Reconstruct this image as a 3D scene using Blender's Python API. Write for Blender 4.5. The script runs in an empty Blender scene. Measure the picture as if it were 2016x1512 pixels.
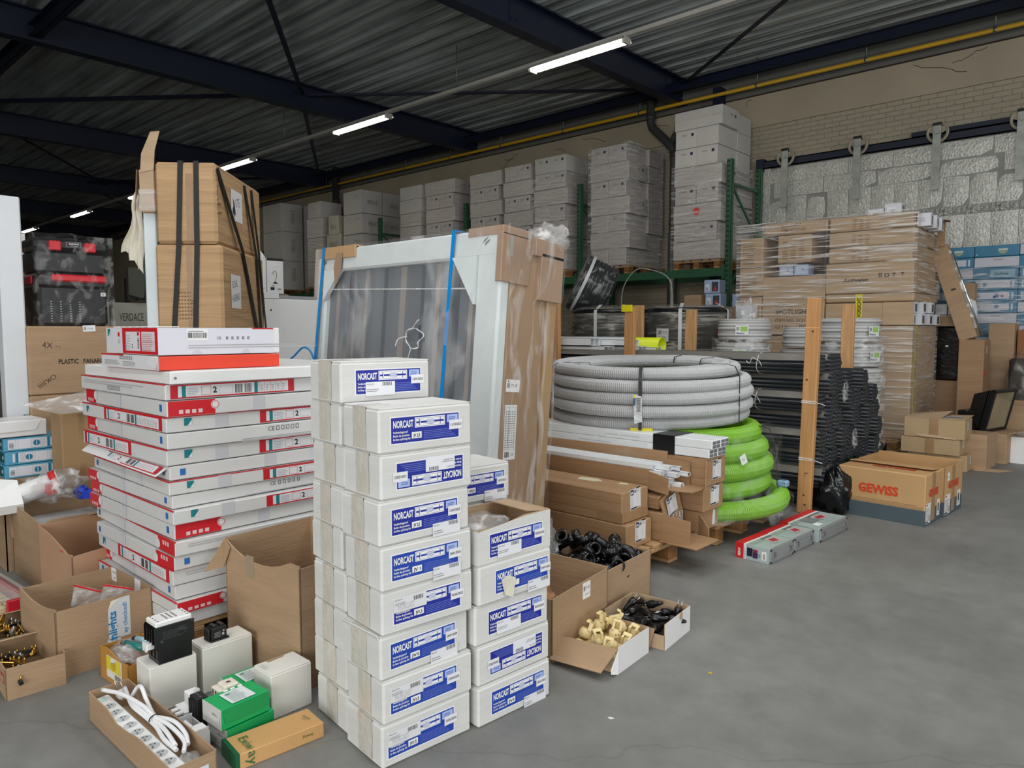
import bpy, math, random
from mathutils import Matrix, Vector, noise

S = bpy.context.scene
COL = S.collection
RND = random.Random(11)
PI = math.pi
rad = math.radians

# ------------------------------------------------------------------ camera
cam = bpy.data.cameras.new('camera')
cam.sensor_width = 36.0
cam.lens = 36.0 * 1430.0 / 2016.0
cam.clip_end = 200
camo = bpy.data.objects.new('camera', cam)
camo.location = (0, 0, 1.35)
camo.rotation_euler = (rad(90 - 4.3), 0, rad(42.5))
COL.objects.link(camo)
S.camera = camo

# ------------------------------------------------------------------ world, daylight, exposure
w = bpy.data.worlds.new('overcast sky')
S.world = w
w.use_nodes = True
w.node_tree.nodes['Background'].inputs[0].default_value = (0.80, 0.90, 1.0, 1)
w.node_tree.nodes['Background'].inputs[1].default_value = 1.0


def area(name, loc, rot, sx, sy, power, col=(1, 0.985, 0.96)):
    l = bpy.data.lights.new(name, 'AREA')
    l.shape = 'RECTANGLE'
    l.size = sx
    l.size_y = sy
    l.energy = power
    l.color = col
    o = bpy.data.objects.new(name, l)
    o.location = loc
    o.rotation_euler = rot
    COL.objects.link(o)
    return o


# daylight standing in the two open dock doors behind and to the right of the photographer
area('daylight_dock_door', (2.2, -6.2, 2.3), (rad(90), 0, 0), 6.0, 4.2, 420)
area('daylight_side_door', (8.9, 2.4, 2.3), (rad(90), 0, rad(90)), 7.0, 4.2, 230)
# daylight under the translucent rooflights overhead
ROOFLIGHTS = ((-2.2, 1.2), (1.6, 1.2), (-2.2, 4.6), (1.6, 4.6), (-4.5, -2.6), (0.2, -2.6))
for _x, _y in ROOFLIGHTS:
    area('daylight_rooflight', (_x, _y, 5.66), (0, 0, 0), 3.0, 1.0, 54)
S.view_settings.view_transform = 'Standard'
S.view_settings.look = 'None'
S.view_settings.exposure = 0.0
S.view_settings.gamma = 1.0
S.view_settings.use_curve_mapping = False


# ------------------------------------------------------------------ materials
def lin(c):
    out = []
    for v in c:
        v /= 255.0
        out.append(v / 12.92 if v <= 0.04045 else ((v + 0.055) / 1.055) ** 2.4)
    return (out[0], out[1], out[2], 1)


MATS = {}


def mat(name, rgb, rough=0.6, metal=0.0, var=0.06, vs=3.0, bump=0.0, bs=40.0, st=(1, 1, 1), coat=0.0, emit=0.0, spec=0.5, dark=None):
    """procedural surface: base colour with a little cloudy variation, optional bump"""
    if name in MATS:
        return MATS[name]
    m = bpy.data.materials.new(name)
    m.use_nodes = True
    N = m.node_tree.nodes
    L = m.node_tree.links
    b = N['Principled BSDF']
    c = lin(rgb)
    b.inputs['Roughness'].default_value = rough
    b.inputs['Metallic'].default_value = metal
    b.inputs['Specular IOR Level'].default_value = spec
    if coat:
        b.inputs['Coat Weight'].default_value = coat
        b.inputs['Coat Roughness'].default_value = 0.12
    if emit:
        b.inputs['Emission Color'].default_value = c
        b.inputs['Emission Strength'].default_value = emit
    if var or bump:
        tc = N.new('ShaderNodeTexCoord')
    if var:
        mp = N.new('ShaderNodeMapping')
        mp.inputs['Scale'].default_value = st
        L.new(tc.outputs['Object'], mp.inputs[0])
        nz = N.new('ShaderNodeTexNoise')
        nz.inputs['Scale'].default_value = vs
        nz.inputs['Detail'].default_value = 5
        L.new(mp.outputs[0], nz.inputs['Vector'])
        mx = N.new('ShaderNodeMix')
        mx.data_type = 'RGBA'
        d = lin(dark) if dark else tuple(x * (1 - 2.2 * var) for x in c[:3]) + (1,)
        mx.inputs[6].default_value = d
        mx.inputs[7].default_value = tuple(min(1, x * (1 + var)) for x in c[:3]) + (1,)
        rp = N.new('ShaderNodeMapRange')
        rp.inputs[1].default_value = 0.3
        rp.inputs[2].default_value = 0.7
        L.new(nz.outputs['Fac'], rp.inputs[0])
        L.new(rp.outputs[0], mx.inputs[0])
        L.new(mx.outputs[2], b.inputs['Base Color'])
    else:
        b.inputs['Base Color'].default_value = c
    if bump:
        mp2 = N.new('ShaderNodeMapping')
        mp2.inputs['Scale'].default_value = st
        L.new(tc.outputs['Object'], mp2.inputs[0])
        n2 = N.new('ShaderNodeTexNoise')
        n2.inputs['Scale'].default_value = bs
        n2.inputs['Detail'].default_value = 3
        L.new(mp2.outputs[0], n2.inputs['Vector'])
        bp = N.new('ShaderNodeBump')
        bp.inputs['Strength'].default_value = bump
        bp.inputs['Distance'].default_value = 0.02
        L.new(n2.outputs['Fac'], bp.inputs['Height'])
        L.new(bp.outputs[0], b.inputs['Normal'])
        if coat:
            L.new(bp.outputs[0], b.inputs['Coat Normal'])
    MATS[name] = m
    return m


def film(name, lo=0.05, hi=0.5, st=(1.5, 1.5, 22), sc=2.0, rough=0.12, tint=(250, 250, 250), bump=0.5):
    """thin clear stretch film: mostly see-through, with pale streaks painted in as sheen on its wrinkles"""
    if name in MATS:
        return MATS[name]
    m = bpy.data.materials.new(name)
    m.use_nodes = True
    N = m.node_tree.nodes
    L = m.node_tree.links
    out = N['Material Output']
    N.remove(N['Principled BSDF'])
    tr = N.new('ShaderNodeBsdfTransparent')
    tr.inputs[0].default_value = (0.97, 0.97, 0.97, 1)
    gl = N.new('ShaderNodeBsdfPrincipled')
    gl.inputs['Base Color'].default_value = lin(tint)  # pale base colour stands in for reflected light along the streaks
    gl.inputs['Roughness'].default_value = rough
    gl.inputs['Specular IOR Level'].default_value = 1.0
    tc = N.new('ShaderNodeTexCoord')
    mp = N.new('ShaderNodeMapping')
    mp.inputs['Scale'].default_value = st
    mp.inputs['Rotation'].default_value = (0.05, 0.06, 0.03)
    L.new(tc.outputs['Object'], mp.inputs[0])
    nz = N.new('ShaderNodeTexNoise')
    nz.inputs['Scale'].default_value = sc
    nz.inputs['Detail'].default_value = 6
    nz.inputs['Distortion'].default_value = 0.6
    L.new(mp.outputs[0], nz.inputs['Vector'])
    rp = N.new('ShaderNodeMapRange')
    rp.interpolation_type = 'SMOOTHSTEP'
    rp.inputs[1].default_value = 0.48
    rp.inputs[2].default_value = 0.68
    rp.inputs[3].default_value = lo
    rp.inputs[4].default_value = hi
    L.new(nz.outputs['Fac'], rp.inputs[0])
    bp = N.new('ShaderNodeBump')
    bp.inputs['Strength'].default_value = bump
    bp.inputs['Distance'].default_value = 0.03
    L.new(nz.outputs['Fac'], bp.inputs['Height'])
    L.new(bp.outputs[0], gl.inputs['Normal'])
    mx = N.new('ShaderNodeMixShader')
    L.new(rp.outputs[0], mx.inputs[0])
    L.new(tr.outputs[0], mx.inputs[1])
    L.new(gl.outputs[0], mx.inputs[2])
    L.new(mx.outputs[0], out.inputs[0])
    MATS[name] = m
    return m


KRAFT = mat('kraft cardboard', (172, 143, 112), 0.75, var=0.07, vs=2.5, bump=0.12, bs=18, st=(1, 1, 6))
KRAFT2 = mat('pale kraft cardboard', (186, 159, 128), 0.75, var=0.06, vs=2.5, bump=0.12, bs=18, st=(1, 1, 6))
KRAFT3 = mat('brown kraft cardboard', (160, 127, 95), 0.75, var=0.06, vs=2.5, bump=0.15, bs=14, st=(1, 1, 7))
CREASED = mat('creased kraft cardboard', (188, 153, 113), 0.7, var=0.07, vs=2.2, bump=1.0, bs=2.2, st=(0.5, 0.5, 7))
EDGE = mat('torn cardboard edge', (150, 112, 76), 0.85, var=0.15, vs=60)
WBOX = mat('white cardboard', (216, 216, 213), 0.6, var=0.035, vs=3, bump=0.06, bs=20, st=(1, 1, 5))
WGLOSS = mat('coated white card', (232, 232, 232), 0.35, var=0.02, vs=2)
GREYCARD = mat('pale grey coated card', (214, 214, 213), 0.45, var=0.03, vs=3)
RACKBOX = mat('film covered white carton', (200, 194, 190), 0.5, var=0.08, vs=2, bump=0.9, bs=2.0, st=(2, 2, 14), coat=0.9)
RACKBOX2 = mat('plain white carton', (208, 205, 200), 0.65, var=0.04, vs=2)
TAPE = mat('clear packing tape', (206, 201, 191), 0.22, var=0.06, vs=12, bump=0.35, bs=22, coat=0.4)
BTAPE = mat('brown packing tape', (162, 128, 92), 0.4, var=0.08, vs=10, bump=0.1, bs=12)
NAVY = mat('navy painted steel', (18, 27, 52), 0.5, var=0.05, vs=2)
BLACKP = mat('black plastic', (22, 23, 25), 0.32, var=0.05, vs=20)
BLACKM = mat('matt black plastic', (30, 31, 33), 0.55, var=0.08, vs=20)
WPLAS = mat('white plastic', (236, 237, 236), 0.35, var=0.015, vs=8)
STEEL = mat('bright steel', (190, 192, 195), 0.28, 1.0, var=0.05, vs=15)
ZINC = mat('galvanised steel', (150, 158, 152), 0.42, 0.9, var=0.12, vs=6)
BRASS = mat('brass', (196, 158, 84), 0.3, 1.0, var=0.08, vs=30)
WOOD = mat('pine timber', (204, 158, 108), 0.6, var=0.14, vs=5, bump=0.1, bs=10, st=(7, 7, 0.6))
WOODO = mat('orange pine timber', (198, 146, 94), 0.5, var=0.1, vs=4, bump=0.08, bs=8, st=(9, 9, 0.5))
PALWOOD = mat('pallet wood', (186, 148, 104), 0.75, var=0.16, vs=6, bump=0.15, bs=12, st=(0.7, 6, 6))
PALDARK = mat('dark pallet block', (150, 106, 60), 0.8, var=0.22, vs=18, bump=0.2, bs=30)
GREEN = mat('green rack enamel', (52, 100, 72), 0.45, var=0.06, vs=4)
REDC = mat('red print', (206, 32, 40), 0.45, var=0.03, vs=4)
REDO = mat('orange red card', (232, 72, 50), 0.4, var=0.03, vs=3)
FILM = film('clear stretch film', 0.04, 0.42, (1.3, 1.3, 13), 2.0, 0.12)
FILMB = film('wide wrinkled film', 0.07, 0.55, (2.2, 2.2, 4), 2.2, 0.1)
FILMV = film('hanging film with wrinkles', 0.05, 0.30, (2.6, 2.6, 1.6), 1.6, 0.1)
POLY = film('crumpled polythene bag', 0.16, 0.75, (6, 6, 6), 1.6, 0.12, bump=1.0)
INK = {}


def ink(rgb):
    k = tuple(rgb)
    if k not in INK:
        INK[k] = mat('print %d %d %d' % k, rgb, 0.5, var=0.0)
    return INK[k]


BLACK, WHITE, GREY, DGREY = (25, 25, 28), (240, 240, 240), (150, 150, 150), (90, 90, 92)
BLUE, SKY, TEAL, RED = (24, 40, 150), (196, 208, 238), (22, 124, 134), (206, 30, 42)


# ------------------------------------------------------------------ mesh building
class MB:
    def __init__(s):
        s.v, s.f, s.m, s.s = [], [], [], []

    def add(s, vs, fs, mi=0, M=None, smooth=False):
        o = len(s.v)
        if M is not None:
            vs = [tuple(M @ Vector(p)) for p in vs]
        s.v += [tuple(p) for p in vs]
        for f in fs:
            s.f.append([i + o for i in f])
            s.m.append(mi)
            s.s.append(smooth)
        return s

    def box(s, x0, y0, z0, x1, y1, z1, mi=0, M=None):
        vs = [(x0, y0, z0), (x1, y0, z0), (x1, y1, z0), (x0, y1, z0), (x0, y0, z1), (x1, y0, z1), (x1, y1, z1), (x0, y1, z1)]
        fs = [(0, 3, 2, 1), (4, 5, 6, 7), (0, 1, 5, 4), (1, 2, 6, 5), (2, 3, 7, 6), (3, 0, 4, 7)]
        return s.add(vs, fs, mi, M)

    def cbox(s, x0, y0, z0, x1, y1, z1, c=0.004, mi=0, M=None):
        """box with chamfered edges"""
        c = min(c, (x1 - x0) * 0.45, (y1 - y0) * 0.45, (z1 - z0) * 0.45)
        vs, ix = [], {}
        X, Y, Z = (x0, x1), (y0, y1), (z0, z1)
        for a in (0, 1):
            for b in (0, 1):
                for d in (0, 1):
                    i = (1 - 2 * a) * c
                    j = (1 - 2 * b) * c
                    k = (1 - 2 * d) * c
                    ix[a, b, d] = len(vs)
                    vs += [(X[a], Y[b] + j, Z[d] + k), (X[a] + i, Y[b], Z[d] + k), (X[a] + i, Y[b] + j, Z[d])]
        I = lambda a, b, d, t: ix[a, b, d] + t
        fs = []
        for a in (0, 1):
            fs.append([I(a, 0, 0, 0), I(a, 1, 0, 0), I(a, 1, 1, 0), I(a, 0, 1, 0)])
            fs.append([I(0, a, 0, 1), I(1, a, 0, 1), I(1, a, 1, 1), I(0, a, 1, 1)])
            fs.append([I(0, 0, a, 2), I(1, 0, a, 2), I(1, 1, a, 2), I(0, 1, a, 2)])
        for a in (0, 1):
            for b in (0, 1):
                fs.append([I(a, b, 0, 0), I(a, b, 1, 0), I(a, b, 1, 1), I(a, b, 0, 1)])
                fs.append([I(a, 0, b, 0), I(a, 1, b, 0), I(a, 1, b, 2), I(a, 0, b, 2)])
                fs.append([I(0, a, b, 1), I(1, a, b, 1), I(1, a, b, 2), I(0, a, b, 2)])
        for a in (0, 1):
            for b in (0, 1):
                for d in (0, 1):
                    fs.append([I(a, b, d, 0), I(a, b, d, 1), I(a, b, d, 2)])
        cc = Vector(((x0 + x1) / 2, (y0 + y1) / 2, (z0 + z1) / 2))
        for f in fs:
            p = [Vector(vs[i]) for i in f]
            n = (p[1] - p[0]).cross(p[2] - p[0])
            if n.dot(sum(p, Vector()) / len(p) - cc) < 0:
                f.reverse()
        return s.add(vs, fs, mi, M)

    def slab(s, pts, t, mi=0):
        """flat panel from a loop of points, given thickness along its normal"""
        p = [Vector(q) for q in pts]
        n = (p[1] - p[0]).cross(p[2] - p[0]).normalized() * t
        k = len(p)
        vs = p + [q - n for q in p]
        fs = [list(range(k)), list(range(2 * k - 1, k - 1, -1))]
        for i in range(k):
            j = (i + 1) % k
            fs.append([i, i + k, j + k, j])
        return s.add(vs, fs, mi)

    def tube(s, path, r, n=8, mi=0, closed=False, caps=True, smooth=True):
        """round tube along a list of points; r may be a list"""
        P = [Vector(p) for p in path]
        k = len(P)
        rs = r if isinstance(r, (list, tuple)) else [r] * k
        vs, fs = [], []
        up = None
        for i in range(k):
            a = P[(i - 1) % k] if (closed or i > 0) else P[i]
            b = P[(i + 1) % k] if (closed or i < k - 1) else P[i]
            t = (b - a)
            t = t.normalized() if t.length > 1e-9 else Vector((0, 0, 1))
            if up is None:
                up = Vector((0, 0, 1)) if abs(t.z) < 0.9 else Vector((1, 0, 0))
            u = (up - t * up.dot(t))
            u = u.normalized() if u.length > 1e-6 else t.orthogonal().normalized()
            up = u
            w_ = t.cross(u)
            for j in range(n):
                a_ = 2 * PI * j / n
                vs.append(P[i] + (u * math.cos(a_) + w_ * math.sin(a_)) * rs[i])
        m = k if closed else k - 1
        for i in range(m):
            for j in range(n):
                fs.append([i * n + j, i * n + (j + 1) % n, ((i + 1) % k) * n + (j + 1) % n, ((i + 1) % k) * n + j])
        s.add(vs, fs, mi, None, smooth)
        if caps and not closed:
            o = len(s.v) - k * n
            s.f += [[o + j for j in range(n)][::-1], [o + (k - 1) * n + j for j in range(n)]]
            s.m += [mi, mi]
            s.s += [False, False]
        return s

    def cyl(s, p0, p1, r, r1=None, n=12, mi=0, caps=True):
        return s.tube([p0, p1], [r, r if r1 is None else r1], n, mi, False, caps)

    def pipe(s, p0, p1, ro, ri, n=10, mi=0):
        """hollow pipe with open ends"""
        p0, p1 = Vector(p0), Vector(p1)
        t = (p1 - p0).normalized()
        u = t.orthogonal().normalized()
        w_ = t.cross(u)
        vs, fs = [], []
        for p, r in ((p0, ri), (p0, ro), (p1, ro), (p1, ri)):
            for j in range(n):
                a = 2 * PI * j / n
                vs.append(p + (u * math.cos(a) + w_ * math.sin(a)) * r)
        for i in range(4):
            for j in range(n):
                a, b = i * n + j, i * n + (j + 1) % n
                c, d = ((i + 1) % 4) * n + (j + 1) % n, ((i + 1) % 4) * n + j
                fs.append([a, b, c, d])
        return s.add(vs, fs, mi, None, True)

    def lathe(s, prof, n=16, mi=0, M=None, smooth=True):
        """spin (radius, height) pairs about z"""
        vs, fs = [], []
        for r, z in prof:
            for j in range(n):
                a = 2 * PI * j / n
                vs.append((r * math.cos(a), r * math.sin(a), z))
        for i in range(len(prof) - 1):
            for j in range(n):
                fs.append([i * n + j, i * n + (j + 1) % n, (i + 1) * n + (j + 1) % n, (i + 1) * n + j])
        return s.add(vs, fs, mi, M, smooth)

    def mesh(s, name, mats):
        me = bpy.data.meshes.new(name)
        me.from_pydata(s.v, [], s.f)
        for m in (mats if isinstance(mats, (list, tuple)) else [mats]):
            me.materials.append(m)
        me.polygons.foreach_set('material_index', s.m)
        me.polygons.foreach_set('use_smooth', s.s)
        me.update()
        return me

    def build(s, name, mats, parent=None, loc=(0, 0, 0), rz=0.0):
        return put(name, s.mesh(name, mats), parent, loc, rz)


def put(name, me, parent=None, loc=(0, 0, 0), rz=0.0):
    o = bpy.data.objects.new(name, me)
    COL.objects.link(o)
    o.location = loc
    o.rotation_euler = rz if isinstance(rz, (tuple, list)) else (0, 0, rz)
    if parent is not None:
        o.parent = parent
    return o


def tag(o, label, cat, group=None, kind=None):
    if label:
        o['label'] = label
    if cat:
        o['category'] = cat
    if group:
        o['group'] = group
    if kind:
        o['kind'] = kind
    return o


def thing(name, label, cat, loc=(0, 0, 0), rz=0.0, group=None):
    return tag(put(name, None, None, loc, rz), label, cat, group)


def struct(o):
    o['kind'] = 'structure'
    return o


CACHE = {}


def cached(key, fn):
    if key not in CACHE:
        CACHE[key] = fn()
    return CACHE[key]


def at_corner(n, sx, sy, rz):
    """centre of a box whose right-hand front (+x, -y) bottom corner stands at n"""
    c, s_ = math.cos(rz), math.sin(rz)
    x, y = -sx / 2, sy / 2
    return (n[0] + c * x - s_ * y, n[1] + s_ * x + c * y)


# ------------------------------------------------------------------ printed labels
def glyphs(txt, bold):
    def make():
        cu = bpy.data.curves.new('t', 'FONT')
        cu.body = txt
        cu.resolution_u = 2
        cu.offset = bold
        o = bpy.data.objects.new('t', cu)
        COL.objects.link(o)
        dg = bpy.context.evaluated_depsgraph_get()
        dg.update()
        me = bpy.data.meshes.new_from_object(o.evaluated_get(dg))
        vs = [(v.co.x, v.co.y) for v in me.vertices]
        fs = [list(p.vertices) for p in me.polygons]
        bpy.data.objects.remove(o)
        bpy.data.curves.remove(cu)
        bpy.data.meshes.remove(me)
        w_ = max([p[0] for p in vs] or [0])
        return vs, fs, w_
    return cached(('glyph', txt, bold), make)


PRETEXT = [('NORCAST', .03), ('Verbindingsmof', .02), ('Boite de jonction', .02), ('In-line splicing kit', .02)]
for _t in PRETEXT:
    glyphs(*_t)


class Lab:
    """flat print: coloured shapes and lettering laid on a face, a hair above it"""
    def __init__(s):
        s.it = []

    def poly(s, pts, c, ly=1):
        s.it.append((pts, [list(range(len(pts)))], c, ly))
        return s

    def rect(s, x, y, w_, h, c, ly=1):
        return s.poly([(x, y), (x + w_, y), (x + w_, y + h), (x, y + h)], c, ly)

    def disc(s, x, y, r, c, ly=1, n=14, a0=0, a1=2 * PI):
        return s.poly([(x + r * math.cos(a0 + (a1 - a0) * i / n), y + r * math.sin(a0 + (a1 - a0) * i / n)) for i in range(n + (a1 - a0 < 6))], c, ly)

    def text(s, t, x, y, h, c, bold=0.0, w_=None, rot=0, ly=3):
        vs, fs, tw = glyphs(t, bold)
        k = h / 0.7
        kx = (w_ / tw) if (w_ and tw) else k
        ca, sa = math.cos(rad(rot)), math.sin(rad(rot))
        s.it.append(([(x + ca * px * kx - sa * py * k, y + sa * px * kx + ca * py * k) for px, py in vs], fs, c, ly))
        return s

    def lines(s, x, y, w_, h, n, c, ly=3):
        r = random.Random(int((x + y * 7 + w_ * 3) * 1e5))
        for i in range(n):
            yy = y + h * (n - 1 - i) / n
            s.rect(x, yy, w_ * r.uniform(0.75, 1), h / n * 0.38, c, ly)
        return s

    def bars(s, x, y, w_, h, c=BLACK, n=9, vert=True, ly=3):
        r = random.Random(int((x * 3 + y + w_) * 1e5))
        p = 0.0
        st = w_ if vert else h
        while p < st:
            b = st / n * r.uniform(0.2, 0.75)
            if vert:
                s.rect(x + p, y, min(b, st - p), h, c, ly)
            else:
                s.rect(x, y + p, w_, min(b, st - p), c, ly)
            p += b + st / n * r.uniform(0.25, 0.6)
        return s

    def frame(s, x, y, w_, h, t, c, ly=2):
        s.rect(x, y, w_, t, c, ly).rect(x, y + h - t, w_, t, c, ly)
        return s.rect(x, y, t, h, c, ly).rect(x + w_ - t, y, t, h, c, ly)

    def mesh(s, name, O, U, V, gap=0.0006):
        O, U, V = Vector(O), Vector(U).normalized(), Vector(V).normalized()
        N = U.cross(V)
        b = MB()
        cs = []
        for pts, fs, c, ly in s.it:
            if c not in cs:
                cs.append(c)
            b.add([O + U * p[0] + V * p[1] + N * (gap + 0.00045 * ly) for p in pts], fs, cs.index(c))
        return b.mesh(name, [ink(c) if isinstance(c, tuple) else c for c in cs])

    def on(s, name, parent, O, U, V, gap=0.0006, label=None):
        o = put(name, s.mesh(name, O, U, V, gap), parent)
        if label:
            o['label'] = label
        return o


def face(size, f, u=0.0, v=0.0, rot=0, z0=0.0):
    """origin and axes for print on a box face; R = +x side, L = -y side, B = +y side, T = top"""
    sx, sy, h = size
    fr = {'R': ((sx / 2, -sy / 2, z0), (0, 1, 0), (0, 0, 1)), 'L': ((-sx / 2, -sy / 2, z0), (1, 0, 0), (0, 0, 1)),
          'T': ((-sx / 2, -sy / 2, z0 + h), (1, 0, 0), (0, 1, 0)), 'W': ((-sx / 2, sy / 2, z0), (0, -1, 0), (0, 0, 1))}[f]
    O, U, V = (Vector(q) for q in fr)
    O = O + U * u + V * v
    a = rad(rot)
    return O, U * math.cos(a) + V * math.sin(a), V * math.cos(a) - U * math.sin(a)


# ------------------------------------------------------------------ cartons
def carton_mesh(size, m, c=0.004, flaps=True):
    sx, sy, h = size

    def make():
        b = MB()
        b.cbox(-sx / 2, -sy / 2, 0, sx / 2, sy / 2, h - 0.002, c)
        if flaps:   # two outer flaps meeting along the middle of the lid
            b.cbox(-sx / 2 + c, -sy / 2 + c, h - 0.004, -0.0015, sy / 2 - c, h, 0.0015)
            b.cbox(0.0015, -sy / 2 + c, h - 0.004, sx / 2 - c, sy / 2 - c, h, 0.0015)
        return b.mesh('carton', m)
    return cached(('carton', size, m.name, c, flaps), make)


def carton(label, loc, rz, size, m=None, name='carton', cat='box', group=None, c=0.004, flaps=True, z=None):
    p = (loc[0], loc[1], loc[2] if z is None else z)
    return tag(put(name, carton_mesh(tuple(round(q, 4) for q in size), m or KRAFT, c, flaps), None, p, rz), label, cat, group)


def tape(par, size, f='L', wd=0.05, m=None, over=True, u=None):
    """strip of tape down the middle of a face and over the lid edge"""
    sx, sy, h = size
    b = MB()
    t = 0.0007
    if f == 'L':
        u = 0 if u is None else u
        b.box(u - wd / 2, -sy / 2 - t, h * 0.06, u + wd / 2, -sy / 2, h + t)
        if over:
            b.box(u - wd / 2, -sy / 2, h, u + wd / 2, sy / 2 if over == 2 else -sy / 2 + min(0.12, sy), h + t)
    elif f == 'R':
        u = 0 if u is None else u
        b.box(sx / 2, u - wd / 2, h * 0.06, sx / 2 + t, u + wd / 2, h + t)
        if over:
            b.box(sx / 2 - min(0.12, sx), u - wd / 2, h, sx / 2, u + wd / 2, h + t)
    return b.build('packing_tape', m or TAPE, par)


def wall_strip(b, p0, p1, z0, top, t, inw, mi=0, n=8):
    """upright card wall from p0 to p1 (xy), with a top edge given by top(u); inw = inward xy direction"""
    vs, fs = [], []
    for i in range(n + 1):
        u = i / n
        x, y = p0[0] + (p1[0] - p0[0]) * u, p0[1] + (p1[1] - p0[1]) * u
        z1 = top(u)
        vs += [(x, y, z0), (x, y, z1), (x + inw[0] * t, y + inw[1] * t, z1), (x + inw[0] * t, y + inw[1] * t, z0)]
    for i in range(n):
        a, c = i * 4, (i + 1) * 4
        for k in range(4):
            j = (k + 1) % 4
            fs.append([a + k, c + k, c + j, a + j])
    fs += [[3, 2, 1, 0], [n * 4 + k for k in range(4)]]
    b.add(vs, fs, mi)


def open_carton(label, loc, rz, size, m=None, tops=None, name='open_carton', t=0.005, cat='box', group=None, z=0.0, inner=None):
    """carton with no lid; tops maps a side (L R B W) to a function of u giving the wall height"""
    sx, sy, h = size
    tops = tops or {}
    fl_ = lambda u: h
    b = MB()
    x, y = sx / 2, sy / 2
    wall_strip(b, (-x, -y), (x, -y), 0, tops.get('L', fl_), t, (0, 1))
    wall_strip(b, (x, -y), (x, y), 0, tops.get('R', fl_), t, (-1, 0))
    wall_strip(b, (x, y), (-x, y), 0, tops.get('B', fl_), t, (0, -1))
    wall_strip(b, (-x, y), (-x, -y), 0, tops.get('W', fl_), t, (1, 0))
    b.box(-x + t, -y + t, 0, x - t, y - t, t)
    o = b.build(name, m or KRAFT, None, (loc[0], loc[1], z), rz)
    return tag(o, label, cat, group)


def flap(par, p0, p1, out, m=None, t=0.004, taper=0.01, name='flap', out2=None):
    p0, p1, out = Vector(p0), Vector(p1), Vector(out)
    e = (p1 - p0).normalized() * taper
    q1 = p1 + Vector(out2 if out2 else out) - e
    return MB().slab([p0, p1, q1, p0 + out + e], t).build(name, m or KRAFT, par)


ORD = ['bottom', 'second', 'third', 'fourth', 'fifth', 'sixth', 'seventh', 'eighth', 'ninth', 'tenth', 'eleventh', 'twelfth']


# ================================================================== THE SETTING
def floor_mat():
    m = mat('worn grey concrete', (128, 128, 125), 0.55, var=0.12, vs=0.9)
    N, L = m.node_tree.nodes, m.node_tree.links
    b = N['Principled BSDF']
    tc = N.new('ShaderNodeTexCoord')
    n1 = N.new('ShaderNodeTexNoise')
    n1.inputs['Scale'].default_value = 7
    n1.inputs['Detail'].default_value = 10
    n1.inputs['Roughness'].default_value = 0.7
    L.new(tc.outputs['Object'], n1.inputs['Vector'])
    v = N.new('ShaderNodeTexVoronoi')
    v.feature = 'DISTANCE_TO_EDGE'
    v.inputs['Scale'].default_value = 0.28
    n2 = N.new('ShaderNodeTexNoise')
    n2.inputs['Scale'].default_value = 2.5
    n2.inputs['Detail'].default_value = 6
    L.new(tc.outputs['Object'], n2.inputs['Vector'])
    ad = N.new('ShaderNodeMix')
    ad.data_type = 'VECTOR'
    ad.inputs[0].default_value = 0.22
    L.new(tc.outputs['Object'], ad.inputs[4])
    L.new(n2.outputs['Color'], ad.inputs[5])
    L.new(ad.outputs[1], v.inputs['Vector'])
    cr = N.new('ShaderNodeMapRange')
    cr.inputs[2].default_value = 0.0016
    cr.inputs[3].default_value = 0.84
    cr.inputs[4].default_value = 1.0
    L.new(v.outputs['Distance'], cr.inputs[0])
    gr = N.new('ShaderNodeMapRange')
    gr.inputs[1].default_value = 0.3
    gr.inputs[2].default_value = 0.75
    gr.inputs[3].default_value = 0.80
    gr.inputs[4].default_value = 1.14
    L.new(n1.outputs['Fac'], gr.inputs[0])
    mu = N.new('ShaderNodeMath')
    mu.operation = 'MULTIPLY'
    L.new(cr.outputs[0], mu.inputs[0])
    L.new(gr.outputs[0], mu.inputs[1])
    src = b.inputs['Base Color'].links[0].from_socket
    mm = N.new('ShaderNodeVectorMath')
    mm.operation = 'SCALE'
    L.new(src, mm.inputs[0])
    L.new(mu.outputs[0], mm.inputs['Scale'])
    L.new(mm.outputs[0], b.inputs['Base Color'])
    rr = N.new('ShaderNodeMapRange')
    rr.inputs[3].default_value = 0.42
    rr.inputs[4].default_value = 0.72
    L.new(n1.outputs['Fac'], rr.inputs[0])
    L.new(rr.outputs[0], b.inputs['Roughness'])
    bp = N.new('ShaderNodeBump')
    bp.inputs['Strength'].default_value = 0.08
    L.new(n1.outputs['Fac'], bp.inputs['Height'])
    L.new(bp.outputs[0], b.inputs['Normal'])
    return m


def brick_wall_mat(name, rgb, mortar):
    m = mat(name, rgb, 0.85, var=0.0)
    N, L = m.node_tree.nodes, m.node_tree.links
    b = N['Principled BSDF']
    tc = N.new('ShaderNodeTexCoord')
    mp = N.new('ShaderNodeMapping')
    mp.inputs['Rotation'].default_value = (rad(90), 0, 0)
    L.new(tc.outputs['Object'], mp.inputs[0])
    br = N.new('ShaderNodeTexBrick')
    c = lin(rgb)
    br.inputs['Color1'].default_value = c
    br.inputs['Color2'].default_value = tuple(x * 0.9 for x in c[:3]) + (1,)
    br.inputs['Mortar'].default_value = lin(mortar)
    br.inputs['Scale'].default_value = 1.0
    br.inputs['Mortar Size'].default_value = 0.006
    br.inputs['Brick Width'].default_value = 0.22
    br.inputs['Row Height'].default_value = 0.072
    L.new(mp.outputs[0], br.inputs['Vector'])
    L.new(br.outputs['Color'], b.inputs['Base Color'])
    bp = N.new('ShaderNodeBump')
    bp.inputs['Strength'].default_value = 0.5
    bp.inputs['Distance'].default_value = 0.01
    bp.invert = True
    L.new(br.outputs['Fac'], bp.inputs['Height'])
    L.new(bp.outputs[0], b.inputs['Normal'])
    return m


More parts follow.
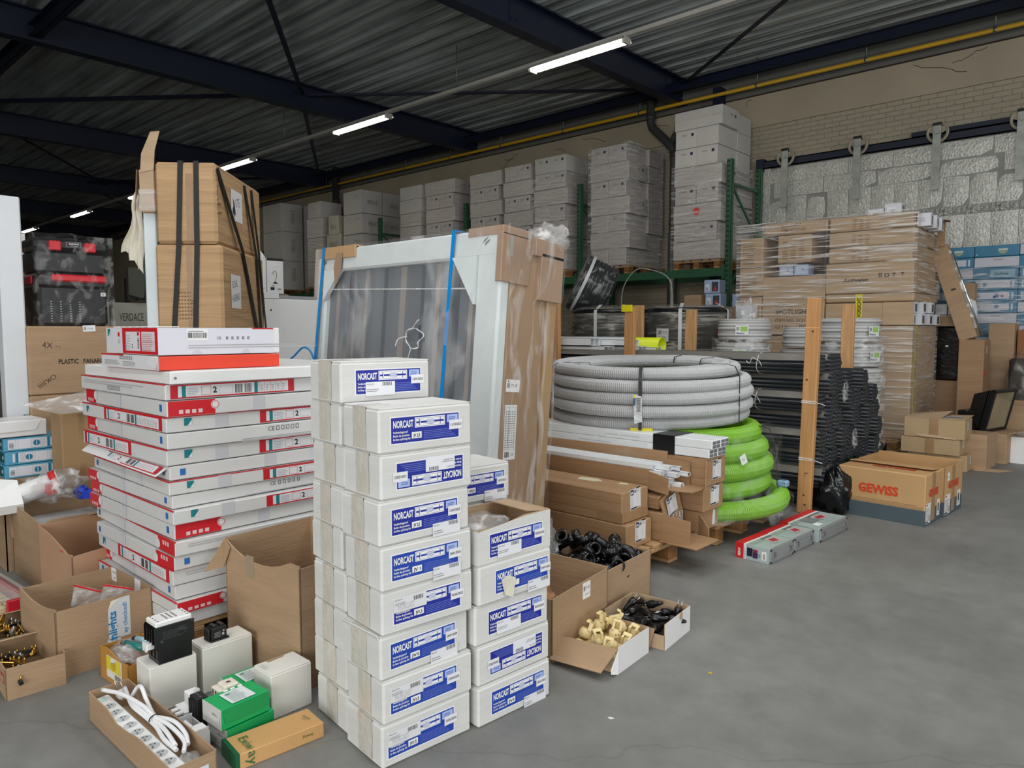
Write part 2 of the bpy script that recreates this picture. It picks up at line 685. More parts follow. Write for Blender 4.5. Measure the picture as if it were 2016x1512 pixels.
X0, X1, Y0, Y1, ZR = -40.0, 9.0, -6.5, 11.8, 5.74
BRICKM = brick_wall_mat('painted brickwork', (176, 166, 146), (150, 140, 122))
PLASTER = mat('cream plaster', (182, 170, 148), 0.85, var=0.05, vs=1.2, bump=0.1, bs=8)
DECK = mat('zinc roof decking', (212, 220, 220), 0.27, 0.5, var=0.22, vs=1.1, st=(0.4, 3, 3), bump=0.05, bs=3)
CLAD = mat('grey profiled cladding', (122, 122, 116), 0.6, 0.2, var=0.06, vs=2)

struct(MB().box(X0, Y0, -0.2, X1, Y1 + 0.3, 0.0).build('floor', floor_mat()))
# roof deck: trapezoidal sheet running along the back wall
b = MB()
prof = []
y = Y0
while y < Y1 + 0.3:
    prof += [(y, ZR + 0.09), (y + 0.12, ZR + 0.09), (y + 0.15, ZR), (y + 0.2, ZR), (y + 0.22, ZR + 0.012), (y + 0.235, ZR)]
    prof += [(y + 0.26, ZR), (y + 0.29, ZR + 0.09)]
    y += 0.30
vs, fs = [], []
for (yy, zz) in prof:
    vs += [(X0, yy, zz), (X1, yy, zz)]
for i in range(len(prof) - 1):
    fs.append([2 * i, 2 * i + 2, 2 * i + 3, 2 * i + 1])
b.add(vs, fs)
struct(b.build('ceiling', DECK))
MB().box(X0, Y0, ZR + 0.12, X1, Y1 + 0.3, ZR + 0.2).build('roof_skin', CLAD, bpy.data.objects['ceiling'])

# back wall: brick below, plain plaster band, grey cladding on top
wb = struct(MB().box(X0, Y1, 0, X1, Y1 + 0.3, 5.3).build('wall_back', BRICKM))
MB().box(X0, Y1 - 0.035, 4.67, X1, Y1 + 0.02, 5.18).build('plaster_band', PLASTER, wb)
b = MB()
for i in range(6):
    z = 5.2 + i * 0.1
    b.box(X0, Y1 - 0.03, z, X1, Y1, z + 0.06)
b.box(X0, Y1 - 0.01, 5.19, X1, Y1 + 0.02, 5.86)
b.build('cladding', CLAD, wb)
MB().box(X0, Y1 - 0.05, 5.175, X1, Y1, 5.195).build('flashing', mat('rusty flashing', (62, 44, 36), 0.8, var=0.2, vs=8), wb)
# single bricks where they can be told apart
BRK = mat('painted brick', (178, 168, 148), 0.85, var=0.06, vs=1.2, bump=0.12, bs=20)
bm_ = MB().cbox(-0.105, -0.012, -0.031, 0.105, 0.0, 0.031, 0.004).mesh('brick', BRK)
for row in range(8):
    for i in range(21):
        put('brick', bm_, wb, (-5.1 + i * 0.22 + (row % 2) * 0.11, Y1 - RND.uniform(-0.004, 0.003), 4.13 + row * 0.0725), 0)
for row in range(10):
    for i in range(11):
        put('brick', bm_, wb, (-7.9 + i * 0.22 + (row % 2) * 0.11, Y1 - RND.uniform(-0.004, 0.003), 1.50 + row * 0.0725), 0)
# hairline cracks in the plaster
CR = mat('plaster crack', (92, 82, 68), 0.9, var=0)
for (cx, cz, n_, dx) in ((-8.9, 5.12, 7, 0.09), (-10.6, 5.1, 9, -0.08), (-11.0, 5.05, 6, 0.05), (-5.4, 5.13, 5, -0.03), (-3.0, 5.12, 9, 0.08), (-2.1, 5.14, 8, -0.07), (-7.4, 5.12, 6, 0.1), (-9.6, 5.0, 6, 0.06)):
    pts, x, z = [], cx, cz
    for i in range(n_):
        pts.append((x, Y1 - 0.036, z))
        x += dx + RND.uniform(-0.05, 0.05)
        z -= RND.uniform(-0.01, 0.055)
    MB().tube(pts, 0.005, 4, smooth=False).build('crack', CR, wb)
struct(MB().box(X0 - 0.3, Y0, 0, X0, Y1, 5.9).build('wall_left', BRICKM))
# right wall and front wall, each with a wide open dock doorway
WALLM = mat('painted blockwork', (190, 186, 176), 0.85, var=0.05, vs=2)
b = MB()
b.box(X1, Y0, 0, X1 + 0.3, -1.1, 5.9).box(X1, 5.9, 0, X1 + 0.3, Y1, 5.9).box(X1, -1.1, 4.5, X1 + 0.3, 5.9, 5.9)
struct(b.build('wall_right', WALLM))
b = MB()
b.box(X0, Y0 - 0.3, 0, -0.9, Y0, 5.9).box(5.3, Y0 - 0.3, 0, X1, Y0, 5.9).box(-0.9, Y0 - 0.3, 4.5, 5.3, Y0, 5.9)
struct(b.build('wall_front', WALLM))

# roof beams: navy I sections spanning front to back
bmesh_ = MB().box(-0.10, Y0, 5.29, 0.10, Y1, 5.312).box(-0.008, Y0, 5.3, 0.008, Y1, 5.73).box(-0.10, Y0, 5.712, 0.10, Y1, 5.735).mesh('roof_beam', NAVY)
WHERE = ['above the green rack, nearest the drain pipe', 'crossing above the strapped carton', 'second behind the strapped carton',
         'third back, over the toolbox', 'far back over the left side', 'farthest back in the dark']
for i, x in enumerate((-6.70, -11.85, -17.75, -23.4, -29.0, -34.6)):
    o = tag(put('roof_beam', bmesh_, None, (x, 0, 0)), 'navy steel roof beam ' + WHERE[i], 'beam', 'navy roof beams')
    pb = MB()
    for yy in (7.35, 11.3):
        pb.box(-0.006, yy - 0.1, 5.35, 0.016, yy + 0.1, 5.7)
        for q in ((-0.05, 5.45), (0.05, 5.45)):
            pb.cyl((0.01, yy + q[0], q[1]), (0.03, yy + q[0], q[1]), 0.018, n=6)
    pb.build('gusset_plate', NAVY, o)
tag(put('roof_beam', bmesh_, None, (-1.15, 0, 0)), 'navy steel roof beam over the silver sliding door', 'beam', 'navy roof beams')
# eaves purlin along the wall
b = MB()
b.box(X0, Y1 - 0.42, 5.42, X1, Y1 - 0.40, 5.58).box(X0, Y1 - 0.46, 5.42, X1, Y1 - 0.36, 5.435).box(X0, Y1 - 0.46, 5.565, X1, Y1 - 0.36, 5.58)
tag(b.build('eaves_purlin', NAVY), 'navy steel purlin running along the top of the back wall', 'beam')
tag(MB().box(-20, 3.10, 5.36, -6.7, 3.26, 5.372).box(-20, 3.175, 5.36, -6.7, 3.185, 5.52).box(-20, 3.10, 5.51, -6.7, 3.26, 5.52).build('roof_strut', NAVY),
    'navy steel strut meeting the beam in the top left corner', 'beam')


def brace(label, a, c):
    a, c = Vector((a[0], a[1], 5.52)), Vector((c[0], c[1], 5.52))
    d = (c - a).normalized()
    n = d.cross(Vector((0, 0, 1))) * 0.035
    b = MB()
    b.slab([a - n, c - n, c + n, a + n], 0.008)
    b.slab([a - n + Vector((0, 0, .06)), a - n, c - n, c - n + Vector((0, 0, .06))], 0.008)
    tag(b.build('wind_brace', NAVY), label, 'brace', 'navy wind braces under the roof')


brace('navy wind brace slanting from top edge to middle of the second beam', (-7.0, 3.62), (-11.75, 7.3))
brace('navy wind brace from second beam back to the drain pipe corner', (-11.95, 7.4), (-17.6, 11.4))
brace('navy wind brace reaching the beam above the tallest rack load', (-11.75, 7.4), (-6.85, 11.45))
brace('long thin navy wind brace left of the second beam', (-11.95, 7.2), (-17.6, 2.7))
brace('navy wind brace at far left under the third beam', (-17.9, 4.0), (-23.2, 7.9))
brace('navy wind brace over the silver door', (-6.5, 11.4), (-1.3, 7.4))
brace('navy wind brace between third and fourth beams near the wall', (-17.9, 11.4), (-23.2, 7.4))
brace('faint navy wind brace far back between dark beams', (-23.5, 7.4), (-28.9, 11.3))

TRM_ = mat('off-white frame', (206, 206, 200), 0.5)
# yellow gas pipe with hangers
gp = tag(MB().tube([(X0, 11.55, 5.27), (X1, 11.55, 5.27)], 0.03, 10).build('gas_pipe', mat('yellow pipe paint', (214, 166, 22), 0.4, var=0.05)),
         'long yellow gas pipe along the top of the back wall', 'pipe')
hm = MB().cyl((0, 0, 0.02), (0, 0, 0.40), 0.008, n=6).cyl((-0.018, 0, 0), (0.018, 0, 0), 0.037, n=10).box(-0.02, -0.02, 0.34, 0.02, 0.02, 0.44).mesh('pipe_hanger', ZINC)
for x in (-1.98, -3.57, -5.22, -7.43, -9.2, -10.9, -12.5, -14.1, -15.8, -17.5):
    put('pipe_hanger', hm, gp, (x, 11.55, 5.27))

# drain pipes
DP = mat('dark grey drain pipe', (66, 66, 66), 0.5, var=0.08, vs=6)
d = thing('drain_pipe', 'dark grey drain pipe bending down the wall beside the tallest rack load', 'pipe', (-6.9, 11.5, 0))
b = MB().tube([(-0.27, 0, 5.7), (-0.27, 0, 5.06), (-0.24, 0, 4.95), (0.10, 0, 4.62), (0.2, 0, 4.5), (0.22, 0, 4.3), (0.22, 0, 0)], 0.075, 14)
b.build('downpipe', DP, d)
b = MB().tube([(0.13, 0.0, 4.55), (0.27, 0.02, 4.78), (0.29, 0.02, 4.95)], 0.07, 12)
b.build('branch', DP, d)
for z, x in ((5.08, -0.27), (4.36, 0.22), (3.2, 0.22)):
    MB().cyl((x, 0, z), (x, 0, z + 0.09), 0.084, n=14).build('pipe_collar', DP, d)
MB().cyl((0.22, 0, 0.0), (0.22, 0, 3.05), 0.088, n=14).build('pipe_guard', ZINC, d)
d = thing('drain_pipe', 'dark grey drain pipe coming down behind the far white cartons', 'pipe', (-17.0, 11.5, 0))
MB().tube([(0, 0, 5.7), (0, 0, 0)], 0.085, 12).build('downpipe', DP, d)
MB().cyl((0, 0, 4.75), (0, 0, 4.86), 0.1, n=12).build('pipe_collar', DP, d)
tag(MB().box(-5.98, 11.55, 0, -5.86, 11.75, 5.4).box(-5.99, 11.545, 0, -5.85, 11.56, 5.4).build('wall_column', NAVY), 'navy steel column against the brick wall below the rack', 'column')

# translucent rooflights over the aisle where the photographer stands
SKYL = mat('translucent rooflight', (236, 240, 244), 0.6, var=0, emit=1.6)
for i, (x, y) in enumerate(ROOFLIGHTS):
    o = struct(MB().box(x - 1.6, y - 0.6, ZR - 0.02, x + 1.6, y + 0.6, ZR - 0.005).build('window_%d' % (i + 1), SKYL))
    MB().box(x - 1.65, y - 0.65, ZR - 0.05, x + 1.65, y - 0.6, ZR).box(x - 1.65, y + 0.6, ZR - 0.05, x + 1.65, y + 0.65, ZR).box(x - 1.65, y - 0.6, ZR - 0.05, x - 1.6, y + 0.6, ZR).box(x + 1.6, y - 0.6, ZR - 0.05, x + 1.65, y + 0.6, ZR).build('window_frame', TRM_, o)

# suspended light track with fluorescent battens
tr = thing('light_track', 'long white suspended light track running under the roof beams', 'track', (0, 8.0, 5.05))
TRM = mat('off-white enamel', (196, 194, 186), 0.45, var=0.05)
MB().box(-38, -0.035, 0, 8, 0.035, 0.05).build('rail', TRM, tr)
wm = MB().cyl((0, 0, 0.05), (0, 0, 0.70), 0.006, n=6).box(-0.02, -0.03, 0.04, 0.02, 0.03, 0.075).mesh('hanger', ZINC)
for x in (-8.5, -13.6, -18.9, -24.3, -29.5, -3.7):
    put('hanger', wm, tr, (x, 0, 0))
TUBE = mat('fluorescent tube', (255, 250, 236), 0.5, var=0, emit=22.0)
cov = MB().box(-0.8, -0.075, -0.035, 0.8, 0.075, 0.0).mesh('housing', TRM)
for k, (x, lab) in enumerate(((-6.15, 'nearest bright fluorescent batten, beside the top right roof beam'), (-11.0, 'bright fluorescent batten under the second beam'),
                              (-15.7, 'fluorescent batten just right of the strapped carton top'), (-21.0, 'fluorescent batten half hidden left of the strapped carton'),
                              (-25.9, 'small far fluorescent batten above the toolbox'), (-31.5, 'farthest dim fluorescent batten on the track'))):
    t = thing('fluorescent_batten', lab, 'light', (x, 8.0, 5.05), 0, 'fluorescent battens')
    put('housing', cov, t)
    for yy in (-0.035, 0.035):
        MB().cyl((-0.75, yy, -0.055), (0.75, yy, -0.055), 0.018, n=10).build('tube', TUBE, t)
    e = MB()
    for s_ in (-1, 1):
        e.cbox(s_ * 0.785 - 0.02, -0.075, -0.085, s_ * 0.785 + 0.02, 0.075, 0.0, 0.006)
    e.build('end_cap', TRM, t)
    MB().slab([(-0.8, -0.075, -0.001), (-0.8, -0.11, -0.05), (0.8, -0.11, -0.05), (0.8, -0.075, -0.001)], 0.002).build('reflector', TRM, t)
    MB().slab([(-0.8, 0.075, -0.001), (0.8, 0.075, -0.001), (0.8, 0.11, -0.05), (-0.8, 0.11, -0.05)], 0.002).build('reflector', TRM, t)

# ------------------------------------------------------------------ foil clad sliding door
FOIL = mat('crinkled aluminium foil', (212, 212, 204), 0.42, 0.4, var=0.10, vs=26, bump=0.6, bs=36)
FOILD = mat('dented aluminium foil', (176, 176, 170), 0.45, 0.5, var=0.2, vs=20, bump=1.0, bs=24)
dr = struct(MB().box(-5.05, 11.66, 0, 3.0, 11.73, 3.95).build('door_1', mat('door core', (160, 160, 154), 0.6, 0.3)))
rows = [(3.70, 3.93, 0.62), (3.46, 3.69, 0.78), (3.05, 3.45, 0.315), (2.93, 3.04, 0.33), (2.36, 2.92, 0.31), (1.82, 2.35, 0.31), (1.28, 1.81, 0.31)]
pk = 0
for ri, (z0, z1, wd) in enumerate(rows):
    x = -5.04 + (0.1 if ri % 2 else 0)
    while x < 0.2:
        def mk(w=wd, h=z1 - z0):
            q = MB()
            n_ = 4
            vs, fs = [], []
            for j in range(n_ + 1):
                for i in range(n_ + 1):
                    u, v = i / n_, j / n_
                    bul = 0.012 * math.sin(PI * u) ** 0.6 * math.sin(PI * v) ** 0.6
                    vs.append((u * (w - 0.005), -bul, v * (h + 0.004)))
            for j in range(n_):
                for i in range(n_):
                    a = j * (n_ + 1) + i
                    fs.append([a, a + 1, a + n_ + 2, a + n_ + 1])
            return q.add(vs, fs, 0, None, True).mesh('foil_panel', FOILD if h < 0.2 else FOIL)
        me = cached(('foil', ri), mk)
        put('foil_panel', me, dr, (x, 11.66 - RND.uniform(0, 0.006), z0), (rad(RND.uniform(-1.0, 1.0)), 0, rad(RND.uniform(-1.6, 1.0))))
        x += wd
b = MB()
b.box(-5.12, 11.64, 0, -5.0, 11.74, 3.95).box(-5.05, 11.64, 0, 3.0, 11.66, 1.27)
b.build('door_edge', FOIL, dr)
rl = tag(MB().box(-5.2, 11.6, 3.94, 4, 11.615, 4.06).box(-5.2, 11.6, 4.045, 4, 11.7, 4.06).box(-5.2, 11.6, 3.94, 4, 11.7, 3.955).box(-5.22, 11.58, 3.9, -5.1, 11.72, 4.1).build('door_rail', NAVY),
         'navy steel rail the foil clad sliding door hangs from', 'rail')
tag(MB().box(-2.95, 11.62, 4.075, 4, 11.66, 4.135).build('upper_rail', NAVY), 'short navy steel bar just above the door rail at right', 'rail')
HM = mat('pale zinc strap', (176, 180, 172), 0.5, 0.3, var=0.12, vs=8)
WHL = mat('pale cast wheel', (168, 160, 140), 0.6, 0.2, var=0.1, vs=12)
pos = ('leftmost', 'second from left', 'third from left', 'rightmost')
for i, x in enumerate((-4.72, -3.64, -2.60, -1.63)):
    t = put('door_hanger', None, dr, (x, 11.5, 0))
    b = MB().box(-0.05, 0, 3.28, 0.05, 0.012, 4.16).box(-0.055, -0.005, 4.15, 0.055, 0.09, 4.19, 1)
    for z in (3.36, 3.5, 3.66, 3.8, 3.9):
        b.cyl((0.015 * (-1) ** int(z * 10), -0.012, z), (0.015 * (-1) ** int(z * 10), 0, z), 0.016, n=6)
    b.cyl((0, -0.025, 4.06), (0, 0.0, 4.06), 0.026, n=8)
    b.build('hanger', [HM, BLACKM], dr, (x, 11.5, 0))
    q = MB()
    q.lathe([(0.125, -0.02), (0.14, -0.02), (0.14, 0.02), (0.125, 0.02), (0.115, 0.01), (0.105, 0.012), (0.105, -0.012), (0.115, -0.01), (0.125, -0.02)], 22)
    for a in (0.5, 2.6, 4.7):
        c_, s_ = math.cos(a), math.sin(a)
        q.slab([(c_ * 0.02 - s_ * 0.03, s_ * 0.02 + c_ * 0.03, 0.008), (c_ * 0.02 + s_ * 0.03, s_ * 0.02 - c_ * 0.03, 0.008),
                (c_ * 0.11 + s_ * 0.04, s_ * 0.11 - c_ * 0.04, 0.008), (c_ * 0.11 - s_ * 0.04, s_ * 0.11 + c_ * 0.04, 0.008)], 0.016)
    q.build('wheel', WHL, dr, (x, 11.545, 4.06), (rad(90), 0, 0))
    bpy.data.objects.remove(t)


# ================================================================== PALLETS
def pallet(label, loc, rz, group=None, wrapped=False):
    """EUR pallet, long side along local x"""
    t = thing('pallet', label, 'pallet', loc, rz, group)

    def brd(k, sx, sy, sz):
        return cached(('brd', k), lambda: MB().cbox(-sx / 2, -sy / 2, 0, sx / 2, sy / 2, sz, 0.004).mesh('board', PALWOOD))
    for y, wd in ((-0.3275, 0.145), (-0.164, 0.10), (0, 0.145), (0.164, 0.10), (0.3275, 0.145)):
        put('deck_board', brd('d%.3f' % wd, 1.2, wd, 0.022), t, (0, y, 0.122))
    for x in (-0.5275, 0, 0.5275):
        put('cross_board', brd('c', 0.145, 0.8, 0.022), t, (x, 0, 0.1))
    for y in (-0.35, 0, 0.35):
        put('skid_board', brd('s', 1.2, 0.10, 0.022), t, (0, y, 0))
    bl = cached('blk', lambda: MB().cbox(-0.0725, -0.05, 0, 0.0725, 0.05, 0.078, 0.004).mesh('block', PALDARK))
    for x in (-0.5275, 0, 0.5275):
        for y in (-0.35, 0, 0.35):
            put('block', bl, t, (x, y, 0.022))
    return t


# ================================================================== GREEN PALLET RACK
rk = thing('pallet_rack', 'dark green steel pallet rack along the back wall', 'rack', (0, 10.5, 0))
SLOT = mat('dark rack slot', (24, 40, 30), 0.7)
ub = MB().box(-0.045, 0, 0, 0.045, 0.006, 3.93).box(-0.045, 0, 0, -0.039, 0.07, 3.93).box(0.039, 0, 0, 0.045, 0.07, 3.93)
for i in range(52):
    ub.box(-0.03, -0.001, 0.06 + i * 0.075, 0.01, 0.0, 0.085 + i * 0.075, 1)
um = ub.mesh('upright', [GREEN, SLOT])
ux = (-5.15, -8.0, -10.93, -13.80, -16.7, -19.6)
for x in ux:
    put('upright', um, rk, (x, 0, 0))
    put('upright', um, rk, (x, 1.02, 0))
    b = MB()
    for z in (0.3, 2.0, 3.55):
        b.box(x - 0.018, 0.05, z, x + 0.018, 1.04, z + 0.04)
    for z, s_ in ((0.35, 1), (1.15, -1), (2.05, 1), (2.8, -1)):
        y0, y1 = (0.06, 1.03) if s_ > 0 else (1.03, 0.06)
        b.slab([(x - 0.015, y0, z), (x + 0.015, y0, z), (x + 0.015, y1, z + 0.75), (x - 0.015, y1, z + 0.75)], 0.03)
    b.build('frame_brace', GREEN, rk)
    put('foot_plate', cached('fp', lambda: MB().box(-0.06, -0.02, 0, 0.06, 0.12, 0.006).mesh('foot_plate', GREEN)), rk, (x, 0, 0))
for xa, xb in zip(ux[1:], ux[:-1]):
    for y in (-0.03, 1.06):
        b = MB().box(xa + 0.05, y, 2.17, xb - 0.05, y + 0.045, 2.295).box(xa + 0.05, y - 0.004, 2.19, xb - 0.05, y, 2.21).box(xa + 0.05, y - 0.004, 2.255, xb - 0.05, y, 2.275)
        b.box(xa + 0.03, y - 0.006, 2.12, xa + 0.075, y + 0.05, 2.34).box(xb - 0.075, y - 0.006, 2.12, xb - 0.03, y + 0.05, 2.34)
        b.build('beam', GREEN, rk)


def mark(par, size, f, u, v, k=1.0):
    sx, sy, h = size
    L = Lab().rect(0, 0, 0.05 * k, 0.05 * k, (40, 44, 80)).text('8.0.6', -0.17 * k, 0.015 * k, 0.03 * k, (110, 106, 104), 0.02)
    L.on('printed_mark', par, *face(size, f, u, v))


def load(where, xl, w_, top, alt, n_layers, pat, rear=True, y0=10.45, jit=0.012, zb=2.442):
    """one pallet load of white cartons, layers are one long carton (L) or two end-on cartons (T)"""
    pallet('wooden pallet under ' + where, (xl + w_ / 2, y0 + 0.62, zb - 0.144), rad(90), 'pallets on the rack')
    hgt = (top - zb) / n_layers
    dp = 0.62
    for k in range(n_layers):
        z = zb + k * hgt
        lay = 'top layer' if k == n_layers - 1 else ORD[k] + ' layer up'
        a = RND.uniform(-jit, jit)
        wrapped = k < n_layers - alt
        m = RACKBOX if wrapped else RACKBOX2
        wd = 'wrapped' if wrapped else 'bare'
        if pat[k] == 'L':
            parts = [('full width', xl + a, w_)]
        else:
            h2 = (w_ - 0.085) / 2
            parts = [('left half', xl + 0.02 + a, h2), ('right half', xl + 0.026 + a + h2, h2)]
        for nm, x, ww in parts:
            long_ = nm == 'full width'
            sz = (round(ww, 3), dp if not long_ else 0.56, round(hgt - 0.004, 3))
            o = carton('%s white carton, %s, %s of %s' % (wd, nm, lay, where), (x + ww / 2, y0 + sz[1] / 2, z), rad(RND.uniform(-0.8, 0.8)), sz, m, 'white_carton', 'box', 'white cartons on the rack', 0.006, False)
            if long_:
                MB().box(-ww / 2 + 0.01, -sz[1] / 2 - 0.0008, hgt * 0.48, ww / 2 - 0.01, -sz[1] / 2, hgt * 0.58).build('packing_tape', TAPE, o)
            if not long_ and RND.random() < 0.8:
                mark(o, sz, 'L', ww * 0.74, hgt * 0.62, 0.9)
            if long_ and RND.random() < 0.8:
                mark(o, sz, 'R', sz[1] * 0.75, hgt * 0.55, 0.9)
        if rear:
            rw = w_ * 0.5 - 0.02
            sz = (round(rw, 3), 0.48, round(hgt - 0.004, 3))
            carton('shaded rear white carton, %s of %s' % (lay, where), (xl + w_ - rw / 2 - RND.uniform(0, 0.08), y0 + 0.63 + 0.25, z), 0, sz, m, 'white_carton', 'box', 'white cartons on the rack', 0.006, False)


load('the tall red-dot load', -6.07, 0.81, 4.76, 3, 8, 'LTLTLTTL')
load('the load left of the drain pipe', -7.72, 0.80, 4.47, 0, 7, 'TLTLTLT')
load('the load beside the green upright', -9.02, 0.80, 4.50, 1, 7, 'LTLTLTT')
load('the narrow load above the crate', -9.80, 0.74, 4.46, 0, 7, 'TLTLTLT', rear=False)
load('the load left of the narrow one', -10.74, 0.86, 4.45, 0, 7, 'LTLTLTL')
load('the widest load, above the crate', -12.10, 0.92, 4.48, 0, 7, 'LTLTLTL')
# red round sticker on the fourth-from-bottom long carton
MB().lathe([(0.0, 0.0), (0.05, 0.0), (0.06, 0.002)], 20).build('sticker', mat('red dot sticker', (232, 60, 44), 0.4), [o for o in bpy.data.objects if o.name.startswith('white_carton') and o.get('label', '').startswith('wrapped white carton, full width, third layer up of the tall red-dot load')][0],
                                                               (0.0, -0.285, 0.17), (rad(90), 0, 0))


def film_shell(label, x0, y0, z0, x1, y1, z1, m=None, amp=0.012, nx=10, nz=14, rz=0, top=True, cat='film', loc=(0, 0, 0), sc=5.0):
    """loose wrap of stretch film round a load: four sides and a lid, wrinkled"""
    b = MB()

    def grid(O, U, V, nu, nv):
        O, U, V = Vector(O), Vector(U), Vector(V)
        N_ = U.cross(V).normalized()
        vs, fs = [], []
        for j in range(nv + 1):
            for i in range(nu + 1):
                p = O + U * (i / nu) + V * (j / nv)
                e = amp if 0 < i < nu else 0
                vs.append(p + N_ * (e * noise.noise(p * sc)))
        for j in range(nv):
            for i in range(nu):
                a = j * (nu + 1) + i
                fs.append([a, a + 1, a + nu + 2, a + nu + 1])
        b.add(vs, fs, 0, None, True)
    X, Y, Z = (x1 - x0, 0, 0), (0, y1 - y0, 0), (0, 0, z1 - z0)
    grid((x0, y0, z0), X, Z, nx, nz)
    grid((x1, y0, z0), Y, Z, nx, nz)
    grid((x1, y1, z0), (x0 - x1, 0, 0), Z, nx, nz)
    grid((x0, y1, z0), (0, y0 - y1, 0), Z, nx, nz)
    if top:
        grid((x0, y0, z1), X, Y, nx, nx)
    return tag(b.build('stretch_film', m or FILM, None, loc, rz), label, cat)


film_shell('clear stretch film round the tallest rack load', -6.10, 10.425, 2.40, -5.235, 11.50, 3.92, FILM, top=False)
film_shell('clear stretch film round the rack load left of the drain pipe', -7.75, 10.425, 2.40, -6.895, 11.50, 4.48, FILM)
film_shell('clear stretch film round the rack load above the crate corner', -9.05, 10.425, 2.40, -8.19, 11.50, 4.20, FILM)

# ---- big plain cartons further left on the rack
def txt_lab(par, size, f, u, v, txt, h, c=(120, 116, 110), bold=0.0, rot=0, name='printed_text', w_=None):
    return Lab().text(txt, 0, 0, h, c, bold, w_).on(name, par, *face(size, f, u, v, rot))


zb = 2.442
for k, (z, h) in enumerate(((2.442, 0.56), (3.005, 0.62), (3.63, 0.47), (4.105, 0.55))):
    lay = ('bottom', 'second', 'third', 'topmost')[k]
    sz = (0.76, 0.60, h - 0.005)
    o = carton('big white carton, %s in the wide-lidded stack' % lay, (-14.76, 10.75, z), rad(RND.uniform(-2, 2)), sz, RACKBOX2, 'white_carton', 'box', 'big cartons on the rack', 0.006, False)
    txt_lab(o, sz, 'L', 0.45, h * 0.7, 'mini wall', 0.04)
    txt_lab(o, sz, 'R', 0.16, h * 0.4, 'VERDACE', 0.10, (96, 92, 86), 0.0, 0, 'printed_text', 0.3)
    sz = (0.74, 0.58, h - 0.005)
    o = carton('shaded white carton behind, %s at the rear of the wide-lidded stack' % lay, (-14.74, 11.36, z), rad(RND.uniform(-1, 1)), sz, RACKBOX2, 'white_carton', 'box', 'big cartons on the rack', 0.006, False)
    txt_lab(o, sz, 'R', 0.2, h * 0.35, 'VERDACE', 0.09, (96, 92, 86), 0.0, 0, 'printed_text', 0.26)
for k in range(7):
    sz = (0.70, 0.60, 0.288)
    carton('white carton in the single column behind the green upright, %s' % ('topmost' if k == 6 else ORD[k] + ' up'), (-12.62 + RND.uniform(-.02, .02), 10.75, zb + k * 0.292), rad(RND.uniform(-1.5, 1.5)), sz, RACKBOX if k < 5 else RACKBOX2, 'white_carton', 'box', 'white cartons on the rack', 0.006, False)
zz = zb
for k, (h, w_, t_) in enumerate(((0.42, 0.60, 'VERDACE'), (0.42, 0.62, 'VERDACE'), (0.42, 0.58, 'VERDACE'), (0.46, 0.40, 'VERDACE'))):
    sz = (w_, 0.55, h - 0.005)
    o = carton('small cream carton with printed name, %s of the short stack by the far drain pipe' % ('topmost' if k == 3 else ORD[k]), (-15.6, 10.74, zz), rad(RND.uniform(-3, 3)), sz, mat('cream carton', (206, 200, 186), 0.65, var=0.04), 'cream_carton', 'box', 'cream cartons on the rack', 0.006, False)
    txt_lab(o, sz, 'L', w_ * 0.18, h * 0.28, t_, 0.11, (100, 96, 88), 0, 0, 'printed_text', w_ * 0.6)
    zz += h
for k, (h, w_) in enumerate(((0.62, 0.74), (0.62, 0.72), (0.50, 0.76), (0.40, 0.62))):
    z = zb + sum((0.62, 0.62, 0.50, 0.40)[:k])
    sz = (w_, 0.60, h - 0.005)
    o = carton('white carton, %s of the leaning stack right of the lamp boxes' % ('topmost' if k == 3 else ORD[k]), (-16.4, 10.75, z), rad(RND.uniform(-3, 3)), sz, RACKBOX if k < 3 else RACKBOX2, 'white_carton', 'box', 'big cartons on the rack', 0.006, False)
    txt_lab(o, sz, 'L', w_ * 0.4, h * 0.5, 'wall', 0.05)
for k, h in enumerate((0.78, 0.80, 0.76)):
    z = zb + sum((0.78, 0.80, 0.76)[:k])
    for j, (yy, wh) in enumerate(((10.83, 'front'), (11.5, 'rear'))):
        sz = (0.95, 0.66 if j == 0 else 0.5, h - 0.005)
        o = carton('large grey-white carton with vertical print, %s, %s of the far stack' % (wh, ('bottom', 'middle', 'topmost')[k]), (-18.6, yy, z), 0, sz, RACKBOX2, 'white_carton', 'box', 'big cartons on the rack', 0.006, False)
        txt_lab(o, sz, 'R', 0.42, h * 0.3, 'VERDACE', 0.12, (110, 106, 98), 0.0, 90, 'printed_text', 0.36)
for x in (-14.6, -16.5, -18.6, -12.6):
    pallet('wooden pallet under the ' + {-14.6: 'wide-lidded white stack', -16.5: 'leaning white stack', -18.6: 'far stack of large cartons', -12.6: 'single column of white cartons'}[x], (x, 11.07, 2.298), rad(90), 'pallets on the rack')


# ================================================================== WHITE SPLICING-KIT CARTONS (front, middle)
NB = (0.222, 0.345, 0.137)


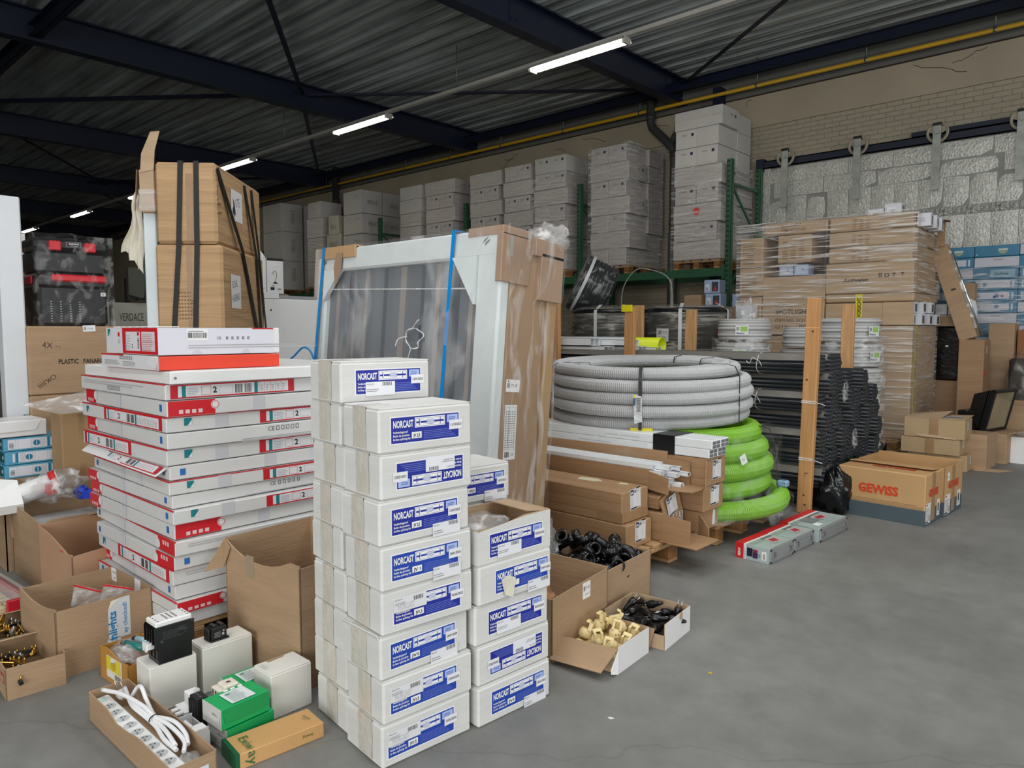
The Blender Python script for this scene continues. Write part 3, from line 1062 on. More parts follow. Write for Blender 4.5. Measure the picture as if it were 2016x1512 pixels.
def kit_label(date, jv, stick=None, col=BLUE, torn=False):
    """blue and white product label, 0.25 x 0.078"""
    L = Lab()
    W_, H_ = 0.25, 0.078
    L.rect(-0.004, -0.004, W_ + 0.008, H_ + 0.008, WHITE, 0).rect(0, 0, W_, H_, col, 1)
    L.text('NORCAST', 0.006, 0.047, 0.021, WHITE, 0.03, 0.072)
    L.rect(0.084, 0.043, 0.112, 0.031, WHITE, 2).frame(0.087, 0.046, 0.106, 0.025, 0.0008, col, 3)
    y = 0.0585
    L.rect(0.089, y - 0.003, 0.012, 0.006, col, 3).rect(0.099, y - 0.010, 0.0025, 0.020, col, 3).rect(0.179, y - 0.003, 0.012, 0.006, col, 3).rect(0.177, y - 0.010, 0.0025, 0.020, col, 3)
    L.poly([(0.104, y - 0.003), (0.122, y - 0.003), (0.132, y), (0.122, y + 0.003), (0.104, y + 0.003)], col, 3)
    L.poly([(0.177, y - 0.003), (0.177, y + 0.003), (0.160, y + 0.003), (0.150, y), (0.160, y - 0.003)], col, 3)
    for k in range(5):
        o = (k - 2) * 0.0035
        L.poly([(0.118, y + o * 0.4), (0.132, y + o), (0.150, y + o), (0.164, y + o * 0.4), (0.150, y + o - 0.0012), (0.132, y + o - 0.0012)], (90, 110, 190), 3)
    for i, t in enumerate(('Verbindingsmof', 'Boite de jonction', 'In-line splicing kit')):
        L.text(t, 0.006, 0.030 - i * 0.0105, 0.0065, WHITE, 0.02, (0.052, 0.058, 0.062)[i])
    L.rect(0.072, 0.010, 0.036, 0.020, WHITE, 3)
    if jv:
        L.text(jv, 0.078, 0.0145, 0.010, BLACK, 0.02, 0.024, 0, 5)
    L.lines(0.116, 0.006, 0.125, 0.028, 5, (96, 112, 190), 2)
    L.rect(0.204, 0.050, 0.042, 0.024, (170, 190, 236), 2).lines(0.21, 0.055, 0.03, 0.015, 3, (70, 90, 170), 3)
    L.rect(0.212, 0.026, 0.052, 0.030, (232, 232, 236), 4).text(date, 0.216, 0.037, 0.008, BLACK, 0.015, 0.044, 0, 5)
    if stick == 'over':
        L.rect(0.034, -0.008, 0.112, 0.046, (232, 233, 238), 6).text('NO JV2,5', 0.038, 0.028, 0.005, DGREY, 0, None, 0, 7)
        L.bars(0.098, 0.024, 0.036, 0.012, DGREY, 9, True, 7).lines(0.038, 0.006, 0.05, 0.012, 2, GREY, 7)
    elif stick == 'below':
        L.rect(0.15, -0.032, 0.11, 0.042, (228, 229, 234), 6).bars(0.214, -0.004, 0.036, 0.012, DGREY, 9, True, 7)
        L.text('NO JV1', 0.153, 0.0, 0.005, DGREY, 0, None, 0, 7).lines(0.153, -0.024, 0.045, 0.014, 2, GREY, 7)
    elif stick == 'above':
        L.rect(-0.002, 0.036, 0.12, 0.046, (222, 222, 224), 6).bars(0.07, 0.062, 0.036, 0.013, DGREY, 9, True, 7)
        L.text('NO JV1,5', 0.002, 0.072, 0.005, DGREY, 0, None, 0, 7).lines(0.002, 0.058, 0.045, 0.01, 2, GREY, 7)
        L.text('NORCAST', 0.012, 0.042, 0.019, (202, 202, 206), 0.03, 0.062, 0, 7)
    return L


def nbox(label, loc, rz, z, h=0.137, lab=None, u=0.05, v=0.032, flip=False, size=None, group='white splicing-kit cartons', tp=True):
    sz = (NB[0], NB[1], h) if size is None else size
    o = carton(label, (loc[0], loc[1], z), rz, sz, WBOX, 'splicing_kit_carton', 'box', group, 0.007, False)
    b = MB()
    b.cbox(-sz[0] / 2 + 0.004, -sz[1] / 2 + 0.003, h - 0.003, -0.001, sz[1] / 2 - 0.003, h + 0.0015, 0.001).cbox(0.001, -sz[1] / 2 + 0.003, h - 0.003, sz[0] / 2 - 0.004, sz[1] / 2 - 0.003, h + 0.0015, 0.001)
    b.build('lid_flap', WBOX, o)
    if tp:
        tb = MB()
        a = 0.040 + RND.uniform(-0.004, 0.006)
        x = RND.uniform(-0.012, 0.012)
        n_ = 6
        vs, fs = [], []
        for i in range(n_ + 1):
            zz_ = h + 0.001 - (h * 0.92 + 0.001) * i / n_
            for xx in (x - a, x - a * 0.3, x + a * 0.35, x + a):
                vs.append((xx + RND.uniform(-0.0015, 0.0015), -sz[1] / 2 - 0.0008 - RND.uniform(0, 0.0012), zz_))
        for i in range(n_):
            for j in range(3):
                k = i * 4 + j
                fs.append([k, k + 4, k + 5, k + 1])
        tb.add(vs, fs)
        tb.box(x - a, -sz[1] / 2 - 0.0008, h + 0.0015, x + a, -sz[1] / 2 + 0.09, h + 0.0024)
        tb.build('packing_tape', TAPE, o)
    if lab is not None:
        if flip:
            lab.on('product_label', o, *face(sz, 'R', u + 0.25, v + 0.078, 180))
        else:
            lab.on('product_label', o, *face(sz, 'R', u, v))
    return o


BL2 = (24, 66, 168)
A84 = rad(-6)
fx, fy = at_corner((-1.733, 1.303), NB[0], NB[1], A84)
front = [('15/03/2024', 'JV1,5', 'above', BL2, .040, 0, .000, .000, False), ('15/03/2024', 'JV1,5', 'above', BL2, .045, 0, .006, .004, False),
         ('24/01/2024', 'JV1', 'below', BL2, .055, 2, -.012, -.004, False), ('05/05/2023', 'JV1,5', 'above', BLUE, .060, -1, .008, .006, False),
         ('24/01/2025', 'JV 1', 'below', BL2, .055, 0, .014, .0, False), ('13/07/2022', 'JV 2,5', 'below', BLUE, .062, 1, .006, -.006, False),
         ('12/01/2022', 'JV2,5', 'over', BLUE, .074, 0, .010, .004, True), ('11/10/2021', 'JV 2,5', None, BLUE, .060, -1, .008, .004, False)]
fl_lab = ['standing on the floor', 'second from the floor', 'third from the floor, its end flap bulging', 'fourth from the floor', 'fifth from the floor',
          'sixth from the floor', 'seventh up with its blue label upside down', 'topmost']
for k, (d_, jv, st_, c_, u, yaw, dx, dy, fl_) in enumerate(front):
    o = nbox('white splicing-kit carton %s of the front stack' % fl_lab[k] if k < 7 else 'topmost white splicing-kit carton of the front stack', (fx + dx * 0.6, fy + dy, 0), A84 + rad(yaw), k * 0.1395, 0.1375,
             kit_label(d_, jv, st_, c_), u - 0.018, 0.030, fl_)
    if k == 2:   # the half lifted end flap
        flap(o, (-0.108, -0.174, 0.128), (0.104, -0.174, 0.132), (0, -0.006, 0.012), WBOX, 0.003, 0.004, 'end_flap')
# rear left stack
lx, ly = at_corner((-1.983, 1.351), NB[0], NB[1], A84)
for k in range(9):
    dx, dy, yw = (0.0, -.014, .0, .006, -.012, .004, 0, -.006, .004)[k], RND.uniform(-.006, .006), RND.uniform(-1.5, 1.5)
    nbox('topmost white splicing-kit carton of the left rear stack' if k == 8 else 'white splicing-kit carton %s of the left rear stack' % ('at the foot' if k == 0 else ORD[k] + ' from the floor'),
         (lx + dx - (0 if k else -0.01), ly + dy, 0), A84 + rad(yw), k * 0.1385, 0.1365, kit_label('12/01/2023', 'JV2,5', 'over') if k == 8 else kit_label('24/01/2024', 'JV1', 'below'), 0.055, 0.03)
# right stack, the fifth one torn open
rx_, ry_ = at_corner((-1.681, 1.666), NB[0], NB[1], A84 + rad(1))
right = [('24/01/2025', 'JV1', 'below', BL2, .06, False), ('05/05/2023', 'JV1,5', 'over', BLUE, .055, True), ('05/05/2023', 'JV 1,5', 'over', BLUE, .06, False), ('24/01/2025', None, 'below', BL2, .075, False)]
rl_lab = ['at the foot of the right stack', 'second up in the right stack, label upside down', 'third up in the right stack', 'with a loose hanging strip of tape in the right stack']
for k, (d_, jv, st_, c_, u, fl_) in enumerate(right):
    o = nbox('white splicing-kit carton ' + rl_lab[k], (rx_ + (0, -.006, -.008, .002)[k], ry_ + (0, .003, -.004, .002)[k], 0), A84 + rad((1, 1.5, 0.4, 1.2)[k]), k * 0.1405, 0.1385, kit_label(d_, jv, st_, c_), u, 0.030, fl_)
    if k == 3:
        MB().slab([(0.115, -0.075, 0.075), (0.120, -0.062, 0.02), (0.126, -0.03, 0.005), (0.118, -0.01, 0.07), (0.113, -0.04, 0.08)], 0.001).build('loose_tape', mat('peeled paper tape', (212, 208, 192), 0.6), o)
sz = (0.225, 0.345, 0.138)
o = open_carton('white splicing-kit carton torn open with a plastic bag inside, on top of the right stack', (rx_ - 0.004, ry_, 0), A84 + rad(2), sz, KRAFT2, {'R': lambda u: 0.118 + 0.02 * min(1, u * 1.6) ** 2, 'L': lambda u: 0.118}, 'splicing_kit_carton', 0.004, 'box', 'white splicing-kit cartons', 4 * 0.1405)
b = MB()
b.slab([(0.1135, -0.173, 0.001), (0.1135, 0.173, 0.001), (0.1135, 0.173, 0.136), (0.1135, 0.05, 0.134), (0.1135, -0.173, 0.114)], 0.001)
b.slab([(-0.113, -0.1735, 0.001), (0.113, -0.1735, 0.001), (0.113, -0.1735, 0.116), (-0.113, -0.1735, 0.116)], 0.001)
b.build('white_facing', WBOX, o)
kit_label('05/05/2023', None, 'over').on('product_label', o, *face((0.228, 0.345, 0.138), 'R', 0.05, 0.02))
flap(o, (0.11, 0.17, 0.136), (-0.11, 0.17, 0.136), (0.0, -0.10, 0.012), KRAFT2, 0.004, 0.012, 'lid_flap')


def bag(label, cx, cy, cz, sx, sy, sz, m=None, seed=0, n=10, name='plastic_bag', rz=0.0, rough=0.55):
    """crumpled bag: a bumpy lump"""
    b = MB()
    vs, fs = [], []
    nu, nv = n * 2, n
    for j in range(nv + 1):
        th = PI * j / nv
        for i in range(nu):
            ph = 2 * PI * i / nu
            p = Vector((math.sin(th) * math.cos(ph), math.sin(th) * math.sin(ph), math.cos(th)))
            k = 1 + rough * noise.noise(p * 2.3 + Vector((seed, 0, 0))) + 0.25 * rough * noise.noise(p * 6 + Vector((0, seed, 0)))
            vs.append((p.x * sx / 2 * k, p.y * sy / 2 * k, p.z * sz / 2 * k))
    for j in range(nv):
        for i in range(nu):
            fs.append([j * nu + i, (j + 1) * nu + i, (j + 1) * nu + (i + 1) % nu, j * nu + (i + 1) % nu])
    b.add(vs, fs, 0, None, True)
    return tag(b.build(name, m or POLY, None, (cx, cy, cz), rz), label, 'bag')


bag('clear plastic bag lying inside the torn white carton', rx_ - 0.01, ry_ - 0.05, 4 * 0.1405 + 0.088, 0.17, 0.20, 0.09, POLY, 3)
# rear right stack
qx, qy = at_corner((-1.945, 1.722), NB[0], NB[1], A84)
for k in range(6):
    nbox('white splicing-kit carton %s of the stack hidden behind the torn carton' % ('topmost' if k == 5 else ORD[k]), (qx + (0.004 if k == 5 else 0), qy, 0), A84, k * 0.1395, 0.1375, kit_label('13/07/2022', 'JV2,5', 'below'), 0.065, 0.03, False, None, 'white splicing-kit cartons', False)

# ================================================================== TALL STACK OF FLAT LIGHT PANEL BOXES
PX, PY = -2.92, 1.18
RDK = (196, 30, 44)


def strip_spec(L, x, y, w_, h, rev=False):
    """printed spec strip between two red bars"""
    s = h / 0.06
    L.rect(x, y, w_, h, RDK, 1).rect(x + 0.03, y + 0.006 * s, w_ - 0.06, h - 0.012 * s, (224, 224, 226), 2)
    tx = x + 0.045
    L.rect(tx, y + 0.006 * s, 0.016, h - 0.012 * s, TEAL, 3)
    L.lines(tx + 0.022, y + 0.012 * s, 0.05, h - 0.024 * s, 5, (170, 176, 190), 3)
    L.frame(tx + 0.08, y + 0.010 * s, 0.04, h - 0.02 * s, 0.0016, (206, 90, 100), 3)
    L.text('2', tx + 0.128, y + 0.018 * s, 0.026 * s, BLACK, 0.03, None, 0, 4)
    L.frame(tx + 0.155, y + 0.012 * s, 0.06, h - 0.024 * s, 0.0014, (190, 180, 184), 3)
    L.bars(tx + 0.225, y + 0.010 * s, 0.032, h - 0.02 * s, BLACK, 8, True, 3).bars(tx + 0.268, y + 0.010 * s, 0.032, h - 0.02 * s, BLACK, 8, True, 3)
    if w_ > 0.42:
        L.rect(tx + 0.312, y + 0.006 * s, 0.016, h - 0.012 * s, TEAL, 3)
        k = tx + 0.335
        while k < x + w_ - 0.05:
            L.rect(k, y + 0.006 * s, 0.0014, h - 0.012 * s, (206, 90, 100), 3).lines(k + 0.006, y + 0.014 * s, 0.014, h - 0.03 * s, 4, (150, 150, 156), 3)
            k += 0.026
    return L


def logo_corner(L, x, y, s=0.03):
    """little teal square with a white curl"""
    L.rect(x, y, s, s, TEAL, 2).poly([(x + s * .45, y), (x + s, y), (x + s, y + s * .7)], (224, 224, 226), 3)
    return L


def red_block(L, x, y, w_, h, right=True):
    L.rect(x, y, w_, h, RED, 1)
    cx = x + w_ if right else x
    L.disc(cx, y + h * 0.62, h * 0.30, (228, 222, 222), 2, 18).disc(cx, y + h * 0.62, h * 0.26, (214, 60, 70), 3, 18).disc(cx, y + h * 0.62, h * 0.22, (230, 226, 226), 4, 18)
    for i in range(4):
        L.rect(x + w_ * 0.22 + i * 0.026, y + h * 0.14, 0.017, h * 0.26, (228, 200, 202), 3)
    return L


def ce_line(L, x, y, s=0.018):
    L.text('CE', x, y, s, DGREY, 0.0, None, 0, 3)
    for i in range(5):
        L.frame(x + 0.04 + i * 0.024, y, s * 0.8, s, 0.0022, DGREY, 3)
    L.lines(x - 0.12, y - 0.036, 0.62, 0.02, 2, (176, 176, 180), 3)
    return L


def crease(L, x, h, c=(200, 200, 206)):
    L.rect(x, 0.002, 0.055, h - 0.004, c, 1)
    return L


def fill(f, kind, W_, h):
    """print for one side; W_ is its length"""
    L = Lab()
    if kind == 'spec':
        strip_spec(L, W_ * 0.30, 0.004, W_ * 0.66 if f == 'L' else 0.62, h - 0.008)
        logo_corner(L, 0.06, h * 0.3, h * 0.5)
    elif kind == 'spec0':
        strip_spec(L, 0.02, 0.004, 0.55, h - 0.008)
    elif kind == 'specfar':
        logo_corner(L, 0.07, h * 0.38, h * 0.5)
        crease(L, 0.20, h)
        strip_spec(L, 0.40, 0.004, 0.50, h - 0.008)
    elif kind == 'red':
        red_block(L, 0.004, 0.002, 0.19, h - 0.004)
        crease(L, 0.36, h)
    elif kind == 'redend':
        L.rect(0.002, 0.002, 0.13, h - 0.004, RED, 1).disc(0.132, h * 0.6, h * 0.34, (222, 222, 222), 2)
        for i in range(4):
            L.rect(0.03 + i * 0.02, h * 0.12, 0.013, h * 0.24, (230, 190, 192), 3)
        crease(L, W_ * 0.42, h, (204, 204, 208))
        L.rect(W_ - 0.07, h * 0.3, 0.022, h * 0.45, (40, 110, 180), 2)
    elif kind == 'redright':
        L.rect(W_ - 0.17, 0.002, 0.168, h - 0.004, RED, 1).disc(W_ - 0.17, h * 0.4, h * 0.34, (222, 222, 222), 2)
        for i in range(3):
            L.rect(W_ - 0.12 + i * 0.024, h * 0.5, 0.016, h * 0.3, (230, 190, 192), 3)
        L.rect(0.03, h * 0.25, 0.02, h * 0.45, (40, 110, 180), 2)
        crease(L, W_ * 0.35, h, (204, 204, 208))
    elif kind == 'ce':
        ce_line(L, W_ * 0.42, h * 0.52, h * 0.3)
    elif kind == 'tape':
        crease(L, W_ * 0.4, h, (200, 200, 206))
        L.rect(0.04, h * 0.3, 0.022, h * 0.45, (40, 110, 180), 2)
        crease(L, W_ * 0.62, h, (206, 206, 210))
    elif kind == 'lines':
        L.lines(W_ * 0.05, h * 0.52, W_ * 0.8, h * 0.3, 2, (176, 176, 178), 3)
        for i in range(7):
            L.frame(W_ * 0.36 + i * 0.022, h * 0.2, 0.012, h * 0.28, 0.002, DGREY, 3)
    return L


#         z0     h     dx    dy    yaw  W     left kind  right kind  red trim
layers = [(0.150, 0.052, .00, .00, 0.5, 1.00, 'redend', 'ce'), (0.204, 0.050, .03, .00, 1, .96, 'tape', 'red'), (0.256, 0.058, -.02, .01, -1, 1.0, 'redend', 'ce'),
          (0.316, 0.062, -.01, .00, 0, .97, 'spec', 'lines'), (0.380, 0.056, .02, .00, 1, .96, 'redright', 'tape'), (0.438, 0.058, .04, .0, -1, .98, 'redright', 'lines'),
          (0.498, 0.060, .0, .01, 1, .97, 'redend', 'red'), (0.560, 0.056, .03, .0, 0, .98, 'redend', 'specfar'), (0.618, 0.052, -.02, .01, 1, .97, 'redend', 'ce'),
          (0.672, 0.054, -.02, .0, -1, .95, 'tape', 'specfar'), (0.728, 0.056, -.04, .01, 0, .95, 'redend', 'tape'), (0.786, 0.064, -.04, .0, 1, .97, 'spec0', 'specfar'),
          (0.852, 0.062, -.02, .0, -.5, .99, 'redend', 'ce'), (0.916, 0.060, -.03, .0, .5, 1.0, 'spec', 'specfar'), (0.978, 0.062, -.01, .0, -.5, 1.0, 'redend', 'red'), (1.042, 0.062, -.03, .0, .5, 1.0, 'lines', 'spec0')]
SYP = 1.02
for k, (z0, h, dx, dy, yw, W_, lk, rk_) in enumerate(layers):
    sz = (W_, SYP, h)
    cx, cy = at_corner((PX + dx * 0.6, PY + dy), W_, SYP, rad(yw))
    n_ = len(layers) - k
    W_ = round(W_ - (0.13 if k < 5 else 0.05), 3)
    z0, h = 0.15 + (z0 - 0.15) * 1.03, round(h * 1.03, 4)
    sz = (W_, SYP, h)
    cx, cy = at_corner((PX + dx * 0.6, PY + dy), W_, SYP, rad(yw))
    lab = 'flat panel box in the tall stack, %s' % ('lowest' if k == 0 else '%s from the pallet up' % ORD[k] if k < 8 else '%s below the plain white panel' % (['first', 'second', 'third', 'fourth', 'fifth', 'sixth', 'seventh', 'eighth'][n_ - 1]))
    o = carton(lab, (cx, cy, z0), rad(yw), sz, GREYCARD, 'panel_box', 'box', 'light panel boxes in the tall stack', 0.003, False)
    fill('L', lk, W_, h).on('side_print', o, *face(sz, 'L'))
    fill('R', rk_, SYP, h).on('end_print', o, *face(sz, 'R'))
    if k % 2:
        MB().box(-W_ / 2, -SYP / 2 - 0.0012, h - 0.004, W_ / 2, -SYP / 2 + 0.004, h + 0.0008).build('red_edge', REDC, o)
    if k in (3, 9, 13):
        MB().box(W_ / 2 - 0.003, -SYP / 2, h - 0.003, W_ / 2 + 0.0008, SYP / 2, h + 0.0008).build('red_edge', REDC, o)
    if k == 10:   # the flap that hangs out on the left
        flap(o, (-W_ / 2 + 0.0, -SYP / 2, h), (W_ / 2 - 0.02, -SYP / 2, h - 0.01), (0.0, -0.045, -0.03), WGLOSS, 0.003, 0.01, 'loose_flap')
        L = Lab()
        strip_spec(L, 0.26, 0.004, 0.6, 0.042)
        L.on('side_print', o, (-W_ / 2, -SYP / 2 - 0.045, h - 0.034), (1, 0, 0), (0, 0.8, 0.6), 0.001)
# bare white panel
sz = (1.0, 1.02, 0.05)
cx, cy = at_corner((PX + 0.01, PY + 0.01), 0.98, 1.02, 0)
o = tag(MB().cbox(-0.49, -0.51, 0, 0.49, 0.51, 0.048, 0.002).cbox(-0.46, -0.48, 0.048, 0.46, 0.48, 0.050, 0.001).build('led_panel', WPLAS, None, (cx, cy, 1.134)), 'bare white light panel near the top of the tall stack', 'panel', 'light panel boxes in the tall stack')
MB().cyl((0.491, -0.49, 0.024), (0.488, -0.49, 0.024), 0.006, n=8).build('screw', STEEL, o)
for x, y in ((-0.1, -0.4), (0.42, 0.2)):
    MB().lathe([(0, 0.007), (0.02, 0.006), (0.026, 0)], 14).build('clip', WPLAS, o, (x, y, 0.05))
# red box and white box on top
sz = (0.60, 0.53, 0.058)
cx, cy = at_corner((-2.975, 1.175), 0.60, 0.53, rad(1))
o = carton('thin red sided box under the top white box of the tall stack', (cx, cy, 1.186), rad(1), sz, REDO, 'panel_box', 'box', None, 0.003, False)
L = Lab().rect(0.0, 0, 0.60, 0.058, (220, 220, 222), 0).lines(0.04, 0.012, 0.18, 0.022, 5, GREY, 2).lines(0.24, 0.010, 0.16, 0.022, 4, GREY, 2).poly([(0.56, 0.004), (0.59, 0.004), (0.57, 0.05)], (190, 190, 192), 2).rect(0, 0.052, 0.25, 0.006, RED, 2)
for i in range(7):
    L.frame(0.21 + i * 0.02, 0.037, 0.011, 0.014, 0.002, DGREY, 3)
L.on('side_print', o, *face(sz, 'L'))
MB().slab([(0.02, -0.261, 0.048), (0.27, -0.268, 0.006), (0.29, -0.268, 0.052), (0.27, -0.261, 0.056)], 0.002).build('end_flap', WGLOSS, o)
sz = (0.56, 0.53, 0.112)
cx, cy = at_corner((-2.985, 1.178), 0.56, 0.53, 0)
o = carton('white box with red spec panel and barcode, topmost of the tall stack', (cx, cy, 1.2465), 0, sz, WGLOSS, 'panel_box', 'box', None, 0.003, False)
L = Lab().rect(0, 0, 0.56, 0.11, (222, 222, 226), 0).rect(0.19, 0.002, 0.37, 0.108, RED, 1).rect(0.225, 0.014, 0.16, 0.08, (226, 222, 226), 2).rect(0.40, 0.014, 0.135, 0.08, (226, 214, 218), 2)
L.rect(0.228, 0.014, 0.006, 0.08, TEAL, 3).text('2', 0.295, 0.026, 0.016, BLACK, 0.03, None, 0, 3).bars(0.358, 0.024, 0.018, 0.045, BLACK, 8, False, 3).rect(0.356, 0.078, 0.02, 0.014, RED, 3)
L.lines(0.245, 0.02, 0.035, 0.065, 6, (190, 170, 180), 3).lines(0.41, 0.018, 0.11, 0.07, 9, (200, 150, 160), 3).frame(0.405, 0.016, 0.125, 0.038, 0.0015, (206, 90, 100), 3)
logo_corner(L, 0.02, 0.075, 0.03).disc(0.15, 0.082, 0.011, RED, 2).lines(0.14, 0.045, 0.03, 0.02, 2, GREY, 2)
L.on('side_print', o, *face(sz, 'L'))
L = Lab().rect(0, 0, 0.5, 0.11, (222, 222, 232), 0).rect(0.115, 0.058, 0.088, 0.048, WHITE, 1).bars(0.119, 0.068, 0.08, 0.022, BLACK, 16, True, 2).lines(0.122, 0.094, 0.07, 0.008, 1, GREY, 2)
ce_line(L, 0.24, 0.062, 0.011).rect(0.40, 0.104, 0.10, 0.006, RED, 2)
L.disc(0.155, 0.0, 0.02, (206, 206, 214), 1, 10, 0, PI).disc(0.37, 0.0, 0.02, (206, 206, 214), 1, 10, 0, PI)
L.on('end_print', o, *face(sz, 'R'))
b = MB()
for k in range(7):
    b.cbox(-0.25 + k * 0.07, -0.245, 0.112, -0.205 + k * 0.07, -0.15, 0.116, 0.001)
b.build('lid_tabs', WGLOSS, o)
pallet('wooden pallet under the tall stack of light panel boxes', (PX - 0.41, PY + 0.58, 0.003), rad(90))


# ================================================================== SMALL ELECTRICAL GOODS ON THE FLOOR (front left)
GRN = mat('green card', (0, 168, 92), 0.42, var=0.03, vs=6)
DGRN = mat('dark green card', (16, 92, 56), 0.45, var=0.03, vs=6)
WSM = mat('plain white card', (228, 227, 220), 0.6, var=0.04, vs=4)
for lab, cr, sx, sy, h, z in (('plain white box standing under the big black contactor', (-2.585, 0.952), 0.120, 0.165, 0.172, 0), ('plain white box standing under the small black contactor', (-2.598, 1.145), 0.112, 0.195, 0.172, 0),
                              ('plain white box with a torn lid beside the left rear carton stack', (-2.245, 1.222), 0.122, 0.158, 0.158, 0)):
    cx, cy = at_corner(cr, sx, sy, 0)
    o = carton(lab, (cx, cy, z), 0, (sx, sy, h), WSM, 'white_box', 'box', 'plain white boxes', 0.003, False)
    b = MB().cbox(-sx / 2 + 0.002, -sy / 2 + 0.002, h - 0.001, sx / 2 - 0.002, sy / 2 - 0.002, h + 0.001, 0.0006)
    b.build('lid', WSM, o)
    if 'torn' in lab:
        MB().slab([(-sx / 2 + 0.001, -0.035, h + 0.0016), (-sx / 2 + 0.02, -0.032, h + 0.0016), (-sx / 2 + 0.014, 0.035, h + 0.0016), (-sx / 2 + 0.001, 0.037, h + 0.0016)], 0.0004).build('torn_patch', KRAFT, o)
        Lab().lines(0, 0, 0.045, 0.02, 3, (196, 196, 196), 1).on('printed_label', o, *face((sx, sy, h + 0.001), 'T', 0.02, 0.01))

# big black contactor
ct = thing('contactor', 'large black contactor with white ventilated cap on a white box', 'contactor', (-2.63, 1.040, 0.1722), 0)
b = MB()
b.box(-0.044, -0.056, 0, 0.044, 0.062, 0.016).box(-0.042, -0.052, 0.016, 0.042, 0.056, 0.06).box(-0.036, -0.05, 0.06, 0.036, 0.054, 0.128)
for x in (-0.03, 0.0, 0.03):
    b.box(x - 0.008, -0.056, 0.018, x + 0.008, -0.052, 0.05)
b.cbox(0.0425, -0.068, 0.058, 0.0465, 0.072, 0.135, 0.002).cbox(0.042, -0.056, 0.0, 0.046, 0.062, 0.062, 0.002)
b.build('body', BLACKP, ct)
for i in range(4):
    x = -0.043 + i * 0.0225
    b = MB().slab([(x, -0.068, 0.07), (x, -0.048, 0.062), (x, -0.048, 0.132), (x, -0.062, 0.136), (x, -0.068, 0.126)], 0.005)
    b.build('fin', BLACKP, ct)
cp = MB().cbox(-0.043, -0.062, 0.132, 0.043, 0.066, 0.152, 0.004).build('cap', WPLAS, ct)
b = MB()
for i in range(3):
    for j in range(7):
        b.box(-0.028 + j * 0.0085, -0.018 + i * 0.016, 0.1521, -0.0235 + j * 0.0085, -0.012 + i * 0.016, 0.1526)
b.build('vents', BLACKM, cp)
b = MB()
for i in range(4):
    for y in (-0.05, 0.054):
        b.cyl((-0.032 + i * 0.0213, y, 0.1521), (-0.032 + i * 0.0213, y, 0.1527), 0.004, n=8)
b.build('screw_holes', mat('hole grey', (96, 98, 102), 0.5), cp)
b = MB().cbox(-0.02, -0.082, 0.05, 0.014, -0.056, 0.072, 0.002).box(-0.018, -0.086, 0.046, -0.008, -0.08, 0.076).box(0.002, -0.086, 0.046, 0.012, -0.08, 0.076)
b.build('coil_terminal', WPLAS, ct)
L = Lab().lines(0.0, 0.0, 0.09, 0.03, 5, (64, 66, 68), 1).lines(0.055, 0.005, 0.03, 0.03, 4, (72, 74, 76), 1).text('CE', 0.1, 0.038, 0.009, (120, 122, 124), 0, None, 0, 2).disc(-0.004, -0.006, 0.005, (70, 74, 78), 1)
L.on('printed_text', ct, (0.0465, -0.04, 0.088), (0, 1, 0), (0, 0, 1))

sc_ = thing('contactor', 'small dark contactor on the second white box', 'contactor', (-2.652, 1.225, 0.1732), 0)
b = MB().box(-0.028, -0.036, 0, 0.028, 0.036, 0.006).cbox(-0.023, -0.029, 0.006, 0.023, 0.029, 0.05, 0.002).box(-0.019, -0.022, 0.05, 0.019, -0.006, 0.057).box(-0.019, 0.006, 0.05, 0.019, 0.022, 0.057)
for i in range(4):
    b.cyl((-0.0165 + i * 0.011, -0.0385, 0.006), (-0.0165 + i * 0.011, -0.0385, 0.05), 0.0035, n=6)
b.build('body', BLACKM, sc_)
b = MB()
for i in range(4):
    for y in (-0.014, 0.014):
        b.cyl((-0.0145 + i * 0.0097, y, 0.0571), (-0.0145 + i * 0.0097, y, 0.0576), 0.0028, n=6)
b.build('screws', mat('grey screws', (128, 130, 134), 0.4, 0.6), sc_)
Lab().lines(0, 0, 0.03, 0.022, 4, (150, 152, 154), 1).disc(0.036, 0.02, 0.004, (170, 172, 174), 1).rect(0.03, 0.004, 0.008, 0.008, (200, 202, 204), 1).on('printed_text', sc_, (0.0232, -0.02, 0.014), (0, 1, 0), (0, 0, 1))


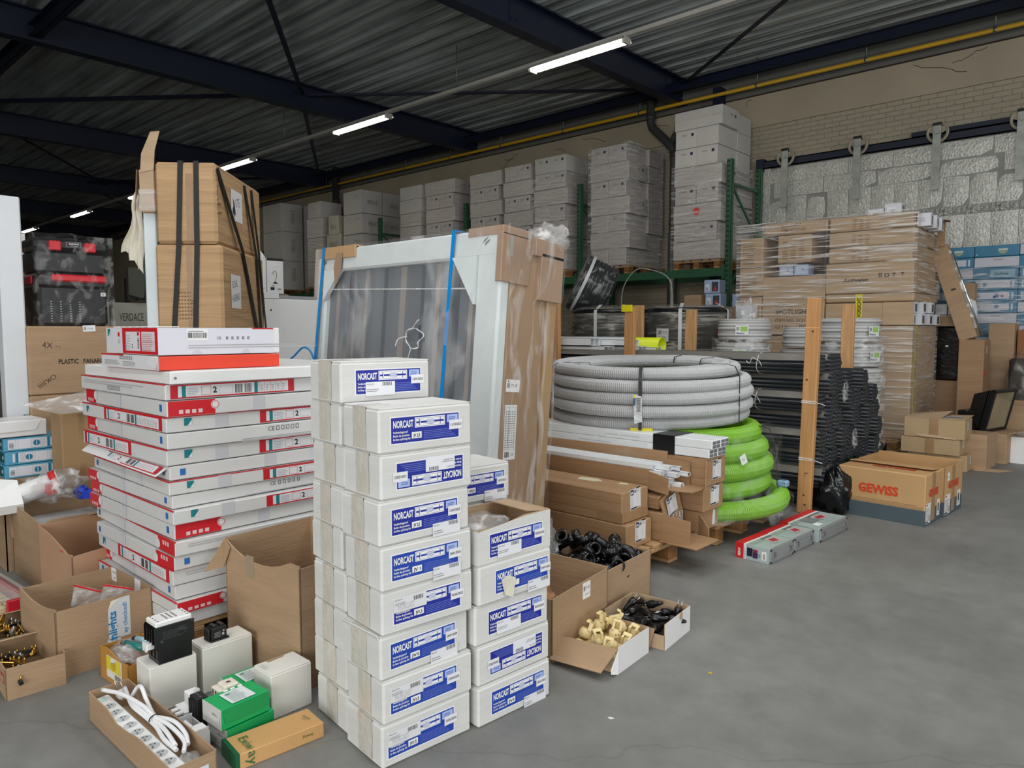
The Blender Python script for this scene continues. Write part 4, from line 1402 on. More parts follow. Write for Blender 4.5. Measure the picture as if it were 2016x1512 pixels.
def green_box(label, cr, z, sx=0.118, sy=0.172, h=0.070, txt=True, rz=0.0):
    cx, cy = at_corner(cr, sx, sy, rz)
    o = carton(label, (cx, cy, z), rz, (sx, sy, h), GRN, 'green_box', 'box', 'green boxes', 0.002, False)
    MB().box(-sx / 2, -sy / 2 - 0.0012, 0.001, sx / 2, -sy / 2, h - 0.001).build('grey_end', mat('grey end card', (204, 204, 200), 0.5), o)
    L = Lab().rect(0, 0, 0.085, 0.085, (220, 228, 228), 0)
    for i in range(6):
        L.lines(0.01, 0.008 + i * 0.012, 0.055, 0.010, 2, (140, 150, 156), 1)
    L.rect(0.012, 0.064, 0.016, 0.006, (0, 150, 90), 2)
    L.on('product_label', o, *face((sx, sy, h), 'T', sx * 0.9, 0.045, 90))
    if txt:
        Lab().text('TeSys', 0, 0, 0.012, (60, 74, 70), 0.01, 0.034).on('printed_text', o, (0.040, -sy / 2 - 0.0012, h * 0.55 + 0.008), (-1, 0, 0), (0, 0, -1))
        Lab().poly([(0, 0), (0.010, 0), (0.005, 0.012)], (60, 74, 70), 1).poly([(0.018, 0), (0.028, 0), (0.023, 0.012)], GREY, 1).on('printed_mark', o, (-0.018, -sy / 2 - 0.0012, h * 0.55 + 0.008), (-1, 0, 0), (0, 0, -1))
    MB().slab([(-sx / 2 + 0.004, -sy / 2 - 0.0016, h * 0.95), (-sx / 2 + 0.008, -sy / 2 - 0.0040, h * 0.36), (sx / 2 - 0.008, -sy / 2 - 0.0040, h * 0.36), (sx / 2 - 0.002, -sy / 2 - 0.0016, h * 0.95)], 0.0008).build('tuck_flap', mat('grey end card', (204, 204, 200), 0.5), o)
    MB().slab([(sx / 2 + 0.0012, -sy / 2 + 0.004, h * 0.97), (sx / 2 + 0.003, -sy / 2 + 0.012, h * 0.3), (sx / 2 + 0.003, sy / 2 - 0.012, h * 0.3), (sx / 2 + 0.0012, sy / 2 - 0.003, h * 0.97)], 0.0008).build('side_flap', mat('shaded green card', (0, 150, 80), 0.45), o)
    return o


green_box('upper green box with a white label, beside the brown cardboard box', (-2.186, 1.016), 0.071, rz=rad(3))
green_box('lower green box standing on the floor under another green box', (-2.180, 1.030), 0.0, rz=rad(4))
green_box('green box with a white label tucked behind the torn white box', (-2.372, 1.155), 0.0, 0.112, 0.17, 0.10, False)

m_ = thing('circuit_breaker', 'white modular circuit breaker with two round terminals beside the power strip carton', 'breaker', (-2.425, 1.02, 0), 0)
b = MB().cbox(-0.040, -0.035, 0, 0.040, 0.035, 0.072, 0.002).cbox(-0.034, -0.005, 0.072, 0.034, 0.035, 0.112, 0.002)
b.build('body', WPLAS, m_)
b = MB()
for x in (-0.012, 0.02):
    b.cyl((x, -0.06, 0.066), (x, -0.03, 0.066), 0.008, n=10).cyl((x, -0.063, 0.066), (x, -0.06, 0.066), 0.005, n=8, mi=1)
b.build('terminal', [WPLAS, BRASS], m_)
MB().box(-0.038, -0.0362, 0.055, 0.036, -0.0352, 0.062).cbox(0.0, 0.012, 0.112, 0.014, 0.03, 0.124, 0.002, 0).build('toggle', mat('light grey plastic', (206, 208, 208), 0.4), m_)
MB().cyl((-0.006, -0.036, 0.018), (-0.006, -0.052, 0.018), 0.006, n=8).build('yellow_screw', mat('yellow plastic', (214, 178, 40), 0.4), m_)
k_ = thing('auxiliary_block', 'black ribbed auxiliary contact block between breaker and green boxes', 'block', (-2.362, 1.022, 0), 0)
b = MB().cbox(-0.027, -0.018, 0.0, 0.027, 0.02, 0.128, 0.002)
for i in range(4):
    b.box(-0.026 + i * 0.0135, -0.023, 0.0, -0.018 + i * 0.0135, -0.018, 0.118)
b.build('body', BLACKM, k_)
b = MB()
for i in range(3):
    b.cyl((-0.016 + i * 0.015, 0, 0.1281), (-0.016 + i * 0.015, 0, 0.1286), 0.004, n=8)
b.build('holes', mat('hole grey', (96, 98, 102), 0.5), k_)
g_ = thing('junction_box', 'pale grey half open plastic box in front of the black ribbed block', 'box', (-2.285, 0.965, 0), 0)
b = MB()
b.box(-0.062, -0.032, 0, 0.062, -0.028, 0.082).box(-0.062, 0.026, 0, 0.062, 0.030, 0.07).box(-0.062, -0.028, 0, -0.058, 0.026, 0.085).box(0.058, -0.028, 0, 0.062, 0.026, 0.085).box(-0.058, -0.028, 0, 0.058, 0.026, 0.004)
b.build('body', mat('pale grey plastic', (206, 206, 206), 0.4, var=0.03), g_)
MB().slab([(-0.02, -0.033, 0.081), (0.03, -0.033, 0.081), (0.03, -0.012, 0.092), (-0.02, -0.012, 0.092)], 0.002).cbox(0.02, -0.025, 0.06, 0.058, 0.024, 0.085, 0.002).build('clip', WPLAS, g_)
q_ = thing('contactor', 'beige small contactor with paper tags between white box and green boxes', 'contactor', (-2.335, 1.108, 0), 0)
MB().cbox(-0.034, -0.034, 0, 0.034, 0.034, 0.112, 0.002).build('base', BLACKM, q_)
b = MB().cbox(-0.036, -0.038, 0.112, 0.036, 0.04, 0.138, 0.002).cbox(-0.026, -0.02, 0.138, 0.026, 0.03, 0.15, 0.003)
b.build('body', mat('beige plastic', (226, 220, 206), 0.45, var=0.03), q_)
b = MB()
for i in range(3):
    b.box(-0.028 + i * 0.02, -0.0386, 0.118, -0.018 + i * 0.02, -0.038, 0.132)
b.box(-0.006, -0.002, 0.1501, 0.006, 0.012, 0.1506)
b.build('slots', mat('dark slot', (86, 70, 64), 0.6), q_)
b = MB()
for i, y in enumerate((-0.03, -0.006, 0.02)):
    b.slab([(0.034, y, 0.142), (0.034, y + 0.015, 0.142), (0.062, y + 0.017, 0.112 + i * 0.004), (0.062, y + 0.002, 0.112 + i * 0.004)], 0.0008)
b.build('paper_tag', WHITE and mat('paper', (232, 234, 234), 0.7), q_)

# brown cardboard box with green end
sz = (0.120, 0.292, 0.052)
cx, cy = at_corner((-2.058, 0.998), 0.120, 0.292, rad(-6))
o = carton('flat brown cardboard box with green end and green lettering', (cx, cy, 0), rad(-6), sz, mat('orange brown card', (206, 160, 104), 0.6, var=0.04), 'flat_box', 'box', None, 0.002, False)
MB().box(-0.0605, -0.147, 0.0005, 0.0605, -0.146, 0.0515).box(-0.0605, -0.146, 0.001, 0.0604, -0.134, 0.0523).build('green_end', DGRN, o)
Lab().text('Exiw', 0, 0, 0.030, (44, 110, 66), 0.0, 0.085).on('printed_text', o, (-0.030, -0.108, 0.0522), (1, 0, 0), (0, 1, 0))
Lab().text('ay', 0, 0, 0.030, (44, 110, 66), 0.0, 0.045).on('printed_text', o, (0.0604, -0.108, 0.050), (0, 0, -1), (0, 1, 0))
Lab().text('Exiway', 0, 0, 0.009, (70, 100, 60), 0.0, 0.038).on('printed_text', o, (0.0604, 0.070, 0.024), (0, 1, 0), (0, 0, 1))
Lab().text('Schneider', 0, 0, 0.010, (70, 110, 60), 0.01, 0.04).lines(0.008, -0.008, 0.028, 0.004, 1, (90, 120, 80), 1).on('printed_text', o, (-0.02, 0.105, 0.0522), (0.9, 0.2, 0), (-0.2, 0.9, 0))

# carton with the power strip
px, py = -2.385, 0.867
sz = (0.67, 0.130, 0.10)
o = open_carton('long narrow open carton holding a white power strip', (px, py), rad(0.6), sz, KRAFT, {'L': lambda u: 0.098 - 0.030 * max(0, 1 - abs(u - 0.42) / 0.16) - 0.012 * max(0, u - 0.5), 'B': lambda u: 0.102 + 0.003 * math.sin(u * 5)}, 'power_strip_carton', 0.004)
Lab().rect(0, 0, 0.075, 0.055, (214, 222, 230), 0).text('CE', 0.052, 0.036, 0.009, DGREY, 0, None, 0, 1).lines(0.008, 0.01, 0.04, 0.03, 4, GREY, 1).on('product_label', o, *face(sz, 'R', 0.03, 0.015))
ps = thing('power_strip', 'white multi-socket power strip lying in the long open carton', 'power strip', (px, py - 0.034, 0.034), (rad(4), 0, rad(0.6)))
b = MB().cbox(-0.31, -0.028, 0.0, 0.31, 0.028, 0.046, 0.006)
b.build('body', WPLAS, ps)
sk = MB().lathe([(0.0235, 0.0), (0.0215, 0.001), (0.0205, -0.0), (0.0, 0.0)], 20).lathe([(0.0205, 0.0005), (0.0195, 0.0005), (0.0, 0.0003)], 20, 1).mesh('socket', [WPLAS, mat('shaded socket recess', (196, 200, 200), 0.45)])
pn = MB().cyl((0.011, 0, 0), (0.011, 0, 0.014), 0.0024, n=8).cyl((-0.009, 0.006, 0), (-0.009, 0.006, 0.001), 0.0026, n=6, mi=1).cyl((-0.009, -0.006, 0), (-0.009, -0.006, 0.001), 0.0026, n=6, mi=1).mesh('earth_pin', [STEEL, BLACKM])
for i in range(9):
    s_ = put('socket', sk, ps, (-0.215 + i * 0.0585, -0.002, 0.0464), rad(-20))
    put('earth_pin', pn, s_, (0, 0, 0.0006))
MB().box(-0.30, -0.014, 0.0462, -0.262, 0.010, 0.0466).build('rating_plate', mat('pale mint label', (206, 232, 222), 0.5), ps)
CW = mat('white cable', (232, 233, 235), 0.4, var=0.02)


def curve(pts, n=10):
    """smooth path through points (Catmull-Rom)"""
    P = [Vector(p) for p in pts]
    P = [P[0] * 2 - P[1]] + P + [P[-1] * 2 - P[-2]]
    out = []
    for i in range(1, len(P) - 2):
        for k in range(n):
            t = k / n
            out.append(0.5 * ((2 * P[i]) + (P[i + 1] - P[i - 1]) * t + (2 * P[i - 1] - 5 * P[i] + 4 * P[i + 1] - P[i + 2]) * t * t + (3 * P[i] - P[i - 1] - 3 * P[i + 1] + P[i + 2]) * t ** 3))
    return out + [P[-2]]


b = MB()
for pts in ([(-0.300, 0.007, 0.072), (-0.200, 0.036, 0.077), (-0.070, 0.055, 0.072), (0.000, 0.059, 0.062), (0.100, 0.068, 0.063), (0.200, 0.066, 0.055), (0.245, 0.045, 0.048)],
            [(-0.260, 0.065, 0.067), (-0.160, 0.045, 0.068), (-0.050, 0.051, 0.058), (0.000, 0.055, 0.055), (0.100, 0.051, 0.058), (0.200, 0.040, 0.052)],
            [(-0.200, 0.065, 0.057), (-0.190, 0.083, 0.085), (-0.150, 0.082, 0.098), (-0.110, 0.078, 0.073), (-0.050, 0.070, 0.054), (0.000, 0.065, 0.052)],
            [(-0.210, 0.055, 0.058), (-0.130, 0.042, 0.057), (-0.030, 0.047, 0.050), (0.050, 0.044, 0.052), (0.140, 0.032, 0.051), (0.220, 0.034, 0.049)],
            [(0.000, 0.065, 0.057), (0.090, 0.083, 0.068), (0.170, 0.083, 0.060), (0.220, 0.069, 0.049)]):
    b.tube(curve(pts, 8), 0.0068, 9)
b.build('cable', CW, ps)
MB().cbox(-0.285, 0.04, 0.03, -0.245, 0.074, 0.06, 0.008).build('plug', WPLAS, ps)
MB().cyl((-0.278, 0.05, 0.06), (-0.282, 0.042, 0.095), 0.0024, n=8).cyl((-0.256, 0.06, 0.06), (-0.26, 0.054, 0.095), 0.0024, n=8).build('plug_pins', STEEL, ps)
MB().tube([(0.005, 0.058 + 0.018 * math.cos(a), 0.056 + 0.013 * math.sin(a)) for a in [i * 2 * PI / 14 for i in range(14)]], 0.0022, 5, closed=True).build('cable_tie', BLACKM, ps)
bag('small clear bag of screws at the near end of the power strip carton', px + 0.285, py + 0.012, 0.075, 0.09, 0.055, 0.03, POLY, 9, 8)

# ochre carton with lamp tubes
sz = (0.24, 0.16, 0.12)
cx, cy = at_corner((-2.800, 0.955), 0.24, 0.16, rad(4))
o = open_carton('ochre open carton of small lamps in clear wrap', (cx, cy), rad(4), sz, mat('ochre card', (186, 134, 62), 0.6, var=0.05), {'L': lambda u: 0.118 + 0.012 * math.sin(u * 6), 'R': lambda u: 0.105 + 0.012 * u}, 'lamp_carton', 0.004)
Lab().rect(0, 0, 0.13, 0.085, (228, 226, 216), 0).rect(0.0, 0.03, 0.12, 0.052, (222, 206, 60), 1).disc(0.06, 0.056, 0.022, (200, 170, 40), 2).bars(0.07, 0.004, 0.05, 0.02, DGREY, 8, True, 1).on('product_label', o, *face(sz, 'L', 0.06, 0.02))
bag('crumpled clear wrap inside the ochre carton', cx - 0.01, cy - 0.02, 0.105, 0.2, 0.12, 0.06, POLY, 5, 9)
for i, (lab, yy, c_) in enumerate((('pale blue lamp tube lying in the ochre carton', 0.036, (168, 204, 216)), ('teal lamp tube lying in the ochre carton', -0.006, (20, 120, 112)))):
    t = thing('lamp_tube', lab, 'lamp', (cx + 0.02, cy + yy, 0.135 - i * 0.004), rad(12))
    MB().cyl((-0.06, 0, 0), (0.06, 0, 0.008), 0.013, n=12).build('sleeve', mat('lamp sleeve %d' % i, c_, 0.3, var=0.06), t)
    MB().cyl((-0.082, 0, -0.002), (-0.06, 0, 0), 0.010, n=12).build('cap', STEEL if i else BLACKP, t)

# ================================================================== OPEN CARTON WITH BLUE LABEL (lights)
sz = (0.395, 0.366, 0.272)
cx, cy = at_corner((-3.118, 0.812), sz[0], sz[1], rad(3))
o = open_carton('open kraft carton with a torn white and blue label and zip bags inside', (cx, cy), rad(3), sz, KRAFT, {'W': lambda u: 0.272, 'L': lambda u: 0.278 - 0.022 * math.sin(PI * u), 'R': lambda u: 0.268}, 'labelled_carton', 0.006)
L = Lab().poly([(0, 0), (0.085, 0), (0.085, 0.165), (0.05, 0.165), (0.0, 0.125)], (214, 220, 222), 0).text('nlights', 0.030, 0.0, 0.030, (38, 130, 190), 0.03, 0.115, 90, 1).text('ay checked!', 0.072, 0.012, 0.017, (38, 130, 190), 0.01, 0.128, 90, 1).poly([(0, .125), (.05, .165), (.012, .16)], (236, 232, 214), 2)
L.on('torn_label', o, *face(sz, 'R', 0.19, 0.095))
Lab().rect(0, 0, 0.05, 0.10, (206, 216, 222), 0).text('pax!', 0.034, 0.05, 0.022, (38, 130, 190), 0.02, 0.045, 90, 1).on('torn_label', o, *face(sz, 'R', 0.185, 0.001))
Lab().rect(0, 0, 0.055, 0.06, WHITE, 0).text('977-03', 0.012, 0.034, 0.011, DGREY, 0, 0.035, 0, 1).text('JAN 03', 0.022, 0.012, 0.007, GREY, 0, 0.025, 0, 1).on('price_label', o, (-0.19, sz[1] / 2 - 0.0065, 0.215), (1, 0, 0), (0, 0, 1), 0.001)
b = MB()
b.slab([(0.05, sz[1] / 2 - 0.008, 0.276), (0.05, sz[1] / 2 - 0.008, 0.214), (0.106, sz[1] / 2 - 0.008, 0.214), (0.106, sz[1] / 2 - 0.008, 0.276)], 0.0008)
b.build('paper_label', mat('paper', (232, 234, 234), 0.7), o)
ZIP = film('zip bag film', 0.2, 0.7, (9, 3, 9), 2, 0.1, bump=0.8)
for i, (x, y, a) in enumerate(((0.02, -0.02, 0.5), (0.10, 0.07, 0.7))):
    t = thing('zip_bag', 'clear zip bag with red seal standing %s in the labelled carton' % ('in front' if i == 0 else 'behind'), 'bag', (cx + x - 0.02, cy + y, 0.13), a, 'zip bags in the labelled carton')
    MB().slab([(-0.07, 0, 0), (0.07, 0.02, 0), (0.09, 0.02, 0.13), (-0.03, 0.0, 0.155)], 0.006).build('bag_body', ZIP, t)
    MB().slab([(-0.032, -0.004, 0.150), (0.088, 0.015, 0.126), (0.090, 0.015, 0.133), (-0.030, -0.004, 0.157)], 0.002).build('red_seal', REDC, t)

# ================================================================== TERMINAL PART CARTONS (left edge)
SH = {'B': lambda u: 0.12, 'L': lambda u: 0.118}


def terminal_parts(where, cx, cy, z, n, seed):
    r = random.Random(seed)
    for i in range(n):
        x, y, zz = cx + r.uniform(-0.11, 0.11), cy + r.uniform(-0.06, 0.06), z + 0.012 * (i % 4) + 0.004 * (i // 4)
        kind = i % 4
        ang = r.uniform(-0.5, 0.5) + (0 if i % 3 else 1.4)
        nm = ('brass busbar with screws', 'black terminal strip with brass screws', 'steel screw terminal block', 'short brass terminal bar')[kind]
        t = thing('terminal_part', '%s, piece %s in the %s' % (nm, ('lying left', 'near the rim', 'in the middle', 'on top', 'at the back', 'half buried', 'at the right end', 'at the near corner', 'underneath', 'crosswise', 'upright', 'last')[i % 12], where), 'terminal', (x, y, zz), ang, 'loose terminal parts in the ' + where)
        l = (0.06, 0.075, 0.032, 0.04)[kind]
        M_ = (BRASS, BLACKP, STEEL, BRASS)[kind]
        MB().cbox(-l, -0.007, 0, l, 0.007, (0.006, 0.016, 0.018, 0.010)[kind], 0.002).build('bar', M_, t, (0, 0, 0), (r.uniform(-.3, .3), r.uniform(-.25, .25), 0))
        b = MB()
        k = int(l / 0.012)
        for j in range(k):
            b.cyl((-l + (j + 0.5) * 2 * l / k, 0, 0.006), (-l + (j + 0.5) * 2 * l / k, 0, 0.026), 0.0036, n=6)
        b.build('screws', BRASS if kind != 2 else STEEL, t)


for i, (lab, x0_, z) in enumerate((('near open carton of brass terminal parts with red logo at its end', -3.077, 0), ('second open carton of brass terminal parts behind the first', -3.395, 0))):
    sz = (0.305, 0.195, 0.12)
    cx, cy = at_corner((x0_, 0.636 + i * 0.006), sz[0], sz[1], rad(-3))
    o = open_carton(lab, (cx, cy), rad(-3), sz, KRAFT, {'R': lambda u: 0.12, 'L': lambda u: 0.118, 'B': lambda u: 0.12 + 0.012 * (1 - u) * i}, 'terminal_carton', 0.004, 'box', 'cartons of terminal parts')
    flap(o, (-sz[0] / 2 + 0.002, sz[1] / 2 - 0.004, 0.122), (-sz[0] / 2 + 0.002, -sz[1] / 2 + 0.004, 0.122), (0.055, 0, 0.020), KRAFT2, 0.004, 0.006)
    if i == 0:
        Lab().rect(0, 0, 0.06, 0.035, (190, 40, 44), 0).text('ABB', 0.006, 0.007, 0.020, (214, 180, 150), 0.03, 0.048, 0, 1).on('printed_logo', o, *face(sz, 'L', 0.225, 0.055))
    terminal_parts('near terminal carton' if i == 0 else 'second terminal carton', cx, cy, 0.045 + 0.03 * i, 12, 5 + i)
    MB().box(-sz[0] / 2 + 0.006, -sz[1] / 2 + 0.006, 0.006, sz[0] / 2 - 0.006, sz[1] / 2 - 0.006, 0.045 + 0.03 * i).build('packing_filler', mat('filler paper', (120, 94, 60), 0.9, var=0.2, vs=20), o)

# red and clear organiser case
t = thing('organiser_case', 'red and clear plastic organiser case of cream parts at the left edge', 'case', (-4.22, 0.845, 0), rad(4))
REDP = mat('red plastic', (196, 26, 48), 0.35, var=0.04)
MB().cbox(-0.26, -0.085, 0, 0.26, 0.085, 0.012, 0.003).cbox(-0.26, 0.06, 0.012, 0.26, 0.085, 0.085, 0.003).cbox(0.235, -0.02, 0.012, 0.26, 0.085, 0.085, 0.004).cbox(-0.26, -0.085, 0.012, -0.235, 0.085, 0.08, 0.003).build('frame', REDP, t)
MB().cbox(-0.25, -0.08, 0.012, 0.23, 0.058, 0.075, 0.004).cbox(-0.255, -0.05, 0.085, 0.25, 0.09, 0.1, 0.004).build('clear_cover', film('clear acrylic', 0.16, 0.3, (3, 3, 3), 1, 0.08), t)
b = MB()
for i in range(7):
    b.cbox(-0.21 + i * 0.062, -0.07, 0.014, -0.165 + i * 0.062, -0.01, 0.045, 0.004).cbox(-0.20 + i * 0.062, 0.0, 0.014, -0.16 + i * 0.062, 0.045, 0.04, 0.004)
b.build('cream_parts', mat('cream plastic', (226, 212, 158), 0.5, var=0.04), t)

# ================================================================== OPEN CARTONS AND BLUE LAMP BOXES (left)
sz = (0.45, 0.30, 0.355)
cx, cy = at_corner((-3.735, 1.052), sz[0], sz[1], rad(2))
o = open_carton('pinkish open carton with sagging rim beside the tall panel stack', (cx, cy), rad(2), sz, mat('pinkish cardboard', (190, 150, 118), 0.75, var=0.06, vs=2.5), {'L': lambda u: 0.365 - 0.085 * u ** 1.6 * (1 if u < 0.9 else 0.7), 'R': lambda u: 0.295 + 0.03 * u, 'B': lambda u: 0.37, 'W': lambda u: 0.37}, 'open_carton', 0.006)
Lab().rect(0.30, 0.295, 0.045, 0.006, (220, 60, 56), 1).on('printed_mark', o, *face(sz, 'L', 0, 0))
sz = (0.53, 0.40, 0.385)
cx, cy = at_corner((-4.205, 1.05), sz[0], sz[1], rad(0))
o = open_carton('tall open carton with taped rim behind the pinkish carton', (cx, cy), 0, sz, KRAFT, {'R': lambda u: 0.36 + (0.02 if u > 0.12 else -0.01), 'L': lambda u: 0.395 - 0.03 * u, 'B': lambda u: 0.40, 'W': lambda u: 0.395}, 'open_carton', 0.006)
tape(o, sz, 'R', 0.07, TAPE, False, 0.12)
flap(o, (0.262, 0.19, 0.38), (0.262, 0.02, 0.375), (0.05, 0, 0.012), KRAFT2)
sz = (0.36, 0.34, 0.375)
cx, cy = at_corner((-4.752, 1.02), sz[0], sz[1], rad(0))
o = open_carton('open carton at the left edge with white pipe fittings sticking out', (cx + 0.06, cy, 0), 0, (0.24, 0.34, 0.375), KRAFT, None, 'open_carton', 0.006)
flap(o, (0.12, -0.16, 0.375), (0.12, 0.12, 0.375), (0.03, 0.0, -0.18), KRAFT)
pf = thing('pipe_fitting', 'white plastic pipe fitting with a red collar sticking out of the left carton', 'pipe', (-4.74, 1.10, 0.44), 0)
d_ = Vector((0.10, 0.30, 0.085))
MB().pipe((0, -0.16, -0.06), (0.07, 0.17, 0.055), 0.055, 0.05, 18).build('pipe_body', WPLAS, pf)
MB().pipe((0.062, 0.135, 0.045), (0.07, 0.165, 0.056), 0.061, 0.054, 18).cbox(0.10, 0.09, -0.01, 0.15, 0.14, 0.045, 0.004).build('red_collar', REDC, pf)
MB().slab([(0.0, -0.30, -0.02), (0.10, -0.28, -0.05), (0.13, -0.02, -0.04), (0.02, -0.02, 0.075), (-0.03, -0.12, 0.09)], 0.05).build('white_sleeve', WPLAS, pf)
bag('clear polythene bag behind the white pipe fitting', -4.70, 1.26, 0.46, 0.26, 0.30, 0.16, POLY, 7, 12)
pf = thing('pipe_clip', 'bright blue plastic pipe clips in the tall open carton', 'clip', (-4.60, 1.40, 0.40), rad(30))
BLP = mat('blue plastic', (34, 70, 196), 0.4, var=0.04)
MB().pipe((-0.05, -0.02, 0.0), (-0.05, 0.02, 0.02), 0.036, 0.026, 14).build('ring', BLP, pf)
MB().cbox(-0.02, -0.03, -0.02, 0.085, 0.022, 0.026, 0.004).cyl((-0.02, 0, 0.026), (-0.02, 0, 0.045), 0.008, n=8).build('clip_body', BLP, pf)
MB().box(-0.255, -0.19, 0.01, 0.255, 0.19, 0.30).build('filling', mat('grey polythene heap', (186, 188, 190), 0.4, var=0.1, vs=9, bump=0.8, bs=9), [x for x in bpy.data.objects if x.get('label', '').startswith('tall open carton with taped')][0])

# tall carton beside, and the blue boxes
carton('tall kraft carton between the blue boxes and the panel stack', (-4.90, 1.56, 0), 0, (0.2, 0.46, 0.86), mat('dull kraft cardboard', (168, 136, 98), 0.75, var=0.06), 'tall_carton', 'box', None, 0.006)
_t = [x for x in bpy.data.objects if x.get('label', '').startswith('tall kraft carton between')][0]
MB().box(0.1, -0.14, 0.70, 0.101, -0.11, 0.85).box(0.1, -0.14, 0.42, 0.101, -0.11, 0.55).build('packing_tape', BTAPE, _t)
pl = tag(MB().slab([(-0.30, -0.25, 0.02), (0.02, -0.2, -0.02), (0.06, 0.2, -0.01), (-0.02, 0.22, 0.07), (-0.1, 0.02, 0.09)], 0.004).build('plastic_sheet', POLY, None, (-4.80, 1.50, 0.885), rad(12)), 'crumpled clear plastic sheet with blue print lying on the tall carton', 'sheet')
bag('pale blue crumpled plastic bag on the tall carton', -4.86, 1.60, 0.895, 0.15, 0.26, 0.07, mat('pale blue polythene', (206, 224, 240), 0.3, var=0.1, vs=9, bump=0.6, bs=9), 4, 9)
LBL = mat('light blue card', (92, 168, 200), 0.35, var=0.05, vs=4)
carton('plain carton standing under the blue lamp boxes', (-5.155, 1.235, 0), 0, (0.25, 0.29, 0.47), KRAFT3, 'carton', 'box', None, 0.004)
for k in range(3):
    sz = (0.25, 0.288, 0.079)
    yj = (0.0, 0.006, 0.0)[k]
    o = carton('light blue and white lamp box, %s of the three at the left edge' % ('lowest', 'middle', 'top')[k], (-5.155, 1.236 + yj, 0.472 + k * 0.081), 0, sz, LBL, 'blue_lamp_box', 'box', 'blue lamp boxes at the left', 0.002, False)
    L = Lab()
    f_ = (lambda x, w_: x) if k != 1 else (lambda x, w_: 0.288 - x - w_)
    L.rect(f_(0.022, .20), 0.010, 0.20, 0.058, (226, 228, 236), 0).bars(f_(0.028, .022), 0.018, 0.022, 0.03, DGREY, 7, False, 1)
    for i, (x, w_) in enumerate(((0.06, 0.001), (0.072, 0.001), (0.14, 0.001), (0.15, .001))):
        L.rect(f_(x, w_), 0.012, 0.0012, 0.054, (160, 170, 190), 1)
    L.rect(f_(.185, .03), 0.014, 0.03, 0.05, (206, 208, 214), 1).disc(f_(0.168, 0), 0.039, 0.018, (30, 126, 166), 2, 18).rect(f_(0.166, .004), 0.018, 0.004, 0.042, (226, 228, 236), 3)
    L.rect(f_(0.226, .008), 0.010, 0.008, 0.058, (20, 120, 160), 1).rect(f_(0.240, .012), 0.014, 0.012, 0.05, (226, 228, 236), 1)
    L.on('side_print', o, *face(sz, 'R'))
    Lab().rect(0.1, 0.01, 0.12, 0.06, (20, 90, 100), 0).disc(0.2, 0.04, 0.012, WHITE, 1).on('end_print', o, *face(sz, 'L'))
o = carton('white creased box lying on top of the blue lamp boxes', (-5.15, 1.16, 0.718), rad(3), (0.26, 0.30, 0.095), WGLOSS, 'white_box', 'box', None, 0.004)
MB().slab([(0.132, -0.13, 0.088), (0.136, -0.13, 0.03), (0.136, 0.09, 0.035), (0.132, 0.12, 0.088)], 0.002).build('tuck_flap', WGLOSS, o)

# ================================================================== BIG OPEN CARTON IN FRONT OF THE PANEL STACK
sz = (0.49, 0.42, 0.505)
a10 = rad(5)
c0 = Vector((-2.825, 1.352))
cx = c0.x + math.cos(a10) * 0.245 - math.sin(a10) * 0.21
cy = c0.y + math.sin(a10) * 0.245 + math.cos(a10) * 0.21
o = open_carton('large empty open carton in front of the tall panel stack', (cx, cy), a10, sz, KRAFT, {'L': lambda u: 0.50 - 0.055 * math.sin(PI * min(1, u * 1.15)) ** 0.8 - 0.02 * u, 'R': lambda u: 0.47, 'B': lambda u: 0.505, 'W': lambda u: 0.505}, 'open_carton', 0.006)
MB().box(-0.095, -0.2112, 0.375, -0.045, -0.2104, 0.462).build('packing_tape', mat('grey paper tape', (164, 146, 122), 0.5, var=0.05), o)
MB().slab([(-0.245, -0.212, 0.50), (-0.272, -0.29, 0.375), (-0.245, -0.216, 0.385)], 0.005).slab([(-0.245, -0.212, 0.50), (-0.2, -0.214, 0.47), (-0.245, -0.216, 0.385)], 0.004).build('flap', KRAFT, o)


# ================================================================== BIG FRAMED GLASS UNIT IN FILM (middle)
cr = thing('packed_glass_unit', 'big framed glass unit leaning back, packed in film with blue straps and kraft side', 'crate', (-2.44, 2.43, 0.0), (rad(-5.2), 0, 0))
FOAM = mat('pale grey foam wrap', (214, 222, 222), 0.5, var=0.03, vs=6, bump=0.25, bs=7)
GLASS = mat('dark glass with painted reflection', (118, 124, 130), 0.2, var=0.10, vs=1.2, st=(6, 1, 0.3), spec=0.8)  # grey lightened to put the bright doorway's reflection into the colour
W_, H_, T_ = 1.60, 1.85, 0.36
fw = 0.135
b = MB()
b.cbox(-W_, 0, H_ - fw, 0, 0.075, H_, 0.012).cbox(-W_, 0, 0.02, 0, 0.075, 0.16, 0.012)
b.cbox(-W_, 0.001, 0.1, -W_ + 0.11, 0.075, H_ - 0.02, 0.012).cbox(-0.165, 0.001, 0.1, 0, 0.075, H_ - 0.02, 0.012)
b.build('foam_frame', FOAM, cr)
b = MB()
xa, xb, zt = -W_ + 0.105, -0.16, H_ - fw + 0.005
b.slab([(xa, 0.012, zt), (xa, 0.012, zt - 0.19), (xa + 0.17, 0.012, zt)][::-1], 0.03)
b.slab([(xb, 0.012, zt), (xb - 0.17, 0.012, zt), (xb, 0.012, zt - 0.24)][::-1], 0.03)
b.build('corner_pad', FOAM, cr)
MB().box(-W_ + 0.1, 0.035, 0.15, -0.15, 0.05, H_ - 0.12).build('glass', GLASS, cr)
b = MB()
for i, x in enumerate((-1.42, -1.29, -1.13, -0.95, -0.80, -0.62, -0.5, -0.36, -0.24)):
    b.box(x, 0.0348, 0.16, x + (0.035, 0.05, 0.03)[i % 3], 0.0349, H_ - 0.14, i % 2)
b.build('glass_bars', [mat('pale bar behind glass', (158, 152, 148), 0.25, var=0.08, st=(1, 1, .4)), mat('dark bar behind glass', (88, 93, 102), 0.2, var=0.06)], cr)
